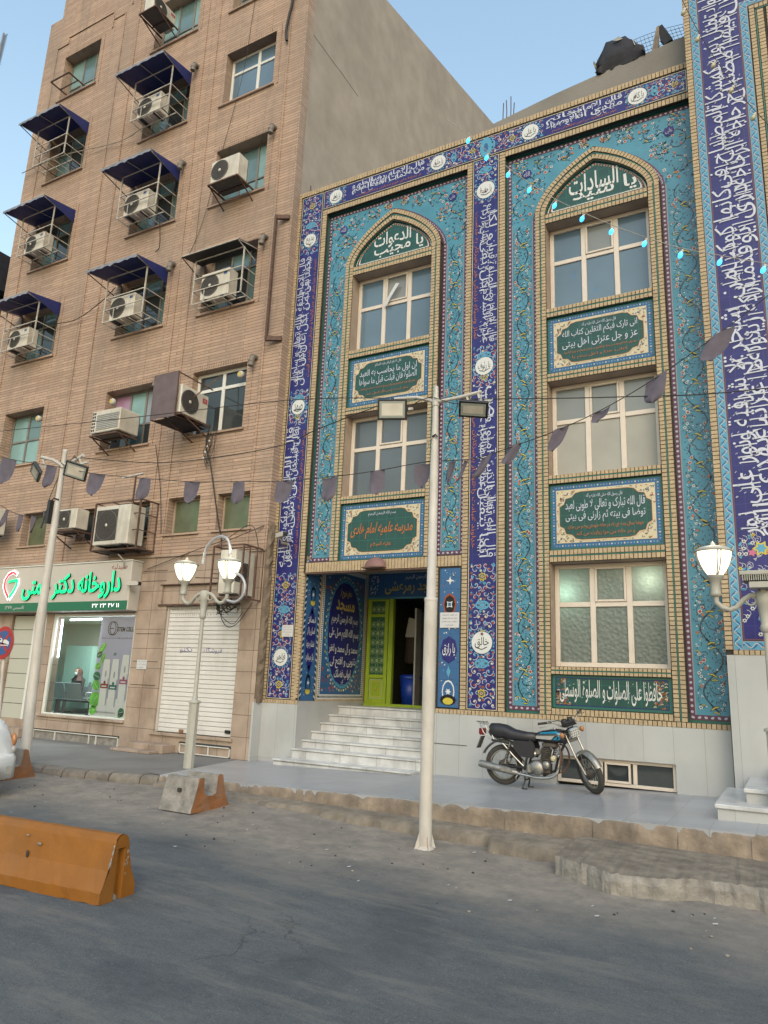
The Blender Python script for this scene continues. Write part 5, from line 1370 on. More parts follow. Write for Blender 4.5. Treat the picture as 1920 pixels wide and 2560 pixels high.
mb.add(vs, [(k_*4+t, k_*4+t+1, k_*4+5+t, k_*4+4+t) for k_ in range(n) for t in range(3)], 'rough_wall')
mb.build('rough_edge', AB)
# raised strips, window surrounds and sills
mb = MB()
def strip(x0, z0, x1, z1, w_=.035, pr=.018):
    if abs(x1-x0) < 1e-6: mb.box(x0-w_/2, x0+w_/2, YA-pr, YA, z0, z1, 'brown_brick', skip="k")
    else: mb.box(x0, x1, YA-pr, YA, z0-w_/2, z0+w_/2, 'brown_brick', skip="k")
for x, z0, z1 in ((-19.40, CLAD, 21.27), (-18.88, 21.27, 21.5), (-16.80, 20.9, 21.5), (-16.25, CLAD, 21.2), (-15.62, CLAD, 21.4), (-12.72, CLAD, 23.2), (-12.28, CLAD, 23.2), (-9.80, CLAD, 23.2), (-16.0, 21.4, 22.1)):
    strip(x, z0, x, z1, .04, .028)
for x0, x1, z in ((-19.40, -18.88, 21.27), (-18.88, -16.80, 21.5), (-16.78, -16.25, 21.2), (-15.62, -15.0, 21.4)): strip(x0, z, x1, z, .04, .028)
for c, r, x0, x1, z0, z1 in open_:
    mb.box(x0-.10, x1+.06, YA-.055, YA, z0-.05, z0, 'brown_brick', skip="k")
    mb.box(x1+.15, x1+.175, YA-.02, YA, z0-.05, z1+.12, 'brown_brick', skip="k")
    n = int((x1-x0)/.07)
    for t in range(n): mb.box(x0+(x1-x0)*t/n+.006, x0+(x1-x0)*(t+1)/n-.006, YA-.012, YA, z1+.005, z1+.16, 'brown_brick', skip="k")
for _, x0, x1, z0, z1 in small: mb.box(x0-.08, x1+.06, YA-.045, YA, z0-.045, z0, 'brown_brick', skip="k")
mb.box(-18.5, BX1, YA-.05, YA, CLAD-.03, CLAD+.01, 'stone_cladding', skip="k")
mb.build('brick_moulding', AB)
# windows
YW = YA+.30
for c, r, x0, x1, z0, z1 in open_:
    e = .005; W_ = x1-x0
    if (c, r) in (('C', 2), ): window(AB, x0+e, x1-e, z0+e, z1-e, YW-.04, [x0+W_*.56], [z0+1.12], 'upvc_white', lambda i, j: 'pane_blue', .07)
    elif (c, r) == ('C', 5): window(AB, x0+e, x1-e, z0+e, z1-e, YW-.1, [x0+W_*.50], [z0+1.14], 'upvc_white', lambda i, j: 'pane_dark', .075)
    elif (c, r) == ('B', 5): window(AB, x0+e, x1-e, z0+e, z1-e, YW, [x0+W_*.36, x0+W_*.68], [z0+.66], 'steel_frame', lambda i, j: [('pane_dark', 'pink_film'), ('teal_film', 'teal_bright'), ('pane_dark', 'curtain_blue')][i][j], .05)
    elif (c, r) == ('A', 5): window(AB, x0+e, x1-e, z0+e, z1-e, YW, [x0+W_*.42, x0+W_*.78], [z0+.80], 'steel_frame', lambda i, j: [('teal_bright', 'teal_bright'), ('teal_bright', 'teal_film'), ('teal_bright', 'pink_film')][i][j], .05)
    elif r in (1,) or (c, r) == ('C', 3): window(AB, x0+e, x1-e, z0+e, z1-e, YW, [x0+W_*.36, x0+W_*.70], [z0+.62], 'steel_frame', lambda i, j: 'teal_bright' if (i+j) % 2 or i == 2 else 'teal_film', .045)
    else: window(AB, x0+e, x1-e, z0+e, z1-e, YW, [x0+W_*.38, x0+W_*.72], [z0+1.15], 'steel_frame', lambda i, j: 'pane_dark' if (i+j) % 2 else 'teal_film', .045)
for nm, x0, x1, z0, z1 in small:
    window(AB, x0+.005, x1-.005, z0+.005, z1-.005, YA+.22, [], [], 'plaster_beige', lambda i, j: 'green_film' if nm not in ('B6', 'B6a') else 'pane_dark', .04)
# ground floor stone cladding with its openings
mb = MB(); YC = YA-.012
OP = [(-15.62, -12.82, .58, 2.92), (-17.18, -15.86, .42, 2.92), (-11.92, -9.82, .42, 3.06), (-12.10, -9.90, 3.10, 3.52), (-15.80, -12.90, -.03, .25), (-11.16, -9.78, .03, .27)]
holes_wall(mb, BX0, BX1, 0, CLAD, OP, YC, 'stone_cladding')
for o_ in OP: reveal(mb, *o_, YC, YC+.30, 'stone_cladding')
mb.quad((BX1, YC, 0), (BX1, .0, 0), (BX1, .0, 1.2), (BX1, YC, 1.2), 'stone_cladding')
mb.quad((-12.10, YC+.06, 3.10), (-9.90, YC+.06, 3.10), (-9.90, YC+.06, 3.52), (-12.10, YC+.06, 3.52), 'stone_cladding')
mb.bbox(-15.70, -12.80, YC-.06, YC+.1, .53, .58, 'stone_cladding', .008); mb.box(-12.15, -9.85, YC-.03, YC+.08, 3.06, 3.10, 'rust_steel'); mb.box(-12.15, -9.9, YC-.02, YC+.07, 3.52, 3.54, 'rust_steel')
mb.box(-12.0, -9.75, YC-.05, YC+.15, .36, .42, 'stone_cladding'); mb.bbox(-12.30, -11.25, YC-.36, YC, -.0, .20, 'stone_cladding', .01); mb.bbox(-12.45, -11.35, YC-.62, YC-.36, -.0, .09, 'stone_cladding', .01)
mb.bbox(-17.9, -15.9, YC-.30, YC, 0, .24, 'stone_cladding', .01)
for z in (1.35, 1.85, 2.45, 3.62, 3.85): mb.box(-12.75, -12.0, YC-.004, YC, z, z+.012, 'brick_joint')
mb.build('stone_cladding', AB)
# low vent windows
def lowvent(x0, x1, z0, z1, divs):
    f = MB(); y = YC-.012
    for q in ((x0, x1, z0, z0+.018), (x0, x1, z1-.018, z1), (x0, x0+.02, z0, z1), (x1-.02, x1, z0, z1)): f.box(q[0], q[1], y, y+.03, q[2], q[3], 'upvc_white')
    for dx in divs: f.box(dx-.01, dx+.01, y, y+.03, z0+.018, z1-.018, 'upvc_white')
    fo = f.build('vent_window', AB); p = MB(); p.quad((x0, y+.04, z0), (x1, y+.04, z0), (x1, y+.04, z1), (x0, y+.04, z1), 'raw_concrete' if x0 < -12 else 'stone_cladding'); p.build('pane', fo)
lowvent(-15.78, -12.92, .0, .225, [-15.0, -13.85, -13.62]); lowvent(-11.14, -9.80, .045, .235, [-10.72, -10.36])
# roller shutter
mb = MB(); z = .42; y = YC+.10
while z < 3.06:
    h = .092; mb.prism([(y-.0, z+.004), (y-.010, z+.012), (y-.010, z+h-.012), (y, z+h-.004)], 'x', -11.88, -9.86, 'shutter_white'); mb.quad((-11.9, y+.004, z), (-9.84, y+.004, z), (-9.84, y+.004, z+h), (-11.9, y+.004, z+h), 'shutter_joint'); z += h
for q in (-11.94, -9.86): mb.box(q, q+.06, y-.05, y+.02, .42, 3.06, 'pole_paint')
d = Deco(mb, 'y', y-.012); d.text('فروشگاه', -10.55, 2.12, .5, .13, 'faded_blue', 1, 0, .0); d.text('تکنو', -11.3, 2.12, .36, .13, 'faded_blue', 1, 0, .0)
rnd = random.Random(9)
for t in range(44): u = -11.82+1.9*t/44; d.rect(u, u+rnd.uniform(.008, .02), 2.97-rnd.uniform(.0, .03), 3.04, 'shutter_joint', 1)
for t in range(30): u = -11.8+1.85*t/30+rnd.uniform(0, .03); d.rect(u, u+rnd.uniform(.01, .03), 2.86, 2.885, 'shutter_joint', 1)
mb.box(-10.02, -9.90, y-.05, y-.02, .50, .56, 'black_plastic'); mb.box(-11.25, -11.15, y-.045, y-.02, .43, .50, 'orange_old')
mb.build('roller_shutter', AB)
# pharmacy shop front: left door leaf with panels, window frame, glass, lit tubes, interior
mb = MB()
x0, x1 = -17.18, -15.86
for t in range(7): mb.bbox(x0+.02, x0+.80, YC+.06, YC+.10, .42+t*.355, .42+(t+1)*.355-.012, 'shop_wall', .004)
mb.box(x0+.82, x0+.90, YC+.03, YC+.12, .42, 2.92, 'upvc_white'); mb.box(x0+.9, x1-.06, YC+.14, YC+.16, .42, 2.92, 'dark_room'); mb.box(x1-.06, x1, YC+.02, YC+.12, .42, 2.92, 'upvc_white')
mb.build('shop_door', AB)
mb = MB()
for q in ((-15.62, -15.54, .58, 2.92), (-12.86, -12.82, .58, 2.92), (-15.54, -12.86, .58, .62), (-15.54, -12.86, 2.86, 2.92)): mb.bbox(q[0], q[1], YC+.02, YC+.09, q[2], q[3], 'upvc_white', .006)
sw = mb.build('shop_window', AB)
mb = MB(); mb.quad((-15.54, YC+.05, .62), (-12.86, YC+.05, .62), (-12.86, YC+.05, 2.86), (-15.54, YC+.05, 2.86), 'shop_glass'); mb.build('pane', sw)
mb = MB(); R0, R1, RY = -19.2, -12.70, 2.9
mb.quad((R0, YC+.34, .45), (R1, YC+.34, .45), (R1, RY, .45), (R0, RY, .45), 'shop_wall'); mb.quad((R0, YC+.34, 2.95), (R1, YC+.34, 2.95), (R1, RY, 2.95), (R0, RY, 2.95), 'shop_wall')
mb.quad((R0, RY, .45), (R1, RY, .45), (R1, RY, 2.95), (R0, RY, 2.95), 'shop_wall'); mb.quad((R0, YC+.34, .45), (R0, RY, .45), (R0, RY, 2.95), (R0, YC+.34, 2.95), 'shop_mint')
mb.quad((R1, YC+.34, .45), (R1, RY, .45), (R1, RY, 2.95), (R1, YC+.34, 2.95), 'shop_wall'); mb.box(R0+.8, R0+1.9, RY-.5, RY, .58, 2.3, 'shop_mint')
mb.quad((R0, YC+.335, .4), (-15.9, YC+.335, .4), (-15.9, YC+.335, 3), (R0, YC+.335, 3), 'shop_mint')
mb.box(-17.5, -16.7, RY-.02, RY-.005, 1.75, 2.25, 'mid_blue_tile') if False else None
mb.build('shop_interior', AB)
ld = bpy.data.lights.new('shop_ceiling_lamp', 'AREA'); ld.energy = 85; ld.size = 1.6; ld.color = (0.86, 1.0, 0.95); lo = bpy.data.objects.new('shop_ceiling_lamp', ld); COL.objects.link(lo); lo.location = (-16.0, 1.3, 2.9)
def tube_lamp(loc, a, b, label):
    t = thing('tube_lamp', loc, label, 'lamp', 'lit tubes in the pharmacy window'); m_ = MB(); m_.tube([a, b], .020, 'tube_light', 10); m_.build('tube', t)
    m_ = MB(); dv = (Vector(b)-Vector(a)).normalized()*.03
    for p, s_ in ((Vector(a), -1), (Vector(b), 1)): m_.tube([p, p+dv*s_], .024, 'upvc_white', 10)
    m_.build('end_cap', t)
tube_lamp((-14.0, -.11, 2.79), (-15.18, -.11, 2.79), (-12.98, -.11, 2.82), 'long horizontal white tube lamp across the top of the pharmacy window')
tube_lamp((-15.45, -.11, 2.3), (-15.47, -.11, 2.80), (-15.46, -.11, 1.90), 'short upright white tube lamp down the left side of the pharmacy window')
# window poster
PO = MB(); d = Deco(PO, 'y', YC+.075)
px0, px1, pz0, pz1 = -14.05, -12.87, .63, 2.70
d.poly([(px0-.0, pz0), (px1, pz0), (px1, 2.84), (-14.0, 2.84)], 'poster_bg', 0); d.rect(px0, px1, pz0, 1.02, 'poster_white', 1)
rnd = random.Random(12)
for (u, v, ru, rv, a, m) in ((-13.86, 2.12, .26, .07, .9, 'poster_leaf'), (-13.95, 1.98, .16, .07, .5, 'poster_leaf_dark'), (-13.80, 1.9, .20, .06, 1.2, 'poster_leaf'), (-13.95, 1.72, .16, .08, .2, 'poster_leaf'), (-13.96, 1.50, .20, .10, -.3, 'poster_leaf_dark'), (-13.92, 1.30, .22, .11, -.8, 'poster_leaf'), (-13.90, .98, .30, .17, 1.0, 'poster_leaf'), (-14.0, .75, .2, .1, .2, 'poster_leaf'), (-13.02, .74, .16, .10, .3, 'poster_leaf_dark'), (-13.05, .68, .12, .06, .6, 'poster_leaf'), (-13.42, 2.00, .09, .03, .2, 'teal')):
    d.ell(max(u, px0+.12), v, ru*.6, rv, m, 3, 12, a); d.stroke([(max(u, px0+.12)-ru*.5*math.cos(a), v-ru*.5*math.sin(a)), (max(u, px0+.12)+ru*.5*math.cos(a), v+ru*.5*math.sin(a))], .008, 'poster_white', 4)
for (c_, z0, z1, m) in ((-13.64, .84, 1.88, 'red_glaze'), (-13.36, .82, 1.89, 'teal'), (-13.05, .95, 1.99, 'pink')):
    hw = .125 if c_ > -13.5 or True else .1
    hw = min(hw, px1-c_); d.poly([(c_-.125, z0+.02), (c_+hw, z0+.02), (c_+hw, z0+.62), (c_+min(.10, hw), z1-.0), (c_-.10, z1-.0), (c_-.125, z0+.62)], 'poster_white', 5)
    d.poly([(c_+hw-.035, z0+.03), (c_+hw-.01, z0+.03), (c_+hw-.01, z0+.62), (c_+hw-.035, z0+.62)], 'lavender_glaze', 6); d.rect(c_-.12, c_+hw-.003, z0+.40, z0+.50, m, 7); d.ell(c_, z0+.53, .035, .04, m, 7, 12); d.ell(c_, z0+.72, .025, .08, 'lavender_glaze', 6, 12); d.rect(c_-.08, c_+hw*.6, z0+.43, z0+.46, 'poster_white', 8)
for a0, a1, cu_ in ((.9, 4.4, -13.62), (2.2, 5.6, -13.56), (-1.2, 1.9, -13.56), (4.0, 7.3, -13.62)):
    d.stroke([(cu_+.12*math.cos(a0+(a1-a0)*t/12)*1.05, 2.58+.15*math.sin(a0+(a1-a0)*t/12)) for t in range(13)], .018, 'ink', 3)
d.rect(-13.70, -13.56, 2.572, 2.588, 'ink', 3); d.text('STEM CELL', -13.18, 2.56, .52, .10, 'ink', 3, 0, .03, False)
d.text('شامپو های بدون سولفات و تخصصی استم سل', -13.42, 2.36, 1.0, .05, 'ink', 3, 0, 0); d.text('@stemcellshampoo', -13.5, .72, .62, .045, 'ink', 9, 0, 0, False)
po = tag(PO.build('window_poster', org=(-13.46, YC+.07, .63)), 'tall pharmacy window poster of white tubes, green leaves and STEM CELL lettering', 'poster')
# bench and seated person inside
def bench(loc, label, face=1):
    t = thing('waiting_bench', loc, label, 'bench', 'metal waiting benches in the pharmacy')
    f = MB()
    for s in (-.62, .62):
        f.bar((s, -.25, .02), (s, .25, .02), .05, 'dark_steel'); f.bar((s, 0, .02), (s, 0, .40), .05, 'dark_steel'); f.tube([(s*1.03, -.05, .42), (s*1.08, -.2, .5), (s*1.08, -.2, .62), (s*1.05, .2, .64)], .014, 'chrome', 8)
    f.bar((-.66, 0, .40), (.66, 0, .40), .05, 'dark_steel'); f.build('frame', t, local=True)
    for s in (-.32, .32):
        q = MB(); q.prism([(-.24, .45), (.22, .43), (.22, .41), (-.24, .43)], 'x', s-.29, s+.29, 'bench_grey'); q.build('seat', t, local=True)
        q = MB(); q.prism([(-.24, .46), (-.36, .84), (-.34, .85), (-.22, .46)], 'x', s-.29, s+.29, 'bench_grey'); q.build('backrest', t, local=True)
    return t
bench((-16.08, 1.0, .45), 'dark metal two seat waiting bench seen from behind in the pharmacy window')
b2 = bench((-17.2, 2.1, .45), 'second waiting bench at the back of the pharmacy carrying the seated person'); b2.rotation_euler = (0, 0, math.pi)
def skin_body(name, parent, verts, edges, radii, m, sub=1):
    me = bpy.data.meshes.new(name); me.from_pydata(verts, edges, []); me.update(); ob = bpy.data.objects.new(name, me); COL.objects.link(ob)
    md = ob.modifiers.new('s', 'SKIN'); md.use_smooth_shade = True
    if not me.skin_vertices:
        bm_ = __import__('bmesh').new(); bm_.from_mesh(me); bm_.verts.layers.skin.verify(); bm_.to_mesh(me); bm_.free()
    for i, r in enumerate(radii):
        sv = me.skin_vertices[0].data[i]; sv.radius = (r if isinstance(r, tuple) else (r, r)); sv.use_root = (i == 0)
    s2 = ob.modifiers.new('u', 'SUBSURF'); s2.levels = sub; s2.render_levels = sub
    me.materials.append(MATS[m])
    dg = bpy.context.evaluated_depsgraph_get(); dg.update()
    nm = bpy.data.meshes.new_from_object(ob.evaluated_get(dg)); bpy.data.objects.remove(ob)
    for p in nm.polygons: p.use_smooth = True
    ob = bpy.data.objects.new(name, nm); COL.objects.link(ob); ob.parent = parent; ORG[ob] = ORG[parent]
    if not nm.materials: nm.materials.append(MATS[m])
    return ob
PE = thing('person', (-17.2, 1.95, .45), 'person in a dark coat, reddish headscarf and pale mask seated inside the pharmacy', 'person')
V = [(0, .05, .52), (0, .07, .75), (0, .05, .93), (0, .03, 1.0), (0, .0, 1.07), (0, -.01, 1.15)]; Ed = [(i, i+1) for i in range(5)]; Ra = [(.16, .12), (.15, .11), (.17, .10), .055, .075, .085]
def limb(pts, rs, at):
    global V, Ed, Ra
    s = len(V); V += pts; Ra += rs; Ed.append((at, s)); Ed += [(s+i, s+i+1) for i in range(len(pts)-1)]; return len(V)-1
for s in (-1, 1):
    limb([(s*.09, -.02, .50), (s*.11, -.40, .50), (s*.11, -.43, .10), (s*.11, -.44, .04), (s*.11, -.56, .03)], [.085, .062, .045, .04, .03], 0)
    h = limb([(s*.19, .04, .90), (s*.24, -.02, .65), (s*.12, -.24, .56), (s*.09, -.29, .555)], [.055, .042, .03, .026], 2)
    for f in range(4): limb([(s*(.055+.02*f), -.33-.006*(f % 3), .55), (s*(.05+.02*f), -.36-.006*(f % 3), .535)], [.009, .008], h)
    limb([(s*.05, -.29, .565), (s*.035, -.32, .565)], [.010, .009], h)
skin_body('body', PE, V, Ed, Ra, 'coat_brown')
m_ = MB(); m_.sphere((0, -.025, 1.11), .088, 'skin', 14, 10, (.86, .95, 1.15)); m_.sphere((0, -.115, 1.105), .014, 'skin', 8, 6, (.8, 1.2, 1.3))
for s in (-1, 1): m_.sphere((s*.03, -.105, 1.13), .011, 'ink', 8, 5, (1.3, .5, .7))
m_.build('face', PE, local=True)
m_ = MB(); vs = []; n = 16
prof = [(.0, 1.235, .02), (.06, 1.22, .01), (.098, 1.17, .01), (.108, 1.11, .02), (.10, 1.04, .02), (.11, .98, .02), (.17, .93, .03), (.20, .89, .03)]
for r_, z_, o_ in prof:
    for j in range(n):
        a = -math.pi/2+.62+(2*math.pi-1.24)*j/(n-1); vs.append((r_*math.cos(a), o_+r_*math.sin(a)*1.0, z_))
m_.add(vs, [(i*n+j, i*n+j+1, (i+1)*n+j+1, (i+1)*n+j) for i in range(len(prof)-1) for j in range(n-1)], 'scarf', True); m_.build('headscarf', PE, local=True)
m_ = MB(); m_.sphere((0, -.085, 1.075), .055, 'mask_blue', 12, 8, (1.05, .75, .85)); m_.build('face_mask', PE, local=True)

# ------------------------------------------------------------------ pharmacy signboard
SG = thing('pharmacy_signboard', (-15.0, -.25, 2.96), 'white pharmacy signboard with lit green Persian letters and a green strip', 'sign')
mb = MB(); SX0, SX1, SY, SZ0, SZ1 = -17.9, -12.78, -.58, 2.95, 4.06
mb.bbox(SX0, SX1, SY, YC, SZ0, SZ1, 'sign_white', .012); mb.box(SX0, SX1+.02, SY-.02, YC, SZ1, SZ1+.025, 'upvc_white'); mb.box(SX0, SX1-.02, SY-.006, SY, SZ0+.01, 3.165, 'sign_green', skip="k")
mb.build('box', SG)
mb = MB()
def raised(t, cu, cv, w_, h_, m, me_, dep, bold):
    vs, fs, asp = text_mesh(t, bold); y1 = SY-dep
    for L_, mm in ((y1, m), ):
        mb.add([(cu+x*w_, L_, cv+y*h_) for x, y in vs], fs, mm)
    for k_ in range(1, 5): mb.add([(cu+x*w_, SY-.004-(dep-.006)*k_/5, cv+y*h_) for x, y in vs], fs, me_)
raised('داروخانه دکتر همتی', -14.74, 3.53, 3.42, .62, 'letter_green', 'letter_edge', .05, .022)
mb.build('letters', SG)
mb = MB(); d = Deco(mb, 'y', SY-.002)
d.text('صیدلیه', -13.17, 3.93, .50, .15, 'letter_red', 1, 0, .0); d.text('۱۱ ۴۷ ۲۳ ۳۲', -13.47, 3.063, .88, .10, 'logo_white', 6, 0, .01); d.text('تاسیس ۱۳۷۷', -16.70, 3.05, .74, .11, 'white_glaze', 6, 0, .0)
mb.build('painted_text', SG)
mb = MB(); d = Deco(mb, 'y', SY-.03); cu, cv = -16.95, 3.62
d.stroke([(cu+.20, 3.87), (cu+.05, 3.95), (cu-.15, 3.90), (cu-.27, 3.75), (cu-.28, 3.60), (cu-.18, 3.45), (cu, 3.26)], .11, 'logo_white', 0)
d.stroke([(cu+.0, 3.26), (cu+.17, 3.47), (cu+.25, 3.62), (cu+.23, 3.78)], .14, 'logo_white', 0)
d.stroke([(cu-.02, 3.93), (cu-.15, 3.88), (cu-.25, 3.75), (cu-.26, 3.60), (cu-.17, 3.46), (cu-.02, 3.30)], .065, 'logo_red', 2)
d.stroke([(cu+.0, 3.30), (cu+.15, 3.47), (cu+.22, 3.60), (cu+.22, 3.76)], .085, 'letter_green', 2); d.stroke([(cu-.12, 3.70), (cu+.05, 3.73), (cu+.22, 3.74)], .06, 'letter_green', 2); d.stroke([(cu+.16, 3.87), (cu+.05, 3.93), (cu-.06, 3.93)], .045, 'logo_red', 2)
mb.build('logo', SG)

# ------------------------------------------------------------------ air conditioners, cages, brackets
def ac_unit(loc, label, rz_=0.0, w_=.86, h_=.60, dp=.32, big=False, louvre=False, badge=None, grp='air conditioners on the brick facade'):
    """front faces -y; origin at the bottom centre"""
    t = thing('air_conditioner', loc, label, 'air conditioner', grp, rz_)
    m_ = MB(); m_.bbox(-w_/2, w_/2, -dp/2, dp/2, .03, h_, 'ac_white', .018)
    for s in (-.3, .3): m_.box(s*w_-.05, s*w_+.05, -dp/2-.01, dp/2+.01, 0, .03, 'dark_steel')
    m_.box(w_*.18, w_*.185, -dp/2-.003, -dp/2, .05, h_-.02, 'ac_grey')
    m_.box(-w_/2+.01, w_/2-.01, dp/2-.002, dp/2+.012, .06, h_-.04, 'ac_fin')
    m_.build('casing', t, local=True)
    if louvre:
        m_ = MB()
        for k_ in range(9): m_.box(-w_*.30, w_*.46, -dp/2-.016, -dp/2, .10+k_*(h_-.2)/9, .10+k_*(h_-.2)/9+.028, 'ac_grey')
        for a in range(2):
            for b_ in range(6): m_.box(-w_*.47+a*.065, -w_*.47+a*.065+.045, -dp/2-.006, -dp/2, .08+b_*.085, .08+b_*.085+.055, 'ac_fan')
        m_.build('louvre', t, local=True)
    else:
        cx = -w_*.17 if not big else -w_*.14; r = min(h_*.42, w_*.32); cz = h_*.52; m_ = MB()
        if big: m_.box(cx-r*.95, cx+r*.95, -dp/2-.008, -dp/2, cz-r*1.0, cz+r, 'ac_fan')
        else: m_.lathe([(0, -.006), (r, -.006), (r, 0)], 'ac_fan', 28, (cx, -dp/2, cz), 'y', False)
        for q in (.35, .55, .75, .97): m_.tube([(cx+r*q*math.cos(a), -dp/2-.014, cz+r*q*math.sin(a)) for a in [2*math.pi*k_/24 for k_ in range(24)]], .0028, 'ac_fin' if q < .9 else 'ac_grey', 4, closed=True)
        for k_ in range(12): a = math.pi*2*k_/12; m_.bar((cx+.03*math.cos(a), -dp/2-.014, cz+.03*math.sin(a)), (cx+r*.97*math.cos(a), -dp/2-.014, cz+r*.97*math.sin(a)), .003, 'ac_fin')
        m_.lathe([(0, -.018), (.035, -.016), (.04, -.008)], 'ac_white', 14, (cx, -dp/2, cz), 'y'); m_.build('fan_grille', t, local=True)
    if badge:
        m_ = MB(); d_ = Deco(m_, 'y', -dp/2-.002); u = w_*.36
        if badge == 'red': d_.rect(u-.075, u+.075, h_*.70, h_*.86, 'sign_red', 1); d_.text('TCL', u, h_*.78, .10, .05, 'white_glaze', 2, 0, .01, False)
        elif badge == 'blue': d_.rect(u-.05, u+.05, h_*.78, h_*.88, 'sign_blue', 1)
        m_.build('badge', t, local=True)
    return t
def bracket(loc, label, w_=.95, dp=.75, legs=True, rz_=0, mt='rust_steel', shelf=True):
    t = thing('wall_bracket', loc, label, 'bracket', 'steel brackets under the air conditioners', rz_); m_ = MB()
    for s in (-w_/2, w_/2):
        m_.bar((s, 0, 0), (s, -dp, 0), .035, mt)
        if legs: m_.bar((s, 0, -.30), (s, -dp*.85, -.02), .025, mt)
    m_.bar((-w_/2, -dp, 0), (w_/2, -dp, 0), .035, mt); m_.bar((-w_/2, -dp*.45, 0), (w_/2, -dp*.45, 0), .03, mt); m_.build('frame', t, local=True)
    if shelf: m_ = MB(); m_.box(-w_/2+.04, w_/2-.04, -dp+.03, -.12, .018, .024, 'ac_fin'); m_.build('tray', t, local=True)
    return t
def cage(loc, label, x0, x1, dp, h_, canopy='blue_tarp', over=(.38, .05, .40), mt='cage_paint', rise=.25, grp='awning cages around the air conditioners'):
    """loc = bottom of the cage at the wall, x0..x1 relative; canopy spreads over it"""
    t = thing('awning_cage', loc, label, 'awning', grp); m_ = MB(); b = .022
    for z in (0, .34, .66): 
        m_.bar((x0, -dp, z), (x1, -dp, z), b, mt); m_.bar((x0, 0, z), (x0, -dp, z), b*.8, mt); m_.bar((x1, 0, z), (x1, -dp, z), b*.8, mt)
    for x in (x0, x1): m_.bar((x, -dp, 0), (x, -dp, h_), b*1.25, mt)
    m_.bar((x0, -dp, h_), (x1, -dp, h_), b, mt); m_.bar((x0+.35, -dp, 0), (x0+.35, -dp, .34), b*.7, mt)
    for f in (.2, .42, .62, .82): m_.bar((x0+(x1-x0)*f, 0, 0), (x0+(x1-x0)*f, -dp, 0), b*.9, 'dark_steel' if f in (.2, .82) else mt)
    m_.bar((x0, -dp*.5, 0), (x1, -dp*.5, 0), b, mt)
    X0, X1, YO = x0-over[0], x1+over[1], -dp-over[2]; zt = h_+rise; zo = h_+rise*.35
    for x in (X0+.02, X1-.02, (X0+X1)/2): m_.bar((x, 0, zt-.03), (x, YO, zo-.02), b*.8, mt)
    m_.bar((X0, YO, zo-.015), (X1, YO, zo-.015), b, mt); m_.bar((X1-.02, YO, zo-.03), (X1-.02, -.02, zt-.35), b*.8, mt); m_.bar((X0+.02, YO, zo-.03), (X0+.02, -.02, zt-.40), b*.8, 'dark_steel')
    m_.build('frame', t, local=True); m_ = MB(); nx, ny = 18, 6; vs = []
    corr = canopy == 'corrugated'; mt2 = 'tarp_grey' if corr else canopy
    nx = 60 if corr else 18
    for j in range(ny+1):
        for i in range(nx+1):
            x = X0+(X1-X0)*i/nx; y = YO*j/ny; sag = (-.025*math.sin(math.pi*((i*4/nx) % 1))*math.sin(math.pi*j/ny)) if not corr else .014*math.sin(i*math.pi/2)
            vs.append((x, y, zt+(zo-zt)*j/ny+sag))
    m_.add(vs, [(j*(nx+1)+i, j*(nx+1)+i+1, (j+1)*(nx+1)+i+1, (j+1)*(nx+1)+i) for j in range(ny) for i in range(nx)], 'tarp_grey' if corr else mt2, True)
    if not corr:   # ragged grey valance wrapped over the outer bar
        vs = []
        for i in range(nx+1):
            x = X0+(X1-X0)*i/nx; vs += [(x, YO+.04, zo+.012), (x, YO-.012, zo+.01), (x, YO-.014, zo-.05-.03*(i % 3 == 0)-.02*(i % 4 == 1))]
        m_.add(vs, [(i*3+k_, i*3+k_+1, i*3+4+k_, i*3+3+k_) for i in range(nx) for k_ in range(2)], 'tarp_grey')
    else: m_.quad((X0+.02, YO+.02, zo-.03), (X1-.02, YO+.02, zo-.03), (X1-.02, -.0, zt-.04), (X0+.02, 0, zt-.04), 'dark_steel')
    m_.quad((X1, 0, zt), (X1, YO*.0-.01, zt-.42), (X1, YO*.97, zo-.02), (X1, YO, zo), mt2) if not corr else None
    m_.build('canopy', t, local=True)
    return t
flr = {2: 'second row from the top', 3: 'third row from the top', 4: 'fourth row from the top'}
for r, desc in ((2, 'highest of the three in the middle column'), (3, 'middle one of the middle column'), (4, 'lowest of the middle column')):
    zs = ROWS[r][0]+.07
    cage((-13.85, YA, zs), 'blue awning cage, '+desc, -.70, .68, .62, 1.24)
    ac_unit((-14.02, YA-.38, zs+.03), 'beige air conditioner in a blue awning cage, '+desc, 0, .86, .66, .32, badge='blue')
for r, desc in ((2, 'highest of the three by the left edge of the building'), (3, 'middle one by the left edge of the building'), (4, 'lowest by the left edge of the building')):
    zs = ROWS[r][0]+.08
    cage((-17.95, YA, zs), 'blue awning cage, '+desc, -.70, .68, .62, 1.24)
    if r > 2: ac_unit((-18.1, YA-.38, zs+.03), 'air conditioner in a blue awning cage, '+desc, 0, .84, .6, .32, badge='blue')
cage((-11.0, YA, ROWS[4][0]+.02), 'small cage with a corrugated sheet canopy at the right column of windows', -.74, .73, .42, 1.14, 'corrugated', (.26, .02, .24), rise=.22)
ac_unit((-11.10, YA-.25, ROWS[4][0]+.05), 'clean white air conditioner in the cage with the corrugated canopy', 0, .86, .72, .30, badge='blue')
ac_unit((-10.98, YA-.42, ROWS[3][0]+.06), 'white air conditioner standing bare on a bracket in the right column', 0, .86, .64, .34); bracket((-10.98, YA, ROWS[3][0]+.04), 'dark bracket under the bare white unit of the right column', .9, .62)
ac_unit((-14.2, YA-.42, 19.45), 'air conditioner turned sideways at the top of the middle column', math.pi/2, .84, .56, .34, badge='red'); bracket((-14.2, YA, 19.43), 'bracket under the sideways unit at the very top', .62, .86, legs=True)
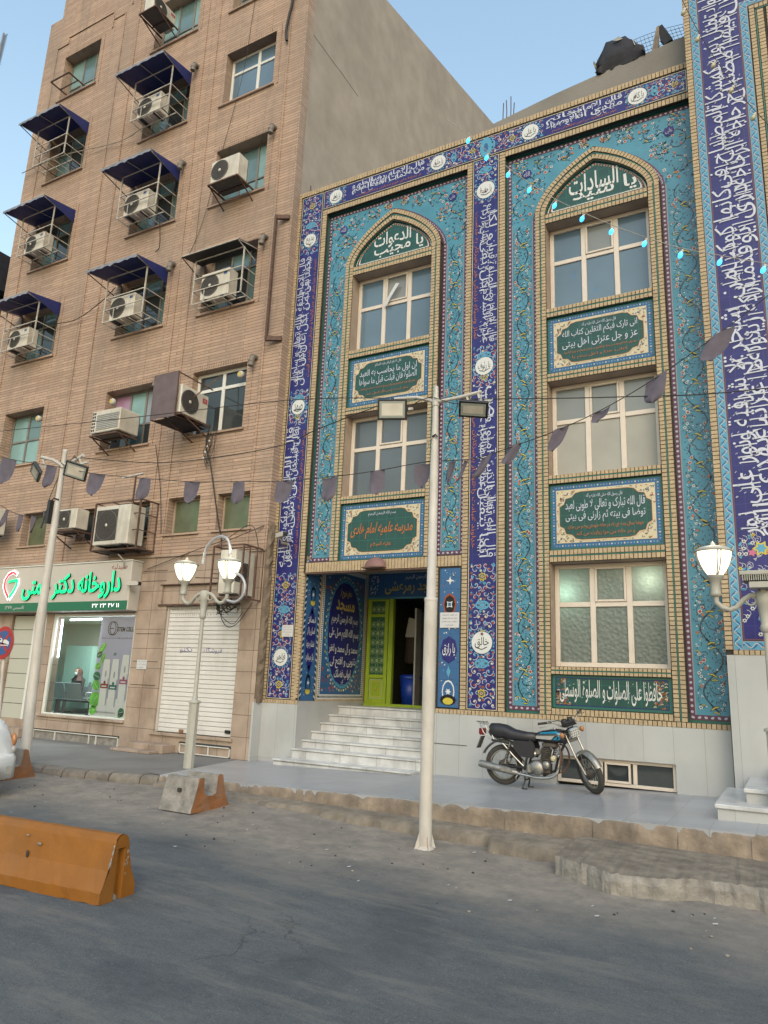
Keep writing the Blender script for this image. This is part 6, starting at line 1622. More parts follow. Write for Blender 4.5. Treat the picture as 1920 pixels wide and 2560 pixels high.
bracket((-18.1, YA, 19.12), 'empty rack hanging below the top left window', .82, .60, legs=False, shelf=False)
ac_unit((-11.38, YA-.50, 7.13), 'white air conditioner with a red badge half behind a dark cloth screen', math.pi/2, .86, .70, .30, badge='red'); bracket((-11.42, YA, 7.11), 'bracket under the unit with the dark cloth screen', .52, .96)
SC = thing('cloth_screen', (-11.65, -1.26, 7.05), 'dark purple cloth screen stretched in front of an air conditioner', 'screen')
mb = MB(); nx, nz = 8, 8
vs = [(-12.0+.72*i/nx, -1.27+.01*math.sin(i*1.9+j), 7.05+1.05*j/nz) for j in range(nz+1) for i in range(nx+1)]; mb.add(vs, [(j*(nx+1)+i, j*(nx+1)+i+1, (j+1)*(nx+1)+i+1, (j+1)*(nx+1)+i) for j in range(nz) for i in range(nx)], 'purple_cloth', True); mb.build('cloth', SC)
mb = MB()
for a, b in (((-12.0, -1.255, 7.05), (-12.0, -1.255, 8.1)), ((-11.28, -1.255, 7.05), (-11.28, -1.255, 8.1)), ((-12.0, -1.255, 8.1), (-11.28, -1.255, 8.1)), ((-11.28, -1.25, 8.08), (-11.2, YA, 8.02)), ((-12.0, -1.25, 8.08), (-12.0, YA, 8.0)), ((-12.0, -1.25, 7.06), (-12.0, YA, 7.1)), ((-11.28, -1.25, 7.06), (-11.25, YA, 7.1)), ((-11.3, -.9, 7.5), (-10.9, -.35, 8.3))): mb.bar(a, b, .022, 'rust_steel')
mb.quad((-11.98, -1.24, 7.04), (-11.3, -1.24, 7.04), (-11.3, YA, 7.08), (-11.98, YA, 7.08), 'black_tarp'); mb.build('frame', SC)
ac_unit((-13.98, YA-.30, 7.16), 'small louvred box air conditioner sticking out under the pink panes', 0, .98, .60, .60, louvre=True); bracket((-13.98, YA, 7.12), 'bracket under the small louvred box unit', .92, .62)
ac_unit((-13.25, YA-.42, 4.36), 'large tall air conditioner in a rusty open cage above the signboard', 0, 1.12, .94, .46, big=True)
RC = thing('rusty_cage', (-13.2, YA, 4.3), 'rusty angle iron cage holding the large unit above the signboard', 'cage', 'rusty steel cages'); mb = MB()
x0, x1, y0, z0, z1 = -13.98, -12.50, -.78, 4.30, 5.42
for x in (x0, x1-.02):
    for y in (y0, YA): mb.bar((x, y, z0), (x, y, z1), .035, 'rust_steel')
for z in (z0, z1, 4.72, 5.1): mb.bar((x0, y0, z), (x1, y0, z), .03 if z in (z0, z1) else .02, 'rust_steel'); mb.bar((x1-.02, y0, z), (x1-.02, YA, z), .03 if z in (z0, z1) else .02, 'rust_steel')
for f in (.0, .35, .7, 1): mb.bar((x0+(x1-x0)*f, y0, z1), (x0+(x1-x0)*f, YA, z1), .022, 'rust_steel'); mb.bar((x0+(x1-x0)*f, y0, z0), (x0+(x1-x0)*f, YA, z0), .03, 'rust_steel')
mb.bar((-12.78, y0, z0), (-12.78, y0, 5.98), .03, 'rust_steel'); mb.bar((-13.2, y0, 5.98), (-12.55, y0, 6.02), .05, 'pole_paint', .03)
mb.box(x0+.02, x1-.04, y0+.02, YA-.02, z0+.02, z0+.03, 'ac_fin'); mb.build('frame', RC)
ac_unit((-14.95, YA-.36, 4.86), 'grey backed air conditioner left of the big rusty cage', math.pi*.0, .66, .52, .36, big=True)
bracket((-14.95, YA, 4.82), 'rusty shelf left of the big rusty cage', .82, .66)
ac_unit((-9.72, YA-.36, 3.17), 'tall grey condenser beside the tiled building, behind the street lamp', math.pi/2, .62, .92, .40, big=True)
RC2 = thing('rusty_cage', (-9.8, YA, 3.1), 'rusty cage hung beside the tiled building above the roller shutter', 'cage', 'rusty steel cages'); mb = MB()
x0, x1, y0, z0, z1 = -10.12, -9.34, -.90, 3.12, 4.18
for x in (x0, x1):
    for y in (y0, YA): mb.bar((x, y, z0), (x, y, z1), .03, 'rust_steel')
for z in (z0, z1): mb.bar((x0, y0, z), (x1, y0, z), .03, 'rust_steel'); mb.bar((x1, y0, z), (x1, YA, z), .03, 'rust_steel'); mb.bar((x0, y0, z), (x0, YA, z), .03, 'rust_steel')
for f in (.3, .65): mb.bar((x1, y0+(YA-y0)*f, z0), (x1, y0+(YA-y0)*f, z1), .025, 'rust_steel'); mb.bar((x0, y0+(YA-y0)*f, z1-.02), (x1, y0+(YA-y0)*f, z1-.02), .022, 'rust_steel')
mb.bar((-10.1, y0, 3.62), (-9.9, y0, 3.60), .02, 'rust_steel'); mb.bar((-10.12, y0, z1), (-9.4, YA, 4.7), .02, 'rust_steel'); mb.bar((-10.55, y0, 3.55), (-9.95, y0, 3.52), .02, 'rust_steel'); mb.build('frame', RC2)
# dark unit cut by the left edge of the picture
ac_unit((-18.0, YA-.5, 4.9), 'dark edged air conditioner at the far left behind the lower bunting', 0, .8, .7, .35, big=True)

# PVC vent elbows
def elbow(loc, label):
    t = thing('vent_pipe', loc, label, 'vent pipe', 'grey vent elbows on the brick wall'); m_ = MB(); pts = []
    for k_ in range(7): a = math.pi/2*k_/6; pts.append((0, -.10-.13*math.sin(a)*0-.0, 0)) if False else pts.append((0, -.02-.14*math.sin(a), .14*math.cos(a)-.0))
    m_.tube([(0, .05, .14)]+pts+[(0, -.17, -.12)], .062, 'pipe_grey', 14); m_.build('elbow', t, local=True)
    m_ = MB(); m_.tube([(0, -.10, .125), (0, -.13, .10)], .070, 'pipe_grey', 14); m_.tube([(0, -.163, -.02), (0, -.163, .01)], .070, 'pipe_grey', 14); m_.build('collar', t, local=True)
    return t
e0 = elbow((-12.92, YA, 17.6), 'grey vent elbow right of the highest middle awning')
for x, z, l in ((-10.02, 14.52, 'grey vent elbow right of the bare white unit on its bracket'), (-12.97, 14.55, 'grey vent elbow right of the middle awning of the middle column'),
              (-10.0, 11.5, 'grey vent elbow near the top of the long brown steel bracket'), (-12.92, 11.57, 'grey vent elbow right of the lowest middle awning'), (-10.0, 8.46, 'grey vent elbow right of the white window with dark panes'), (-12.94, 8.46, 'grey vent elbow between the pink panes and the dark cloth screen')):
    copy_tree(e0, (x, YA, z), label=l)
# long steel sign bracket on the corner pier
SB = thing('steel_bracket', (-9.45, -.3, 10.3), 'long brown C shaped steel bracket standing off the corner of the brick wall', 'bracket'); mb = MB()
mb.bar((-9.62, -.42, 8.9), (-9.62, -.42, 12.0), .07, 'rust_steel', .05); mb.bar((-9.65, -.42, 11.98), (-9.35, -.27, 11.98), .07, 'rust_steel', .10); mb.bar((-9.65, -.42, 8.92), (-9.30, -.27, 8.92), .07, 'rust_steel', .10); mb.build('arm', SB)
# small round lamps at windows of the fifth row
def spot(loc, label):
    t = thing('wall_spotlight', loc, label, 'lamp', 'small round spotlights at the windows'); m_ = MB(); m_.lathe([(0, -.08), (.06, -.085), (.085, -.06), (.085, 0), (.05, .05), (0, .05)], 'cctv_white', 16, (0, 0, 0), 'y'); m_.build('lamp_head', t, local=True)
    m_ = MB(); m_.lathe([(0, -.088), (.05, -.087)], 'gold_glaze', 12, (0, 0, 0), 'y', False); m_.build('bulb', t, local=True); return t
s0 = spot((-14.45, -.30, 8.22), 'round spotlight in the window with pink panes'); copy_tree(s0, (-17.35, -.27, 8.2), label='round spotlight at the far left teal window'); copy_tree(s0, (-10.42, -.2, 8.28), label='round spotlight in the corner of the white window')
# notices
def notice(loc, w_, h_, lines, label, y=None, plane='y'):
    t = thing('paper_notice', loc, label, 'notice', 'white paper notices'); m_ = MB(); d_ = Deco(m_, 'y', 0.0); m_.box(-w_/2, w_/2, -.003, .003, -h_/2, h_/2, 'paper')
    for k_, s in enumerate(lines): d_.text(s, 0, h_*.34-k_*h_*.66/max(1, len(lines)-1), w_*.8 if k_ < len(lines)-1 else w_*.4, h_*.12, 'ink', 2.5, 0, 0)
    m_.build('sheet', t, local=True); return t
NL = ['در این مسجد', 'محل برای نماز خواهران', 'و همچنین سرویس بهداشتی', 'موجود است']
notice((-8.79, -.012, 2.545), .27, .23, NL, 'white notice stuck on the navy tile band left of the entrance')
notice((-5.26, -.012, 2.74), .37, .27, NL, 'white notice stuck on the narrow tile pilaster right of the entrance')
notice((-12.46, YC-.012, 1.79), .30, .20, ['قابل توجه همسایگان', 'پارک', 'ممنوع'], 'small white notice on the stone pier beside the pharmacy window')
# CCTV cameras
def cctv(loc, label, rz_, nest=False):
    t = thing('security_camera', loc, label, 'camera', 'security cameras', rz_); m_ = MB(); m_.prism([(-.16, -.045), (.14, -.045), (.16, .0), (.12, .05), (-.16, .05)], 'y', -.05, .05, 'cctv_white'); m_.box(.14, .17, -.045, .045, -.04, .035, 'black_plastic'); m_.build('housing', t, local=True)
    m_ = MB(); m_.bar((-.05, 0, -.05), (-.12, .10, -.14), .03, 'cctv_white'); m_.bar((-.12, .1, -.14), (-.12, .22, -.14), .04, 'cctv_white'); m_.build('mount', t, local=True)
    if nest:
        m_ = MB(); rn = random.Random(3)
        for _ in range(70):
            p = Vector((rn.gauss(.05, .06), rn.gauss(.06, .05), rn.gauss(-.16, .07))); q = p+Vector((rn.uniform(-.09, .09), rn.uniform(-.05, .05), rn.uniform(-.10, .05))); m_.bar(p, q, .004, 'twig')
        m_.build('twig_nest', t, local=True)
    return t
cctv((-8.93, -.26, 4.47), 'white security camera with twigs stuffed under it on the navy tile band', R(-25), True)
cctv((-12.62, -.62, 3.53), 'small white security camera on the right end of the pharmacy signboard', R(10))
DM = thing('dome_lamp', (-6.80, -.05, 3.74), 'faded pink half round lamp cover above the entrance', 'lamp'); mb = MB(); vs = []; n = 14
for i in range(8):
    ph = math.pi/2*i/7
    for j in range(n): a = math.pi*j/(n-1); vs.append((-.23*math.cos(a)*math.cos(ph)*1.0, -.16*math.sin(ph)*1.0-.0, .20*math.sin(a)*math.cos(ph)))
mb.add(vs, [(i*n+j, i*n+j+1, (i+1)*n+j+1, (i+1)*n+j) for i in range(7) for j in range(n-1)], 'dome_pink', True); mb.box(-.23, .23, -.15, 0, -.02, 0, 'rust_steel'); mb.build('cover', DM, local=True)
# things inside the entrance
BN = thing('waste_bin', (-7.55, 3.1, 1.115), 'blue plastic bin just inside the mosque door', 'bin'); mb = MB(); mb.lathe([(0, 0), (.20, 0), (.25, .62), (.23, .62), (.2, .1)], 'bin_blue', 24); mb.build('body', BN, local=True); mb = MB(); mb.lathe([(.262, .60), (.272, .63), (.262, .66), (.2, .69), (0, .70)], 'bin_blue', 24); mb.build('lid', BN, local=True)
GD = thing('glass_door', (-7.3, 3.0, 1.12), 'inner glass door standing open inside the dark entrance', 'door'); mb = MB(); mb.box(-.02, .02, -.25, .0, 0, 2.15, 'ac_grey'); mb.box(-.005, .005, 0, .75, .05, 2.1, 'pane_grey'); mb.bar((0, .75, 0), (0, .75, 2.15), .04, 'ac_grey'); mb.build('leaf', GD, local=True)
CL = thing('hanging_coat', (-7.62, 3.3, 2.1), 'dark coat and bag hanging inside the entrance', 'coat'); mb = MB(); mb.lathe([(.02, 1.0), (.10, .9), (.17, .5), (.20, 0), (.1, -.05)], 'brown_cloth', 14); mb.build('coat', CL, local=True); mb = MB(); mb.prism([(-.1, .55), (.12, .55), (.16, .95), (-.02, 1.0)], 'y', -.22, -.18, 'curtain_grey'); mb.build('bag', CL, local=True)

# ------------------------------------------------------------------ roof things
RB = thing('rebar_bundle', (-4.27, .24, 13.0), 'four bare reinforcing bars sticking up from the roof wall', 'rebar'); 
for x, h, l in ((-.10, .50, .01), (-.02, .55, -.01), (.07, .60, .0), (.13, .42, .012)): m_ = MB(); m_.tube([(x-.01, 0, -.15), (x, 0, h*.5), (x+l, 0, h)], .010, 'rust_steel', 6); m_.build('bar', RB, local=True)
TP = thing('tarpaulin_heap', (-1.95, .25, 13.3), 'black tarpaulin heap slumped on the roof wall at the upper right', 'tarpaulin'); mb = MB(); rnd = random.Random(6)
out = [(-2.33, 13.25), (-2.42, 13.55), (-2.30, 13.80), (-2.22, 13.93), (-2.14, 13.93), (-2.05, 13.96), (-1.95, 13.93), (-1.86, 13.92), (-1.78, 13.80), (-1.72, 13.76), (-1.62, 13.62), (-1.55, 13.56), (-1.52, 13.36)]
vs = []; L_ = 7
for i, (x, z) in enumerate(out):
    zb = 13.17+.14*(x+3.22)/1.44-.02
    for j in range(L_): f = j/(L_-1); vs.append((x+.02*rnd.uniform(-1, 1), .12-.07*math.sin(math.pi*f)+rnd.uniform(-.025, .025), zb+(z-zb)*f))
mb.add(vs, [(i*L_+j, i*L_+j+1, (i+1)*L_+j+1, (i+1)*L_+j) for i in range(len(out)-1) for j in range(L_-1)], 'black_tarp', True)
vs2 = [(v[0], v[1]+.25, v[2]) for v in vs]; mb.add(vs2, [(i*L_+j, i*L_+j+1, (i+1)*L_+j+1, (i+1)*L_+j) for i in range(len(out)-1) for j in range(L_-1)], 'black_tarp', True)
mb.build('cloth', TP); mb = MB(); mb.add([(-2.10, .05, 13.86), (-1.98, .05, 13.90), (-1.90, .06, 13.82), (-1.99, .04, 13.80)], [(0, 1, 2, 3)], 'curtain_grey'); mb.bar((-1.72, .05, 13.7), (-1.68, .05, 13.55), .03, 'paper', .01); mb.build('pale_scraps', TP)
MF = thing('wire_mesh_fence', (-1.6, .3, 13.3), 'bent wire mesh fence along the roof wall', 'fence'); mb = MB()
top = lambda x: 13.82+.14*math.sin((x+2.45)*1.6)
for k_ in range(26): x = -2.42+.069*k_; mb.bar((x, .30, 13.2+.15*(x+3.2)/1.44), (x-.10, .33, top(x)), .006, 'dark_steel')
for k_ in range(7):
    f = k_/6
    for i in range(16): xa, xb = -2.42+1.62*i/16, -2.42+1.62*(i+1)/16; za = lambda x: (13.3+.1*(x+3.2)/1.44)*(1-f)+top(x)*f; mb.bar((xa, .31, za(xa)), (xb, .31, za(xb)), .006, 'dark_steel')
mb.build('mesh', MF)
WP = thing('pegged_board', (-2.42, .2, 13.3), 'short board with pegs leaning on the roof wall', 'board'); mb = MB(); mb.bar((-2.38, .2, 13.25), (-2.48, .2, 13.64), .045, 'raw_concrete', .04)
for k_ in range(3): mb.bar((-2.44+.03*k_*-1+.03, .2, 13.55-.07*k_), (-2.36+.03*k_*-1+.03, .2, 13.57-.07*k_), .015, 'raw_concrete')
mb.build('board', WP)
WS = thing('plywood_scrap', (-1.3, .2, 13.35), 'plywood and dark cloth propped into a peak on the roof wall', 'plywood'); mb = MB(); mb.prism([(-1.41, 13.36), (-1.30, 13.88), (-1.25, 13.90), (-1.27, 13.45), (-1.30, 13.40)], 'y', .14, .17, 'kerb_tan'); mb.build('board', WS); mb = MB(); mb.prism([(-1.27, 13.90), (-1.20, 13.93), (-1.03, 13.52), (-1.18, 13.46), (-1.25, 13.60)], 'y', .17, .24, 'black_tarp'); mb.build('cloth', WS)
# mast and building beyond the left corner
AN = thing('antenna_mast', (-29.2, 3, 22), 'thin lattice antenna mast in the sky at the far left', 'antenna'); mb = MB()
mb.bar((-29.25, 3, 18), (-29.1, 3, 29.6), .07, 'tarp_grey')
for k_ in range(16): z = 27.4+k_*.13; mb.bar((-29.35+.01*k_, 3, z), (-28.95+.01*k_, 3, z+.06), .03, 'tarp_grey')
mb.build('mast', AN)
NB = thing('neighbour_building', (-24, 1, 0), 'dark roofed red brick building glimpsed past the left edge', 'building'); mb = MB(); mb.box(-32, -20.9, .2, 9, 0, 12.9, 'rough_wall', skip="b"); mb.build('wall', NB); mb = MB()
mb.prism([(-32, 13.0), (-20.6, 13.0), (-20.9, 14.4), (-32, 14.9)], 'y', -.3, 9, 'black_tarp'); mb.build('roof', NB); mb = MB(); mb.box(-20.9, -20.88, .5, 3, 12.0, 12.8, 'red_glaze'); mb.build('fascia', NB)


def catmull(p, n=6):
    P = [Vector(q) for q in p]; out = []
    for i in range(len(P)-1):
        a, b, c, d_ = P[max(0, i-1)], P[i], P[i+1], P[min(len(P)-1, i+2)]
        for k_ in range(n):
            t = k_/n; out.append(.5*((2*b)+(c-a)*t+(2*a-5*b+4*c-d_)*t*t+(3*b-a-3*c+d_)*t**3))
    out.append(P[-1]); return out


# ------------------------------------------------------------------ floodlight poles
def flood(parent, name, c, w_, h_, n, up=(0, 0, 1), roll=0):
    """panel centred at c facing n"""
    n = Vector(n).normalized(); u = Vector(up); x = u.cross(n).normalized()*-1; x = n.cross(u).normalized(); x.negate(); y = n.cross(x).normalized()
    if y.z < 0: y.negate()
    q = Matrix.Rotation(roll, 3, n); x = q @ x; y = q @ y; c = Vector(c)
    M = Matrix((x, y, n)).transposed().to_4x4(); M.translation = c
    m_ = MB(); m_.bbox(-w_/2, w_/2, -h_/2, h_/2, -.05, 0, 'black_plastic', .006)
    for k_ in range(7): m_.box(-w_/2+.03+k_*(w_-.06)/6-.004, -w_/2+.03+k_*(w_-.06)/6+.004, -h_/2+.02, h_/2-.02, -.075, -.05, 'black_plastic')
    m_.xf(M); o = m_.build(name, parent)
    m_ = MB(); t = .028; m_.add([(-w_/2+t, -h_/2+t, .002), (w_/2-t, -h_/2+t, .002), (w_/2-t, h_/2-t, .002), (-w_/2+t, h_/2-t, .002)], [(0, 1, 2, 3)], 'flood_glass')
    s = .03; m_.add([(-w_/2+t+s, -h_/2+t+s, .0035), (w_/2-t-s, -h_/2+t+s, .0035), (w_/2-t-s, h_/2-t-s, .0035), (-w_/2+t+s, h_/2-t-s, .0035)], [(0, 1, 2, 3)], 'ac_white')
    m_.xf(M); m_.build('lens', o); return o
FP = thing('floodlight_pole', (-3.84, -3.83, -.24), 'tall white floodlight pole standing at the kerb in front of the tiled building', 'street lamp', 'white floodlight poles')
mb = MB(); X, Y = -3.84, -3.83
mb.lathe([(.075, -.25), (.078, .4), (.079, 2.62)], 'pole_paint', 20, (X, Y, 0)); mb.lathe([(.079, 2.60), (.084, 2.62), (.082, 2.65), (.058, 2.66), (.054, 4.4), (.038, 5.15), (.032, 5.40), (.026, 5.46), (0, 5.47)], 'pole_paint', 16, (X, Y, 0)); mb.lathe([(.045, 5.18), (.047, 5.19), (.047, 5.28), (.045, 5.29)], 'pole_paint', 14, (X, Y, 0))
for k_ in range(4): 
    a = math.pi/4+math.pi/2*k_; c, s = math.cos(a), math.sin(a); mb.add([(X+c*.07, Y+s*.07, -.04), (X+c*.135, Y+s*.135, -.24), (X+c*.07, Y+s*.07, -.24), (X+c*.07-s*.012, Y+s*.07+c*.012, -.04), (X+c*.135-s*.012, Y+s*.135+c*.012, -.24), (X+c*.07-s*.012, Y+s*.07+c*.012, -.24)], [(0, 1, 2), (3, 5, 4), (0, 3, 4, 1)], 'pole_paint')
mb.lathe([(.12, -.25), (.115, -.23), (.075, -.20)], 'pole_paint', 10, (X, Y, 0)); mb.build('pole', FP)
mb = MB(); mb.tube([(X, Y, 5.24), (-4.12, Y, 5.35), (-4.46, Y, 5.38)], .024, 'pole_paint', 10); mb.tube([(X, Y, 5.24), (-3.5, Y, 5.25), (-3.2, Y, 5.28)], .024, 'pole_paint', 10)
mb.bar((-3.40, Y, 5.25), (-3.36, Y, 5.13), .025, 'pole_paint'); mb.bar((-3.24, Y, 5.26), (-3.21, Y, 5.15), .03, 'pole_paint'); mb.bar((-3.5, Y, 5.10), (-3.08, Y, 5.14), .03, 'pole_paint'); mb.bar((-4.4, Y, 5.37), (-4.38, Y, 5.30), .03, 'pole_paint'); mb.bar((-4.24, Y, 5.20), (-4.18, Y, 5.20), .035, 'pole_paint')
mb.tube([(-3.86, Y-.06, 5.30), (-4.05, Y-.05, 5.28), (-4.2, Y-.03, 5.22)], .006, 'wire', 5); mb.tube([(-3.84, Y-.06, 5.28), (-3.6, Y-.05, 5.17), (-3.45, Y-.05, 5.13), (-3.2, Y-.03, 5.18)], .006, 'wire', 5)
mb.tube([(-3.85, Y-.06, 4.74), (-3.80, Y-.07, 4.76), (-3.78, Y-.05, 4.73)], .012, 'wire', 6); mb.tube([(-3.86, Y-.06, 4.72), (-3.93, Y-.05, 4.66), (-3.90, Y-.06, 4.60), (-3.94, Y-.05, 4.58)], .010, 'wire_pale', 6); mb.build('arm', FP)
flood(FP, 'flood_head', (-4.44, Y-.10, 5.19), .40, .28, (.35, -.86, -.25)); flood(FP, 'flood_head', (-3.27, Y-.10, 5.01), .37, .22, (.15, -.70, -.62), roll=R(-8))
FQ = thing('floodlight_pole', (-11.45, -3.65, .03), 'white floodlight pole on the left by the kerb in front of the pharmacy', 'street lamp', 'white floodlight poles')
mb = MB(); X, Y = -11.45, -3.65
mb.lathe([(.11, .0), (.10, .06), (.085, .15), (.082, 2.6)], 'pole_paint', 18, (X+.12, Y, 0)); 
mb.v = [(v[0]-.12*(v[2]/2.6)**1 if v[2] > 0 else v[0], v[1], v[2]) for v in mb.v]
s = len(mb.v); mb.lathe([(.082, 2.58), (.075, 2.66), (.062, 4.1), (.045, 5.2), (.04, 5.50), (.05, 5.53), (.05, 5.56), (0, 5.57)], 'pole_paint', 16, (X-.0, Y, 0)); mb.build('pole', FQ)
mb = MB(); mb.tube([(X, Y, 5.25), (-11.75, Y, 5.40), (-12.1, Y, 5.50)], .032, 'pole_paint', 10); mb.tube([(X, Y, 5.25), (-11.2, Y, 5.30), (-10.93, Y, 5.40)], .032, 'pole_paint', 10)
mb.bar((-11.15, Y, 5.32), (-11.1, Y, 5.22), .03, 'pole_paint'); mb.bar((-11.02, Y, 5.37), (-10.98, Y, 5.24), .03, 'pole_paint'); mb.bar((-11.2, Y, 5.22), (-10.78, Y, 5.25), .035, 'pole_paint'); mb.bar((-12.05, Y, 5.48), (-12.0, Y, 5.34), .03, 'pole_paint'); mb.bar((-12.25, Y, 5.36), (-11.88, Y, 5.28), .035, 'pole_paint')
mb.tube([(X, Y-.05, 5.3), (-11.3, Y-.06, 5.22), (-11.1, Y-.05, 5.40), (-10.95, Y-.05, 5.26)], .007, 'wire', 5); mb.box(X-.09, X-.02, Y-.14, Y-.06, 4.15, 4.58, 'black_plastic'); mb.tube([(X-.1, Y-.05, 4.6), (X, Y-.09, 4.62), (X+.07, Y-.04, 4.6)], .012, 'wire', 5); mb.build('arm', FQ)
flood(FQ, 'flood_head', (-12.13, Y-.08, 5.18), .42, .26, (-.30, -.72, -.52), roll=R(14)); flood(FQ, 'flood_head', (-10.98, Y-.08, 5.08), .40, .29, (.45, -.75, -.45), roll=R(-16))

# ------------------------------------------------------------------ twin arm street lamps
def bowl(parent, c):
    x, y, z = c
    m_ = MB(); m_.lathe([(.045, -.27), (.075, -.25), (.062, -.22), (.06, -.08), (.085, -.055), (.09, -.04), (.10, -.03), (.105, .0)], 'lamp_paint', 20, c); o = m_.build('lamp_cup', parent)
    m_ = MB(); m_.lathe([(.09, .0), (.135, .06), (.17, .13), (.20, .22), (.212, .30)], 'lamp_bowl', 26, c); m_.build('glass_bowl', parent)
    m_ = MB(); m_.lathe([(.212, .295), (.238, .300), (.238, .312), (.17, .355), (.09, .375), (.03, .385), (.03, .41), (.012, .43), (0, .45)], 'lamp_paint', 26, c)
    for k_ in range(4):
        for dd in (-.09, .09):
            a = math.pi*2*k_/4-1.15+dd; pr_ = [(.09, .0), (.137, .06), (.173, .13), (.204, .22), (.216, .30)]
            m_.tube([(x+r_*math.cos(a), y+r_*math.sin(a), z+h_) for r_, h_ in pr_], .009, 'lamp_paint', 6)
    m_.build('cap', parent)
    ld = bpy.data.lights.new('lamp_light', 'POINT'); ld.energy = 3.0; ld.color = (1, .92, .7); ld.shadow_soft_size = .15
    lo = bpy.data.objects.new('lamp_light', ld); COL.objects.link(lo); lo.parent = parent; lo.location = Vector((x, y, z+.55))-ORG[parent]
def s_arm(m_, x, y, z, s, L_=.53):
    pts = [(x+s*.05, y, z+.03), (x+s*.14, y, z+.03), (x+s*.22, y, z-.02), (x+s*.30, y, z-.11), (x+s*.38, y, z-.145), (x+s*.46, y, z-.12), (x+s*L_, y, z-.05), (x+s*L_, y, z+.02)]
    m_.tube(pts, [.030, .032, .032, .032, .032, .034, .036, .036], 'lamp_paint', 10)
    m_.tube([(x+s*(.14+.055*math.cos(a)), y, z-.035+.055*math.sin(a)) for a in [math.pi*.5-s*0+k_*.62 for k_ in range(10)]], .014, 'lamp_paint', 8)
def twin_lamp(x, y, z0, zk, label, shaft=1.1):
    t = thing('street_lamp', (x, y, z0), label, 'street lamp', 'twin arm street lamps with lit bowls'); m_ = MB()
    m_.prism([(x+.095*math.cos(a), y+.095*math.sin(a)) for a in [math.pi/8+math.pi/4*k_ for k_ in range(8)]], 'z', z0, z0+shaft, 'lamp_paint'); m_.lathe([(.11, z0+shaft), (.11, z0+shaft+.03), (.05, z0+shaft+.05), (.045, z0+shaft+.12), (.036, z0+shaft+.16), (.034, zk-.40)], 'lamp_paint', 16, (x, y, 0)); m_.build('pole', t)
    m_ = MB(); m_.lathe([(.045, zk-.42), (.06, zk-.40), (.06, zk-.34), (.05, zk-.32), (.075, zk-.10), (.085, zk-.08), (.085, zk+.06), (.06, zk+.09), (0, zk+.10)], 'lamp_paint', 16, (x, y, 0))
    s_arm(m_, x, y, zk, -1); s_arm(m_, x, y, zk, 1); m_.build('arms', t)
    for s in (-1, 1): bowl(t, (x+s*.53, y, zk+.29))
    return t
TL = twin_lamp(-9.30, -1.93, gz(-9.3), 3.03, 'twin arm street lamp with two glowing bowls in front of the roller shutter')
mb = MB()
mb.tube(catmull([(-9.45, -1.90, 3.62), (-9.43, -1.90, 3.78), (-9.36, -1.92, 3.95), (-9.2, -1.93, 4.08), (-9.02, -1.93, 4.12), (-8.87, -1.93, 4.05), (-8.80, -1.93, 3.88), (-8.80, -1.93, 3.74)], 4), [.026+.004*math.sin(i*1.7) for i in range(29)], 'foil', 8)
mb.tube(catmull([(-8.60, -1.95, 3.42), (-8.45, -1.95, 3.34), (-8.36, -1.95, 3.18), (-8.40, -1.95, 3.0), (-8.55, -1.95, 2.90), (-8.74, -1.95, 2.93)], 5), .026, 'foil', 8); mb.tube([(-9.2, -1.93, 4.08), (-9.35, -1.9, 4.0), (-9.45, -1.88, 3.88)], .012, 'wire', 6); mb.build('wrapped_cable', TL)
TR_ = twin_lamp(-.22, -2.0, gz(-.2), 2.80, 'twin arm street lamp with a glowing bowl at the right edge', 1.0)
mb = MB(); mb.bbox(-.46, .10, -2.2, -1.9, 3.06, 3.11, 'lamp_paint', .006); mb.box(-.42, .10, -2.16, -1.94, 2.98, 3.06, 'black_plastic')
for k_ in range(22): mb.box(-.43+k_*.024, -.43+k_*.024+.010, -2.20, -1.94, 2.99, 3.06, 'lamp_paint')
mb.box(-.36, -.12, -2.22, -1.98, 2.90, 2.97, 'lamp_paint'); mb.bar((-.22, -2.05, 2.86), (-.22, -2.05, 3.0), .05, 'pole_paint'); mb.build('flood_box', TR_)

# ------------------------------------------------------------------ bunting, string lights, cables
FB = thing('bunting', (-6.5, -3.7, 4.45), 'long string of dark purple flags sagging across the front of both buildings', 'bunting', 'strings of small flags')
pts = [(-16, -3.9, 6.35), (-13.32, -3.7, 5.63), (-11.70, -3.7, 5.27), (-10.43, -3.7, 4.98), (-9.25, -3.7, 4.78), (-8.15, -3.7, 4.61), (-7.21, -3.7, 4.52), (-6.33, -3.7, 4.44), (-5.53, -3.7, 4.42), (-4.77, -3.7, 4.43), (-4.08, -3.7, 4.47), (-3.5, -3.7, 4.44), (-3.23, -3.7, 4.45), (-2.86, -3.7, 4.53), (-2.28, -3.7, 4.67), (-1.70, -3.7, 4.87), (-1.08, -3.7, 5.17), (-.37, -3.7, 5.60), (.10, -3.7, 5.92), (1.5, -3.7, 6.9)]
mb = MB(); cp = catmull(pts, 5); mb.tube(cp, .006, 'wire', 5); mb.build('string', FB)
def flag(parent, x, y, z, w_, h_, lean, slope=0.0, narrow=1.0, yaw=0.0, m='flag_cloth'):
    m_ = MB(); vs = []; nx, nz = 6, 8
    for j in range(nz+1):
        f = j/nz; hw = w_/2*(1 if f < .55 else math.sqrt(max(0.0, 1-((f-.55)/.45)**2))*.98+.02)*narrow
        for i in range(nx+1):
            u = -1+2*i/nx; px = u*hw+lean*f*h_; vs.append((x+px*math.cos(yaw), y+.03*math.sin(u*2.2+f*2+x*3)+px*math.sin(yaw)-.05*f*f, z-f*h_+slope*u*hw*(1-f*.3)))
    m_.add(vs, [(j*(nx+1)+i, j*(nx+1)+i+1, (j+1)*(nx+1)+i+1, (j+1)*(nx+1)+i) for j in range(nz) for i in range(nx)], m, True)
    return m_.build('flag', parent)
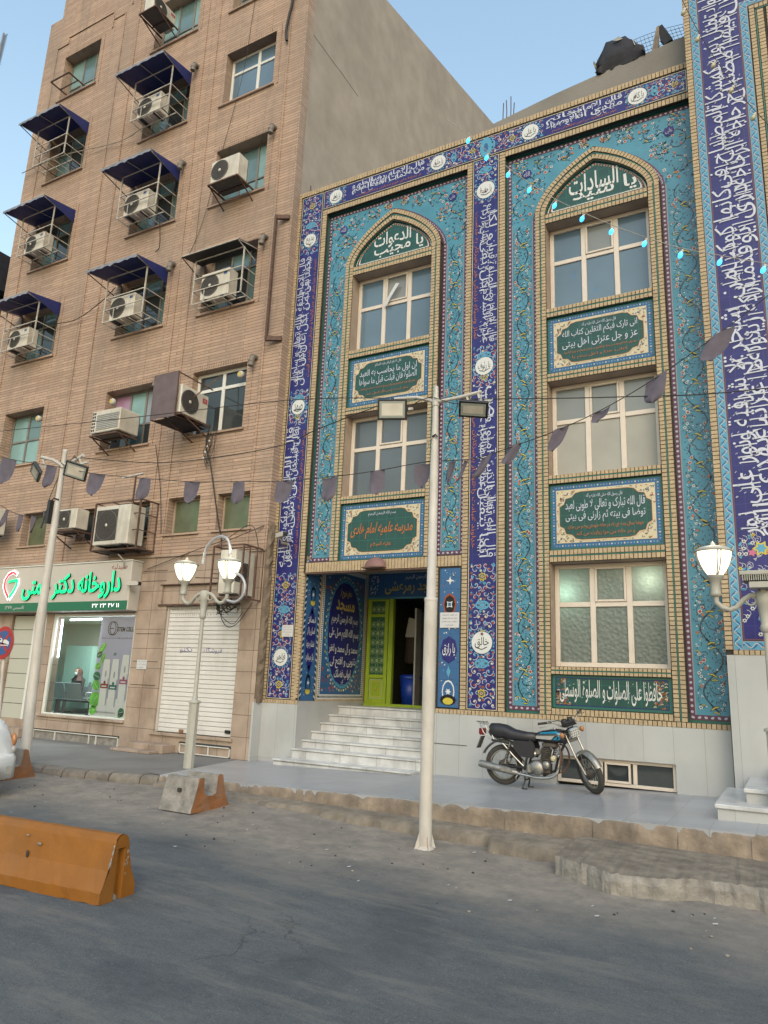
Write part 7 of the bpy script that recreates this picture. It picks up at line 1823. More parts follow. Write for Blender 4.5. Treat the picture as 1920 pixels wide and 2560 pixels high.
for x, z, w_, h_, lean, sl, nr in ((-13.05, 5.56, .56, .50, -.15, -.25, .8), (-11.70, 5.27, .38, .42, -.18, -.20, 1), (-10.43, 4.98, .36, .40, -.10, -.18, 1), (-9.25, 4.78, .31, .38, -.05, -.13, 1), (-8.15, 4.61, .30, .37, .0, -.06, 1), (-7.21, 4.52, .26, .36, .02, -.02, 1), (-6.33, 4.44, .27, .36, 0, .0, 1), (-5.53, 4.42, .27, .37, .0, .02, 1),
                               (-4.77, 4.43, .23, .35, .05, .03, 1), (-4.08, 4.45, .22, .34, .05, .04, 1), (-3.64, 4.44, .10, .32, -.15, 0, 1), (-3.44, 4.44, .08, .30, -.4, .1, 1), (-3.17, 4.46, .15, .30, -.5, .2, 1), (-2.80, 4.56, .17, .26, -.45, .25, 1), (-2.22, 4.70, .18, .30, -.35, .3, 1), (-1.73, 4.86, .20, .16, -.25, .35, 1), (-1.10, 5.18, .24, .34, -.15, .35, 1), (-.40, 5.58, .30, .34, -.35, .45, 1)):
    flag(FB, x, -3.69, z, w_, h_, lean, sl, nr)
FC = thing('bunting', (-12.8, -3.4, 4.5), 'short lower string of thin dark flags at the far left below the long one', 'bunting', 'strings of small flags')
pts = [(-15, -3.4, 5.2), (-13.54, -3.4, 4.74), (-13.26, -3.4, 4.62), (-12.84, -3.4, 4.49), (-12.39, -3.4, 4.43), (-12.1, -3.4, 4.51), (-11.9, -3.5, 4.75), (-11.55, -3.6, 5.2)]
mb = MB(); mb.tube(catmull(pts, 4), .006, 'wire', 5); mb.build('string', FC)
for x, z, w_, ln in ((-13.30, 4.62, .14, -.25), (-12.84, 4.49, .09, .15), (-12.42, 4.44, .10, .1), (-12.12, 4.51, .06, .05), (-13.9, 4.84, .15, -.2)): flag(FC, x, -3.4, z, w_, .34, ln)
LS_ = thing('light_string', (-2.4, -1.2, 9.2), 'string of glowing blue bulbs slanting down across the right arch', 'string lights', 'strings of coloured bulbs')
bl = [(-4.529, 11.577), (-4.16, 11.071), (-3.747, 10.573), (-3.36, 10.132), (-2.92, 9.681), (-2.461, 9.284), (-1.998, 8.906), (-1.498, 8.544), (-.984, 8.204), (-.451, 7.937), (.108, 7.663)]
mb = MB(); mb.tube(catmull([(-5.1, -1.0, 12.4)]+[(x+.03, -1.2, z+.07) for x, z in bl]+[(1.2, -1.2, 7.3)], 4), .006, 'wire_pale', 5); mb.build('wire', LS_)
def bulb(parent, x, y, z, m):
    m_ = MB(); s = len(m_.v); m_.lathe([(0, -.085), (.022, -.075), (.036, -.04), (.034, -.012), (.020, .012), (.016, .02)], m, 12); m_.lathe([(.02, .015), (.02, .055), (0, .06)], 'cage_paint', 10); m_.xf(Matrix.Translation((x, y, z)) @ Matrix.Rotation(.45, 4, 'Y')); m_.build('bulb', parent)
for x, z in bl: bulb(LS_, x, -1.2, z, 'bulb_blue')
LU = thing('light_string', (-.3, -.9, 11.6), 'string of unlit yellowish bulbs hanging over the navy band at the top right', 'string lights', 'strings of coloured bulbs')
ul = [(-.736, 12.942), (-.551, 12.3), (-.342, 11.684), (-.112, 11.103), (.161, 10.48)]
mb = MB(); mb.tube(catmull([(-1.0, -.9, 14.2)]+[(x+.03, -.9, z+.07) for x, z in ul]+[(.9, -.9, 9.2)], 4), .006, 'wire', 5); mb.build('wire', LU)
for x, z in ul: bulb(LU, x, -.9, z, 'bulb_off')
def cable(p, r, label, m='wire', n=5):
    c = catmull(p, 5); mid = c[len(c)//2]; t = MB(); t.tube(c, r, m, n); o = t.build('overhead_cable', org=mid); return tag(o, label, 'cable', 'loose cables on and between the buildings')
cable([(-16, -3.5, 6.5), (-13.79, -3.5, 6.3), (-9.76, -3.5, 6.02), (-6.56, -3.5, 5.82), (-4.5, -3.7, 5.45), (-3.9, -3.8, 5.3)], .007, 'thin cable from the centre pole to the upper left across the brick wall')
cable([(-3.8, -3.8, 5.3), (-3.27, -3.7, 5.24), (-1.47, -3.7, 4.98), (.02, -3.7, 4.84), (3, -3.7, 4.9)], .007, 'thin cable from the centre pole to the right edge')
cable([(-11.39, -3.5, 5.46), (-9.46, -3.3, 5.19), (-8.0, -3.2, 5.17), (-6.73, -3.2, 5.22), (-6.1, -3.3, 5.34), (-4.6, -3.7, 5.42)], .008, 'sagging cable between the two floodlight poles')
cable([(-11.0, -.45, 7.1), (-11.1, -.4, 6.6), (-10.95, -.35, 6.14), (-10.63, -.32, 4.94), (-10.4, -.4, 4.45), (-10.29, -.5, 4.23)], .016, 'thick black cable hanging from the cloth screened unit to the rusty cage')
cable([(-12.6, -.30, 3.9), (-11.2, -.32, 4.25), (-10.31, -.4, 4.42), (-9.54, -.5, 4.67), (-9.38, -.4, 4.2)], .008, 'thin cable slanting under the small green windows')
cable([(-17.2, -.35, 10.95), (-16.27, -.35, 10.91), (-15.31, -.4, 11.19), (-14.6, -.6, 11.3)], .012, 'brown cable between the two lowest awnings')
cable([(-19.95, -.4, 16.71), (-18.06, -.4, 16.66), (-15.68, -.35, 16.3), (-14.6, -.5, 16.2)], .014, 'pale pipe from the upper left awning to the upper middle awning', 'wire_pale')
cable([(-13.4, -.5, 13.1), (-13.41, -.4, 12.59), (-13.48, -.32, 12.32), (-13.62, -.30, 12.25)], .012, 'loose black cable end under the middle awning')
cable([(-11.05, -.29, 19), (-11.11, -.29, 18.16), (-11.22, -.29, 16.71), (-11.73, -.29, 14.27), (-12.11, -.29, 12.55), (-12.52, -.29, 11.66)], .006, 'thin cable running down between the middle and right columns of windows')
cable([(-9.75, -.32, 19.2), (-9.75, -.34, 18.24), (-9.81, -.34, 17.9), (-9.87, -.34, 17.44), (-9.84, -.32, 17.12)], .035, 'thick black cable bundle hanging at the top of the corner pier')
cable([(-10.37, -.33, 3.1), (-10.25, -.36, 2.8), (-10.1, -.36, 2.62), (-9.94, -.36, 2.6), (-9.75, -.34, 2.74), (-9.5, -.31, 3.1)], .008, 'cable loop dangling over the top of the roller shutter')
cable([(-10.5, -.33, 3.12), (-10.3, -.36, 2.9), (-10.15, -.36, 2.75), (-9.9, -.36, 2.66), (-9.7, -.34, 2.9)], .007, 'second thinner cable loop over the roller shutter')
cable([(-12.8, -.30, 6.89), (-12.5, -.3, 5.88), (-12.34, -.3, 5.01), (-12.3, -.3, 4.7)], .008, 'thin cable down the wall left of the small green windows')
cable([(-13.14, -.7, 4.2), (-12.98, -.66, 4.05), (-13.0, -.62, 3.9)], .016, 'white hose drooping onto the pharmacy signboard', 'wire_pale')
KN = thing('cable_tangle', (-11.0, -.36, 6.6), 'tangle of cable ends and taps under the cloth screened unit', 'cable'); mb = MB(); rnd = random.Random(21)
for _ in range(12):
    p = Vector((-10.98+rnd.uniform(-.14, .10), -.36, 6.95+rnd.uniform(-.1, .1))); mb.tube(catmull([p, p+Vector((rnd.uniform(-.12, .1), -.06, -.25)), p+Vector((rnd.uniform(-.15, .05), 0, -.45)), p+Vector((rnd.uniform(-.1, .1), 0, -.62-rnd.random()*.2))], 4), .007, 'wire', 4)
for k_ in range(4): mb.sphere((-11.02-.04*k_, -.40, 6.72-.13*k_), .022, 'paper', 8, 6, (1, 1, 1.4))
mb.build('wires', KN)
KT = thing('cable_tangle', (-10.0, -.5, 2.98), 'dark bundle of wires under the rusty cage above the shutter', 'cable'); mb = MB()
for _ in range(16):
    p = Vector((-10.05+rnd.uniform(-.2, .25), -.6, 3.1+rnd.uniform(-.04, .06))); mb.tube(catmull([p, p+Vector((rnd.uniform(-.1, .1), rnd.uniform(-.1, .1), -.12)), p+Vector((rnd.uniform(-.15, .15), .1, -.2)), p+Vector((rnd.uniform(-.2, .2), .2, -.05-rnd.random()*.25))], 4), .008, 'wire', 4)
mb.build('wires', KT)

# ------------------------------------------------------------------ concrete blocks, barrier, sign
def block(loc, label):
    t = thing('concrete_block', loc, label, 'concrete block', 'U shaped concrete blocks at the kerb'); m_ = MB(); rn = random.Random(int(loc[0]*10))
    P_ = [(-.38, 0), (-.37, .04), (-.30, .30), (-.27, .425), (-.20, .435), (-.165, .42), (-.155, .30), (-.135, .22), (-.06, .185), (.03, .185), (.09, .21), (.10, .30), (.115, .44), (.15, .45), (.20, .43), (.30, .15), (.385, .03), (.385, 0)]
    L_ = .57; N_ = 6; vs = []
    for i in range(N_+1):
        for p in P_: vs.append((-L_*i/N_+rn.uniform(-.006, .006), p[0]+rn.uniform(-.005, .005), p[1]+(rn.uniform(-.006, .006) if p[1] > .01 else 0)))
    n = len(P_); m_.add(vs, [(i*n+k_, i*n+(k_+1) % n, (i+1)*n+(k_+1) % n, (i+1)*n+k_) for i in range(N_) for k_ in range(n)], 'raw_concrete')
    m_.add([vs[k_] for k_ in range(n)][::-1], [tuple(range(n))], 'orange_old'); m_.add([vs[N_*n+k_] for k_ in range(n)], [tuple(range(n))], 'orange_old')
    m_.box(-.31, -.25, -.335, -.32, .24, .29, 'brick_joint'); m_.build('body', t, local=True)
    return t
block((-6.985, -3.935, rzz(-7, -3.9)-.005), 'grey concrete block with orange ends standing right of the lamp by the kerb')
block((-10.83, -4.17, rzz(-10.8, -4.1)-.005), 'concrete block with an orange end, half hidden by the white car')
JB = thing('road_barrier', (-4.975, -7.30, rz(-5)-.0), 'long orange painted concrete barrier with worn edges at the left foreground', 'road barrier', None, math.radians(4.5)); mb = MB(); rn = random.Random(5)
half = [(.197, 0), (.197, .085), (.192, .095), (.128, .225), (.121, .238), (.092, .36), (.074, .44), (.062, .468), (.034, .492), (0, .498)]
P_ = [(-y, z) for y, z in half]+[(y, z) for y, z in reversed(half[:-1])]
n = len(P_); L_ = 2.5; N_ = 34; vs = []
for i in range(N_+1):
    for k_, p in enumerate(P_):
        j = .0025; chip = 0.012 if (i == 0 and rn.random() < .5) else 0
        vs.append((-L_*i/N_-chip+rn.uniform(-j, j)*.5, p[0]+rn.uniform(-j, j), p[1]+(rn.uniform(-j, j) if p[1] > .02 else rn.uniform(-.004, .006))))
mb.add(vs, [(i*n+k_, i*n+k_+1, (i+1)*n+k_+1, (i+1)*n+k_) for i in range(N_) for k_ in range(n-1)], 'orange_paint', False)
# end face with a vertical slot
def endface(xo, sgn):
    g0, g1, zt, dpt = -.045, .045, .395, .05
    L1 = [(y, z) for y, z in P_ if y <= 0]; R1 = [(y, z) for y, z in P_ if y >= 0]
    E_ = lambda y, z: (xo, y, z)
    for k_ in range(len(half)-1):
        a, b = half[k_], half[k_+1]
        for s in (-1, 1):
            g = .045
            ya, yb = max(a[0], g), max(b[0], g)
            if a[1] < zt: mb.add([E_(s*ya, a[1]), E_(s*yb, min(b[1], zt) if b[1] > zt else b[1]), E_(s*g, min(b[1], zt)), E_(s*g, a[1])], [(0, 1, 2, 3)], 'orange_paint')
            if b[1] > zt: z0_ = max(a[1], zt); mb.add([E_(s*a[0] if a[1] >= zt else s*ya*.985, z0_), E_(s*b[0], b[1]), E_(0, b[1]), E_(0, z0_)], [(0, 1, 2, 3)], 'orange_paint')
    mb.add([(xo, -g0*-1, 0), (xo-sgn*dpt, -.03, 0), (xo-sgn*dpt, -.03, zt), (xo, g0, zt)], [(0, 1, 2, 3)], 'orange_paint'); mb.add([(xo, g1, 0), (xo-sgn*dpt, .03, 0), (xo-sgn*dpt, .03, zt), (xo, g1, zt)], [(0, 1, 2, 3)], 'orange_paint')
    mb.add([(xo-sgn*dpt, -.03, 0), (xo-sgn*dpt, .03, 0), (xo-sgn*dpt, .03, zt), (xo-sgn*dpt, -.03, zt)], [(0, 1, 2, 3)], 'orange_paint'); mb.add([(xo, g0, zt), (xo, g1, zt), (xo-sgn*dpt, .03, zt), (xo-sgn*dpt, -.03, zt)], [(0, 1, 2, 3)], 'brick_joint')
endface(-.002, 1); endface(-L_, -1)
# chips of bare concrete along the worn edge
for k_ in range(26):
    f = rn.random(); a, b = half[4], half[6]; y = -(a[0]+(b[0]-a[0])*f)-.002; z = a[1]+(b[1]-a[1])*f; s = rn.uniform(.006, .014); mb.sphere((-.004-rn.random()*.008, y, z), s, 'raw_concrete', 6, 4, (.6, .5, 1.5))
for k_ in range(10): mb.sphere((-.003, .05+.04*rn.random(), .18+.18*rn.random()), .009, 'raw_concrete', 6, 4, (.3, .6, 1.8))
mb.sphere((-.93, -.128, .26), .022, 'brick_joint', 8, 6, (.8, .25, 1.4)); mb.sphere((-.82, -.115, .35), .02, 'raw_concrete', 8, 4, (1.6, .2, .5)); mb.sphere((-.98, -.103, .40), .014, 'raw_concrete', 8, 4, (1.3, .2, .6)); mb.sphere((-.04, -.0, .01), .03, 'raw_concrete', 8, 5, (.8, 1, 1)); mb.build('body', JB, local=True)
TS = thing('traffic_sign', (-12.62, -3.28, .03), 'round red and blue no parking sign with a tow truck picture at the left edge', 'sign'); mb = MB(); mb.tube([(-12.62, -3.26, -.15), (-12.80, -3.27, 1.2), (-12.90, -3.28, 2.3)], .03, 'pole_paint', 10); mb.build('post', TS)
mb = MB(); sx, sz = -12.88, 2.055; mb.lathe([(0, .012), (.305, .012), (.305, 0)], 'ac_grey', 36, (sx, -3.32, sz), 'y'); d = Deco(mb, 'y', -3.322); d.ell(sx, sz, .305, .305, 'sign_red', 0, 36); d.ell(sx, sz, .225, .225, 'sign_blue', 1, 32)
for s in (-1, 1): d.stroke([(sx-.17, sz-.17*s), (sx+.17, sz+.17*s)], .055, 'sign_red', 2)
d.stroke([(sx-.19, sz-.045), (sx+.17, sz-.045)], .016, 'white_glaze', 3); d.stroke([(sx+.15, sz-.025), (sx+.17, sz-.045), (sx+.15, sz-.065)], .014, 'white_glaze', 3); d.poly([(sx-.16, sz), (sx-.02, sz), (sx-.02, sz+.055), (sx-.05, sz+.085), (sx-.14, sz+.085), (sx-.16, sz+.05)], 'white_glaze', 3); d.rect(sx-.135, sx-.06, sz+.045, sz+.072, 'sign_blue', 4); d.poly([(sx, sz+.0), (sx+.19, sz-.035), (sx+.18, sz+.02), (sx+.10, sz+.055), (sx+.02, sz+.06)], 'white_glaze', 3); d.ell(sx-.12, sz-.005, .022, .022, 'sign_blue', 5, 10); d.ell(sx-.05, sz-.005, .022, .022, 'sign_blue', 5, 10)
mb.build('disc', TS)

# ------------------------------------------------------------------ lofted shapes
def loft(m_, rings, m, caps=True, smooth=True):
    n = len(rings[0]); vs = [p for r_ in rings for p in r_]
    m_.add(vs, [(i*n+k_, i*n+(k_+1) % n, (i+1)*n+(k_+1) % n, (i+1)*n+k_) for i in range(len(rings)-1) for k_ in range(n)], m, smooth)
    if caps: m_.add(rings[0], [tuple(range(n-1, -1, -1))], m, smooth); m_.add(rings[-1], [tuple(range(n))], m, smooth)
def sring(x, cy, cz, hy, hz, e=2.6, n=18):
    out = []
    for k_ in range(n):
        a = 2*math.pi*k_/n; c, s = math.cos(a), math.sin(a)
        out.append((x, cy+hy*math.copysign(abs(c)**(2/e), c), cz+hz*math.copysign(abs(s)**(2/e), s)))
    return out

# ------------------------------------------------------------------ white car (rear corner in view)
CR = thing('parked_car', (-9.72, -5.82, -.13), 'white car whose rear corner with an orange tail lamp enters at the left edge', 'car'); CW = .82
def cring(x, hw, zb, zs, zt, tuck=.08):
    p = [(-hw+tuck, zb), (-hw+.01, zb+.12), (-hw-.005, zb+.3), (-hw+.02, zs*.82), (-hw+.06, zs), (-hw+.16, zt-.06), (-hw+.26, zt), (0, zt+.02)]
    p = p+[(-y, z) for y, z in reversed(p[:-1])]; return [(x, y, z) for y, z in p]
mb = MB(); sec = [(0.02, CW-.22, .30, .66, .70), (.05, CW-.08, .26, .70, .78), (-.02, CW-.02, .24, .76, .86), (-.16, CW, .22, .86, .95), (-.40, CW, .20, .92, 1.02)]
sec = [(.05, CW-.12, .26, .62, .80), (.02, CW-.03, .22, .72, .93), (-.10, CW+.01, .20, .84, 1.03), (-.35, CW+.02, .18, .92, 1.12), (-.75, CW+.01, .18, .94, 1.40), (-1.2, CW+.01, .18, .93, 1.44), (-2.3, CW+.01, .18, .92, 1.42), (-2.9, CW, .18, .88, 1.0), (-3.5, CW-.02, .20, .80, .88), (-3.85, CW-.1, .24, .62, .72), (-3.92, CW-.25, .28, .55, .62)]
loft(mb, [cring(*s_) for s_ in sec], 'car_white'); mb.build('body', CR, local=True)
mb = MB(); mb.add([(-.50, -.62, .99), (-.50, .62, .99), (-.73, .50, 1.36), (-.73, -.50, 1.36)], [(0, 1, 2, 3)], 'car_glass'); mb.xf(Matrix.Translation((.03, 0, .02)))
for s in (-1, 1): mb.add([(-.85, s*.80, .96), (-2.75, s*.80, .96), (-2.25, s*.70, 1.36), (-.95, s*.70, 1.38)], [(0, 1, 2, 3)], 'car_glass')
mb.build('window', CR, local=True)
for s in (-1, 1): 
    mb = MB(); mb.sphere((-.02, s*.765, .74), .065, 'amber_lens', 12, 8, (1.1, .7, 1.5)); mb.sphere((-.0, s*.77, .62), .06, 'ac_grey', 10, 6, (.9, .7, 1.0)); mb.build('tail_lamp', CR, local=True)
mb = MB(); loft(mb, [[(x, y, z) for y, z in ((-hw, .24), (-hw, .50), (-hw+.04, .56), (hw-.04, .56), (hw, .50), (hw, .24))] for x, hw in ((.09, .55), (.075, .74), (.02, .83), (-.12, .845))], 'car_white'); mb.build('bumper', CR, local=True)
mb = MB()
for s in (-1, 1): mb.box(.07, .082, s*.52, s*.74, .30, .40, 'ac_grey')
mb.tube([(.0, -.6, .62), (.035, 0, .60), (.0, .6, .62), (-.03, .66, .8)], .006, 'black_plastic', 5); mb.build('boot_seam', CR, local=True)
mb = MB(); mb.box(.01, .02, .42, .60, .74, .77, 'chrome'); mb.build('badge', CR, local=True)
for x in (-.78, -3.2):
    for s in (-1, 1):
        mb = MB(); mb.lathe([(.20, -.09), (.28, -.09), (.29, -.06), (.29, .06), (.28, .09), (.20, .09)], 'rubber', 28, (x, s*.72, .29), 'y'); mb.lathe([(.0, .07*s), (.19, .075*s), (.20, .05*s)], 'alloy', 20, (x, s*.72, .29), 'y'); mb.build('wheel', CR, local=True)

# ------------------------------------------------------------------ motorcycle
MC = thing('motorcycle', (-3.97, -.78, gz(-3.97)+.012), 'old black motorcycle with blue and silver tank parked on the marble pavement facing right', 'motorcycle', None, R(-1.0))
def wheel(name, M, rr=.295, tw=.045):
    m_ = MB(); m_.lathe([(rr-.078, -tw*.6), (rr-.055, -tw), (rr-.022, -tw*.95), (rr-.005, -tw*.5), (rr, 0), (rr-.005, tw*.5), (rr-.022, tw*.95), (rr-.055, tw), (rr-.078, tw*.6)], 'rubber', 44, (0, 0, 0), 'y'); m_.xf(M); ty = m_.build(name, MC, local=True)
    m_ = MB(); m_.lathe([(rr-.096, -.020), (rr-.076, -.028), (rr-.076, .028), (rr-.096, .020), (rr-.088, 0), (rr-.096, -.020)], 'alloy', 44, (0, 0, 0), 'y'); m_.lathe([(.0, -.07), (.03, -.07), (.03, -.045), (.072, -.045), (.075, .045), (.03, .05), (.03, .07), (0, .07)], 'engine_grey', 20, (0, 0, 0), 'y')
    for k_ in range(18):
        a = 2*math.pi*k_/18; b = a+(.35 if k_ % 2 else -.35); y = .035*(1 if k_ % 4 < 2 else -1); m_.tube([(.07*math.cos(a), y, .07*math.sin(a)), ((rr-.09)*math.cos(b), 0, (rr-.09)*math.sin(b))], .0028, 'chrome', 4)
    m_.xf(M); m_.build('rim', ty, local=True)
wheel('rear_wheel', Matrix.Translation((0, 0, .305)))
ax0 = Vector((1.02, 0, .86)); axd = Vector((.43, 0, -.90)).normalized()
FM = Matrix.Translation(ax0) @ Matrix.Rotation(R(46), 4, axd) @ Matrix.Translation(-ax0)   # right turn
wheel('front_wheel', FM @ Matrix.Translation((1.335, 0, .302)), .295, .038)
# frame, swing arm, stand
mb = MB(); fr = 'black_plastic'
mb.tube([(1.0, 0, .80), (.86, 0, .74), (.45, 0, .72), (.0, 0, .70)], .022, fr, 8); mb.tube([(1.0, 0, .78), (.86, 0, .50), (.80, 0, .28), (.62, 0, .20)], .020, fr, 8)
for s in (-1, 1):
    mb.tube([(.45, s*.09, .70), (.40, s*.10, .45), (.36, s*.09, .26)], .018, fr, 8); mb.tube([(.40, s*.10, .30), (.20, s*.09, .29), (.0, s*.085, .30)], .02, fr, 8); mb.tube([(.45, s*.10, .66), (.20, s*.11, .62), (-.16, s*.11, .66)], .016, fr, 8)
    mb.tube([(.36, s*.09, .30), (.20, s*.10, .44), (.02, s*.11, .62)], .014, 'chrome', 8)
    mb.tube([(.36, s*.08, .22), (.37, s*.11, .10), (.34, s*.14, .0)], .012, fr, 8); mb.bar((.34, s*.14, .005), (.42, s*.16, .005), .03, fr, .012); mb.tube([(.50, s*.09, .24), (.50, s*.24, .235)], .014, fr, 8); mb.tube([(.50, s*.17, .236), (.50, s*.25, .236)], .02, 'rubber', 8)
mb.bar((.36, -.09, .12), (.36, .09, .12), .02, fr); mb.tube([(.32, -.13, .24), (.24, -.14, .16), (.26, -.18, .12)], .008, 'chrome', 6); mb.build('frame', MC, local=True)
for s in (-1, 1):
    mb = MB(); mb.tube([(.06, s*.115, .33), (.14, s*.115, .64)], .012, 'chrome', 8)
    for k_ in range(9): f = k_/9; mb.lathe([(.026, -.006), (.030, 0), (.026, .006)], 'black_plastic', 12, (.075+.065*f, s*.115, .40+.19*f))
    mb.build('shock_absorber', MC, local=True)
# engine
mb = MB(); E0 = 'engine_grey'; mb.bbox(.42, .74, -.09, .09, .22, .40, E0, .03)
mb.lathe([(0, -.165), (.085, -.16), (.105, -.135), (.11, -.09)], 'alloy', 24, (.56, 0, .31), 'y'); mb.lathe([(0, -.15), (.05, -.15), (.06, -.12), (.06, -.08)], 'alloy', 16, (.70, 0, .36), 'y'); mb.lathe([(0, .13), (.09, .13), (.10, .08)], 'alloy', 20, (.52, 0, .31), 'y'); mb.bbox(.40, .52, -.145, -.07, .22, .36, 'alloy', .02)
for k_ in range(8): z = .40+.026*k_; o = .028*k_; mb.bbox(.58+o*.3, .76+o*.3, -.085, .085, z, z+.012, E0, .004)
mb.bbox(.60, .76, -.06, .06, .40, .60, E0, .01); mb.bbox(.62, .84, -.075, .075, .60, .68, E0, .02); mb.bbox(.46, .58, -.06, .02, .48, .58, 'alloy', .02); mb.lathe([(0, -.02), (.035, -.02), (.04, .02), (0, .02)], 'chrome', 12, (.50, -.06, .50), 'y'); mb.tube([(.74, -.05, .62), (.80, -.1, .58), (.78, -.11, .50)], .012, 'alloy', 6); mb.sphere((.80, -.09, .46), .045, 'cream_glaze', 10, 8, (1, .6, 1)); mb.sphere((.88, -.075, .50), .03, 'chrome', 8, 6); mb.build('engine', MC, local=True)
mb = MB(); mb.tube(catmull([(.86, -.04, .58), (.93, -.09, .48), (.90, -.12, .32), (.80, -.13, .21), (.62, -.14, .175), (.42, -.145, .19), (.2, -.15, .22)], 5), .021, 'chrome', 12)
mb.tube([(.28, -.15, .215), (.20, -.15, .225), (.12, -.15, .24), (-.30, -.155, .30), (-.34, -.155, .305)], [.024, .044, .050, .056, .046], 'alloy', 16); mb.bar((.02, -.198, .262), (.20, -.192, .232), .012, 'alloy', .05); mb.build('exhaust', MC, local=True)
mb = MB()
for s in (-1, 1): mb.tube(catmull([(.86, s*.05, .66), (.92, s*.16, .62), (.95, s*.22, .50), (.94, s*.22, .38), (.90, s*.14, .28), (.86, s*.04, .26)], 4), .013, 'rust_steel', 8)
mb.box(.93, .95, -.19, -.10, .38, .56, 'rust_steel'); mb.build('crash_bar', MC, local=True)
# tank, seat, panels
mb = MB(); T = [(.50, .05, .74, .05), (.53, .085, .745, .068), (.62, .115, .76, .085), (.76, .135, .775, .10), (.88, .135, .78, .105), (.96, .11, .775, .095), (1.0, .06, .76, .06)]
loft(mb, [sring(x, 0, cz, hy, hz, 2.5, 22) for x, hy, cz, hz in T], 'tank_black'); tk = mb.build('tank', MC, local=True)
mb = MB()
def tankpoint(x, z, s):
    for i in range(len(T)-1):
        if T[i][0] <= x <= T[i+1][0]: f = (x-T[i][0])/(T[i+1][0]-T[i][0]); hy, cz, hz = [T[i][k_]*(1-f)+T[i+1][k_]*f for k_ in (1, 2, 3)]; break
    u = max(-.98, min(.98, (z-cz)/hz)); return (x, s*(hy*(1-abs(u)**2.5)**(1/2.5)+.004), z)
def decal(pa, pb, m):
    for s in (side,):
        n = 10; vs = [tankpoint(pa[0][0]+(pa[1][0]-pa[0][0])*k_/n, pa[0][1]+(pa[1][1]-pa[0][1])*k_/n, s) for k_ in range(n+1)]+[tankpoint(pb[0][0]+(pb[1][0]-pb[0][0])*k_/n, pb[0][1]+(pb[1][1]-pb[0][1])*k_/n, s) for k_ in range(n+1)]
        mb.add(vs, [(k_, k_+1, n+2+k_, n+1+k_) for k_ in range(n)], m, True)
for side in (-1, 1):
  mb = MB()
  decal(((.535, .765), (.84, .785)), ((.535, .725), (.78, .725)), 'tank_silver'); decal(((.80, .725), (.84, .755)), ((.90, .725), (.93, .765)), 'tank_blue'); decal(((.84, .758), (.90, .79)), ((.93, .768), (.965, .80)), 'tank_blue'); decal(((.60, .815), (.86, .85)), ((.60, .80), (.88, .825)), 'tank_blue'); decal(((.86, .85), (.95, .80)), ((.82, .84), (.90, .80)), 'tank_blue')
  mb.build('stripes', tk, local=True)
mb = MB(); mb.lathe([(.03, 0), (.03, .015), (0, .018)], 'chrome', 14, (.80, 0, .872)); mb.build('filler_cap', tk, local=True)
mb = MB(); loft(mb, [sring(x, 0, cz, hy, hz, 3.2, 18) for x, cz, hy, hz in ((.54, .735, .06, .040), (.50, .74, .10, .065), (.36, .735, .12, .075), (.18, .75, .13, .085), (.04, .79, .135, .105), (-.10, .80, .135, .11), (-.19, .805, .125, .10), (-.22, .81, .08, .06))], 'seat_vinyl'); mb.build('seat', MC, local=True)
for s in (-1, 1):
    mb = MB(); mb.prism([(.20, .68), (.50, .68), (.53, .60), (.50, .44), (.30, .45), (.20, .56)], 'y', s*.105, s*.135, 'seat_vinyl'); mb.build('side_panel', MC, local=True)
# rear mudguard, rack, lamps, plate
mb = MB(); vs = []; n = 16
for k_ in range(n+1):
    a = R(35)+(R(158)-R(35))*k_/n
    for y, dr in ((-.06, -.02), (-.045, .008), (0, .018), (.045, .008), (.06, -.02)): vs.append((.36*math.cos(a), y, .305+(.36+dr)*math.sin(a)*1.0))
mb.add(vs, [(i*5+k_, i*5+k_+1, i*5+6+k_, i*5+5+k_) for i in range(n) for k_ in range(4)], 'alloy', True); mb.build('rear_mudguard', MC, local=True)
mb = MB()
for s in (-1, 1): mb.tube([(-.05, s*.10, .66), (-.20, s*.10, .68), (-.30, s*.10, .76), (-.37, s*.09, .90), (-.42, s*.05, .92)], .009, 'chrome', 8); mb.tube([(-.12, s*.11, .67), (-.24, s*.10, .88), (-.37, s*.09, .90)], .009, 'chrome', 8)
for x in (-.30, -.36, -.42): mb.tube([(x, -.08, .915), (x, .08, .915)], .008, 'chrome', 8)
mb.tube([(-.22, -.09, .86), (-.22, .09, .86)], .008, 'chrome', 8); mb.build('rack', MC, local=True)
mb = MB(); mb.bbox(-.40, -.31, -.055, .055, .72, .82, 'red_lens', .012); mb.build('tail_light', MC, local=True)
mb = MB(); mb.add([(-.36, -.07, .70), (-.36, .07, .70), (-.43, .07, .52), (-.43, -.07, .52), (-.34, -.07, .70), (-.34, .07, .70), (-.41, .07, .52), (-.41, -.07, .52)], [(0, 1, 2, 3), (4, 7, 6, 5), (0, 3, 7, 4), (1, 5, 6, 2), (0, 4, 5, 1), (3, 2, 6, 7)], 'engine_grey'); mb.build('number_plate', MC, local=True)
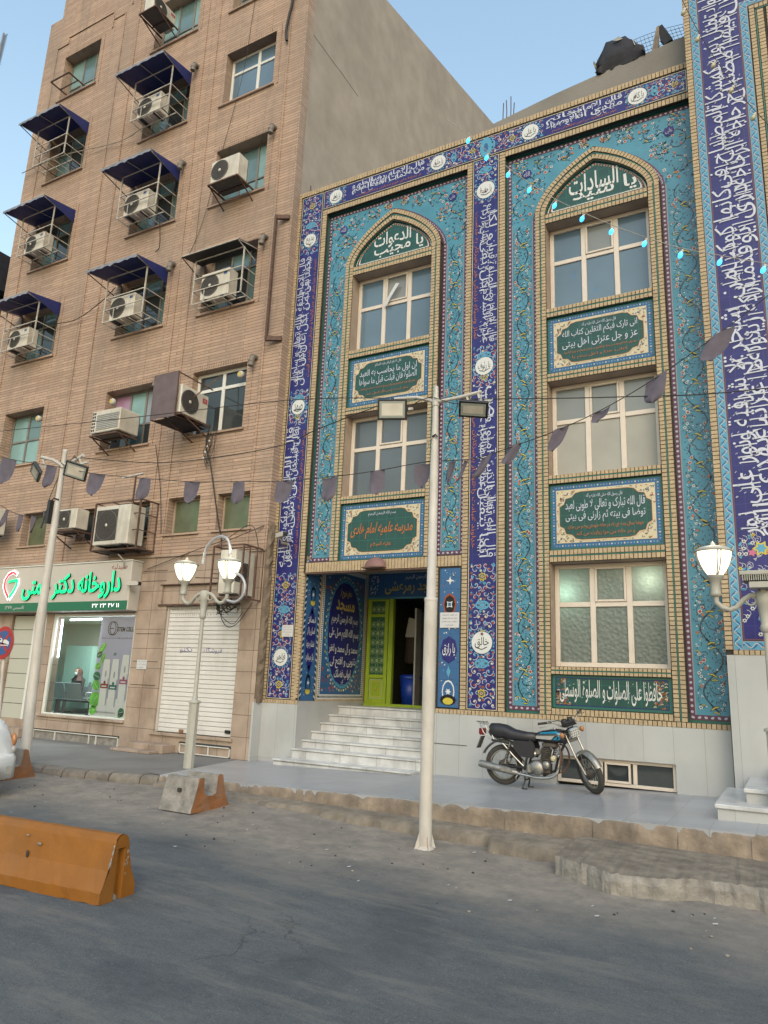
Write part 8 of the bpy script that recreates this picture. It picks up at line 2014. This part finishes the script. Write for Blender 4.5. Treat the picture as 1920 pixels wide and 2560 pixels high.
# fork assembly, turned to the right
mb = MB()
for s in (-1, 1): mb.tube([(1.02, s*.085, .86), (1.19, s*.085, .50)], .014, 'chrome', 10); mb.tube([(1.19, s*.085, .52), (1.335, s*.075, .302)], .021, 'alloy', 10)
mb.bar((1.0, -.10, .86), (1.0, .10, .86), .03, 'alloy', .05); mb.bar((1.06, -.10, .74), (1.06, .10, .74), .035, 'alloy', .05); mb.xf(FM); mb.build('fork', MC, local=True)
mb = MB(); vs = []; n = 14
for k_ in range(n+1):
    a = R(28)+(R(128)-R(28))*k_/n
    for y, dr in ((-.055, -.025), (-.04, .005), (0, .013), (.04, .005), (.055, -.025)): vs.append((1.335+(.322+dr)*math.cos(a), y, .302+(.322+dr)*math.sin(a)))
mb.add(vs, [(i*5+k_, i*5+k_+1, i*5+6+k_, i*5+5+k_) for i in range(n) for k_ in range(4)], 'alloy', True)
for s in (-1, 1): mb.tube([(1.335, s*.06, .302), (1.28, s*.058, .62)], .006, 'alloy', 6)
mb.xf(FM); mb.build('front_mudguard', MC, local=True)
mb = MB(); mb.bbox(1.10, 1.17, -.085, .085, .80, .94, 'chrome', .02); mb.bbox(1.04, 1.11, -.07, .07, .81, .93, 'black_plastic', .02); mb.xf(FM); hl = mb.build('headlight', MC, local=True)
mb = MB(); mb.bbox(1.168, 1.176, -.072, .072, .812, .928, 'head_lens', .01)
for a in range(4):
    for b in range(3): mb.sphere((1.176, -.054+.036*a, .835+.035*b), .014, 'alloy', 6, 4, (.3, 1, 1))
mb.xf(FM); mb.build('lens', hl, local=True)
for s in (-1, 1): mb = MB(); mb.tube([(1.08, s*.08, .86), (1.08, s*.15, .86)], .008, 'chrome', 6); mb.sphere((1.09, s*.175, .86), .042, 'amber_lens', 12, 8, (.9, .8, 1)); mb.xf(FM); mb.build('indicator', MC, local=True)
mb = MB(); mb.bbox(1.00, 1.09, -.10, .10, .95, 1.03, 'black_plastic', .015); mb.add([(1.0, -.10, 1.02), (1.0, .10, 1.02), (1.12, .10, .96), (1.12, -.10, .96)], [(0, 1, 2, 3)], 'black_plastic')
for s in (-1, 1): mb.lathe([(0, .03), (.04, .03), (.042, 0), (.03, -.03)], 'black_plastic', 16, (1.02, s*.05, 1.02))
mb.xf(FM); mb.build('instrument_cluster', MC, local=True)
mb = MB()
for s in (-1, 1): mb.tube(catmull([(1.0, s*.02, .93), (1.02, s*.10, .96), (.98, s*.22, 1.05), (.93, s*.30, 1.06), (.84, s*.38, 1.05)], 4), .011, 'chrome', 8); mb.bar((.98, s*.24, 1.06), (.95, s*.28, 1.06), .035, 'alloy'); mb.tube([(.97, s*.26, 1.05), (.95, s*.33, 1.02), (.90, s*.40, 1.01)], .006, 'chrome', 6); mb.tube(catmull([(.97, s*.25, 1.06), (1.06, s*.15, 1.07), (1.07, s*.05, .95), (1.0, 0, .80)], 4), .006, 'wire', 5)
mb.xf(FM); hb = mb.build('handlebar', MC, local=True)
for s in (-1, 1): mb = MB(); mb.tube([(.945, s*.29, 1.06), (.84, s*.385, 1.052)], .018, 'rubber', 10); mb.xf(FM); mb.build('grip', hb, local=True)
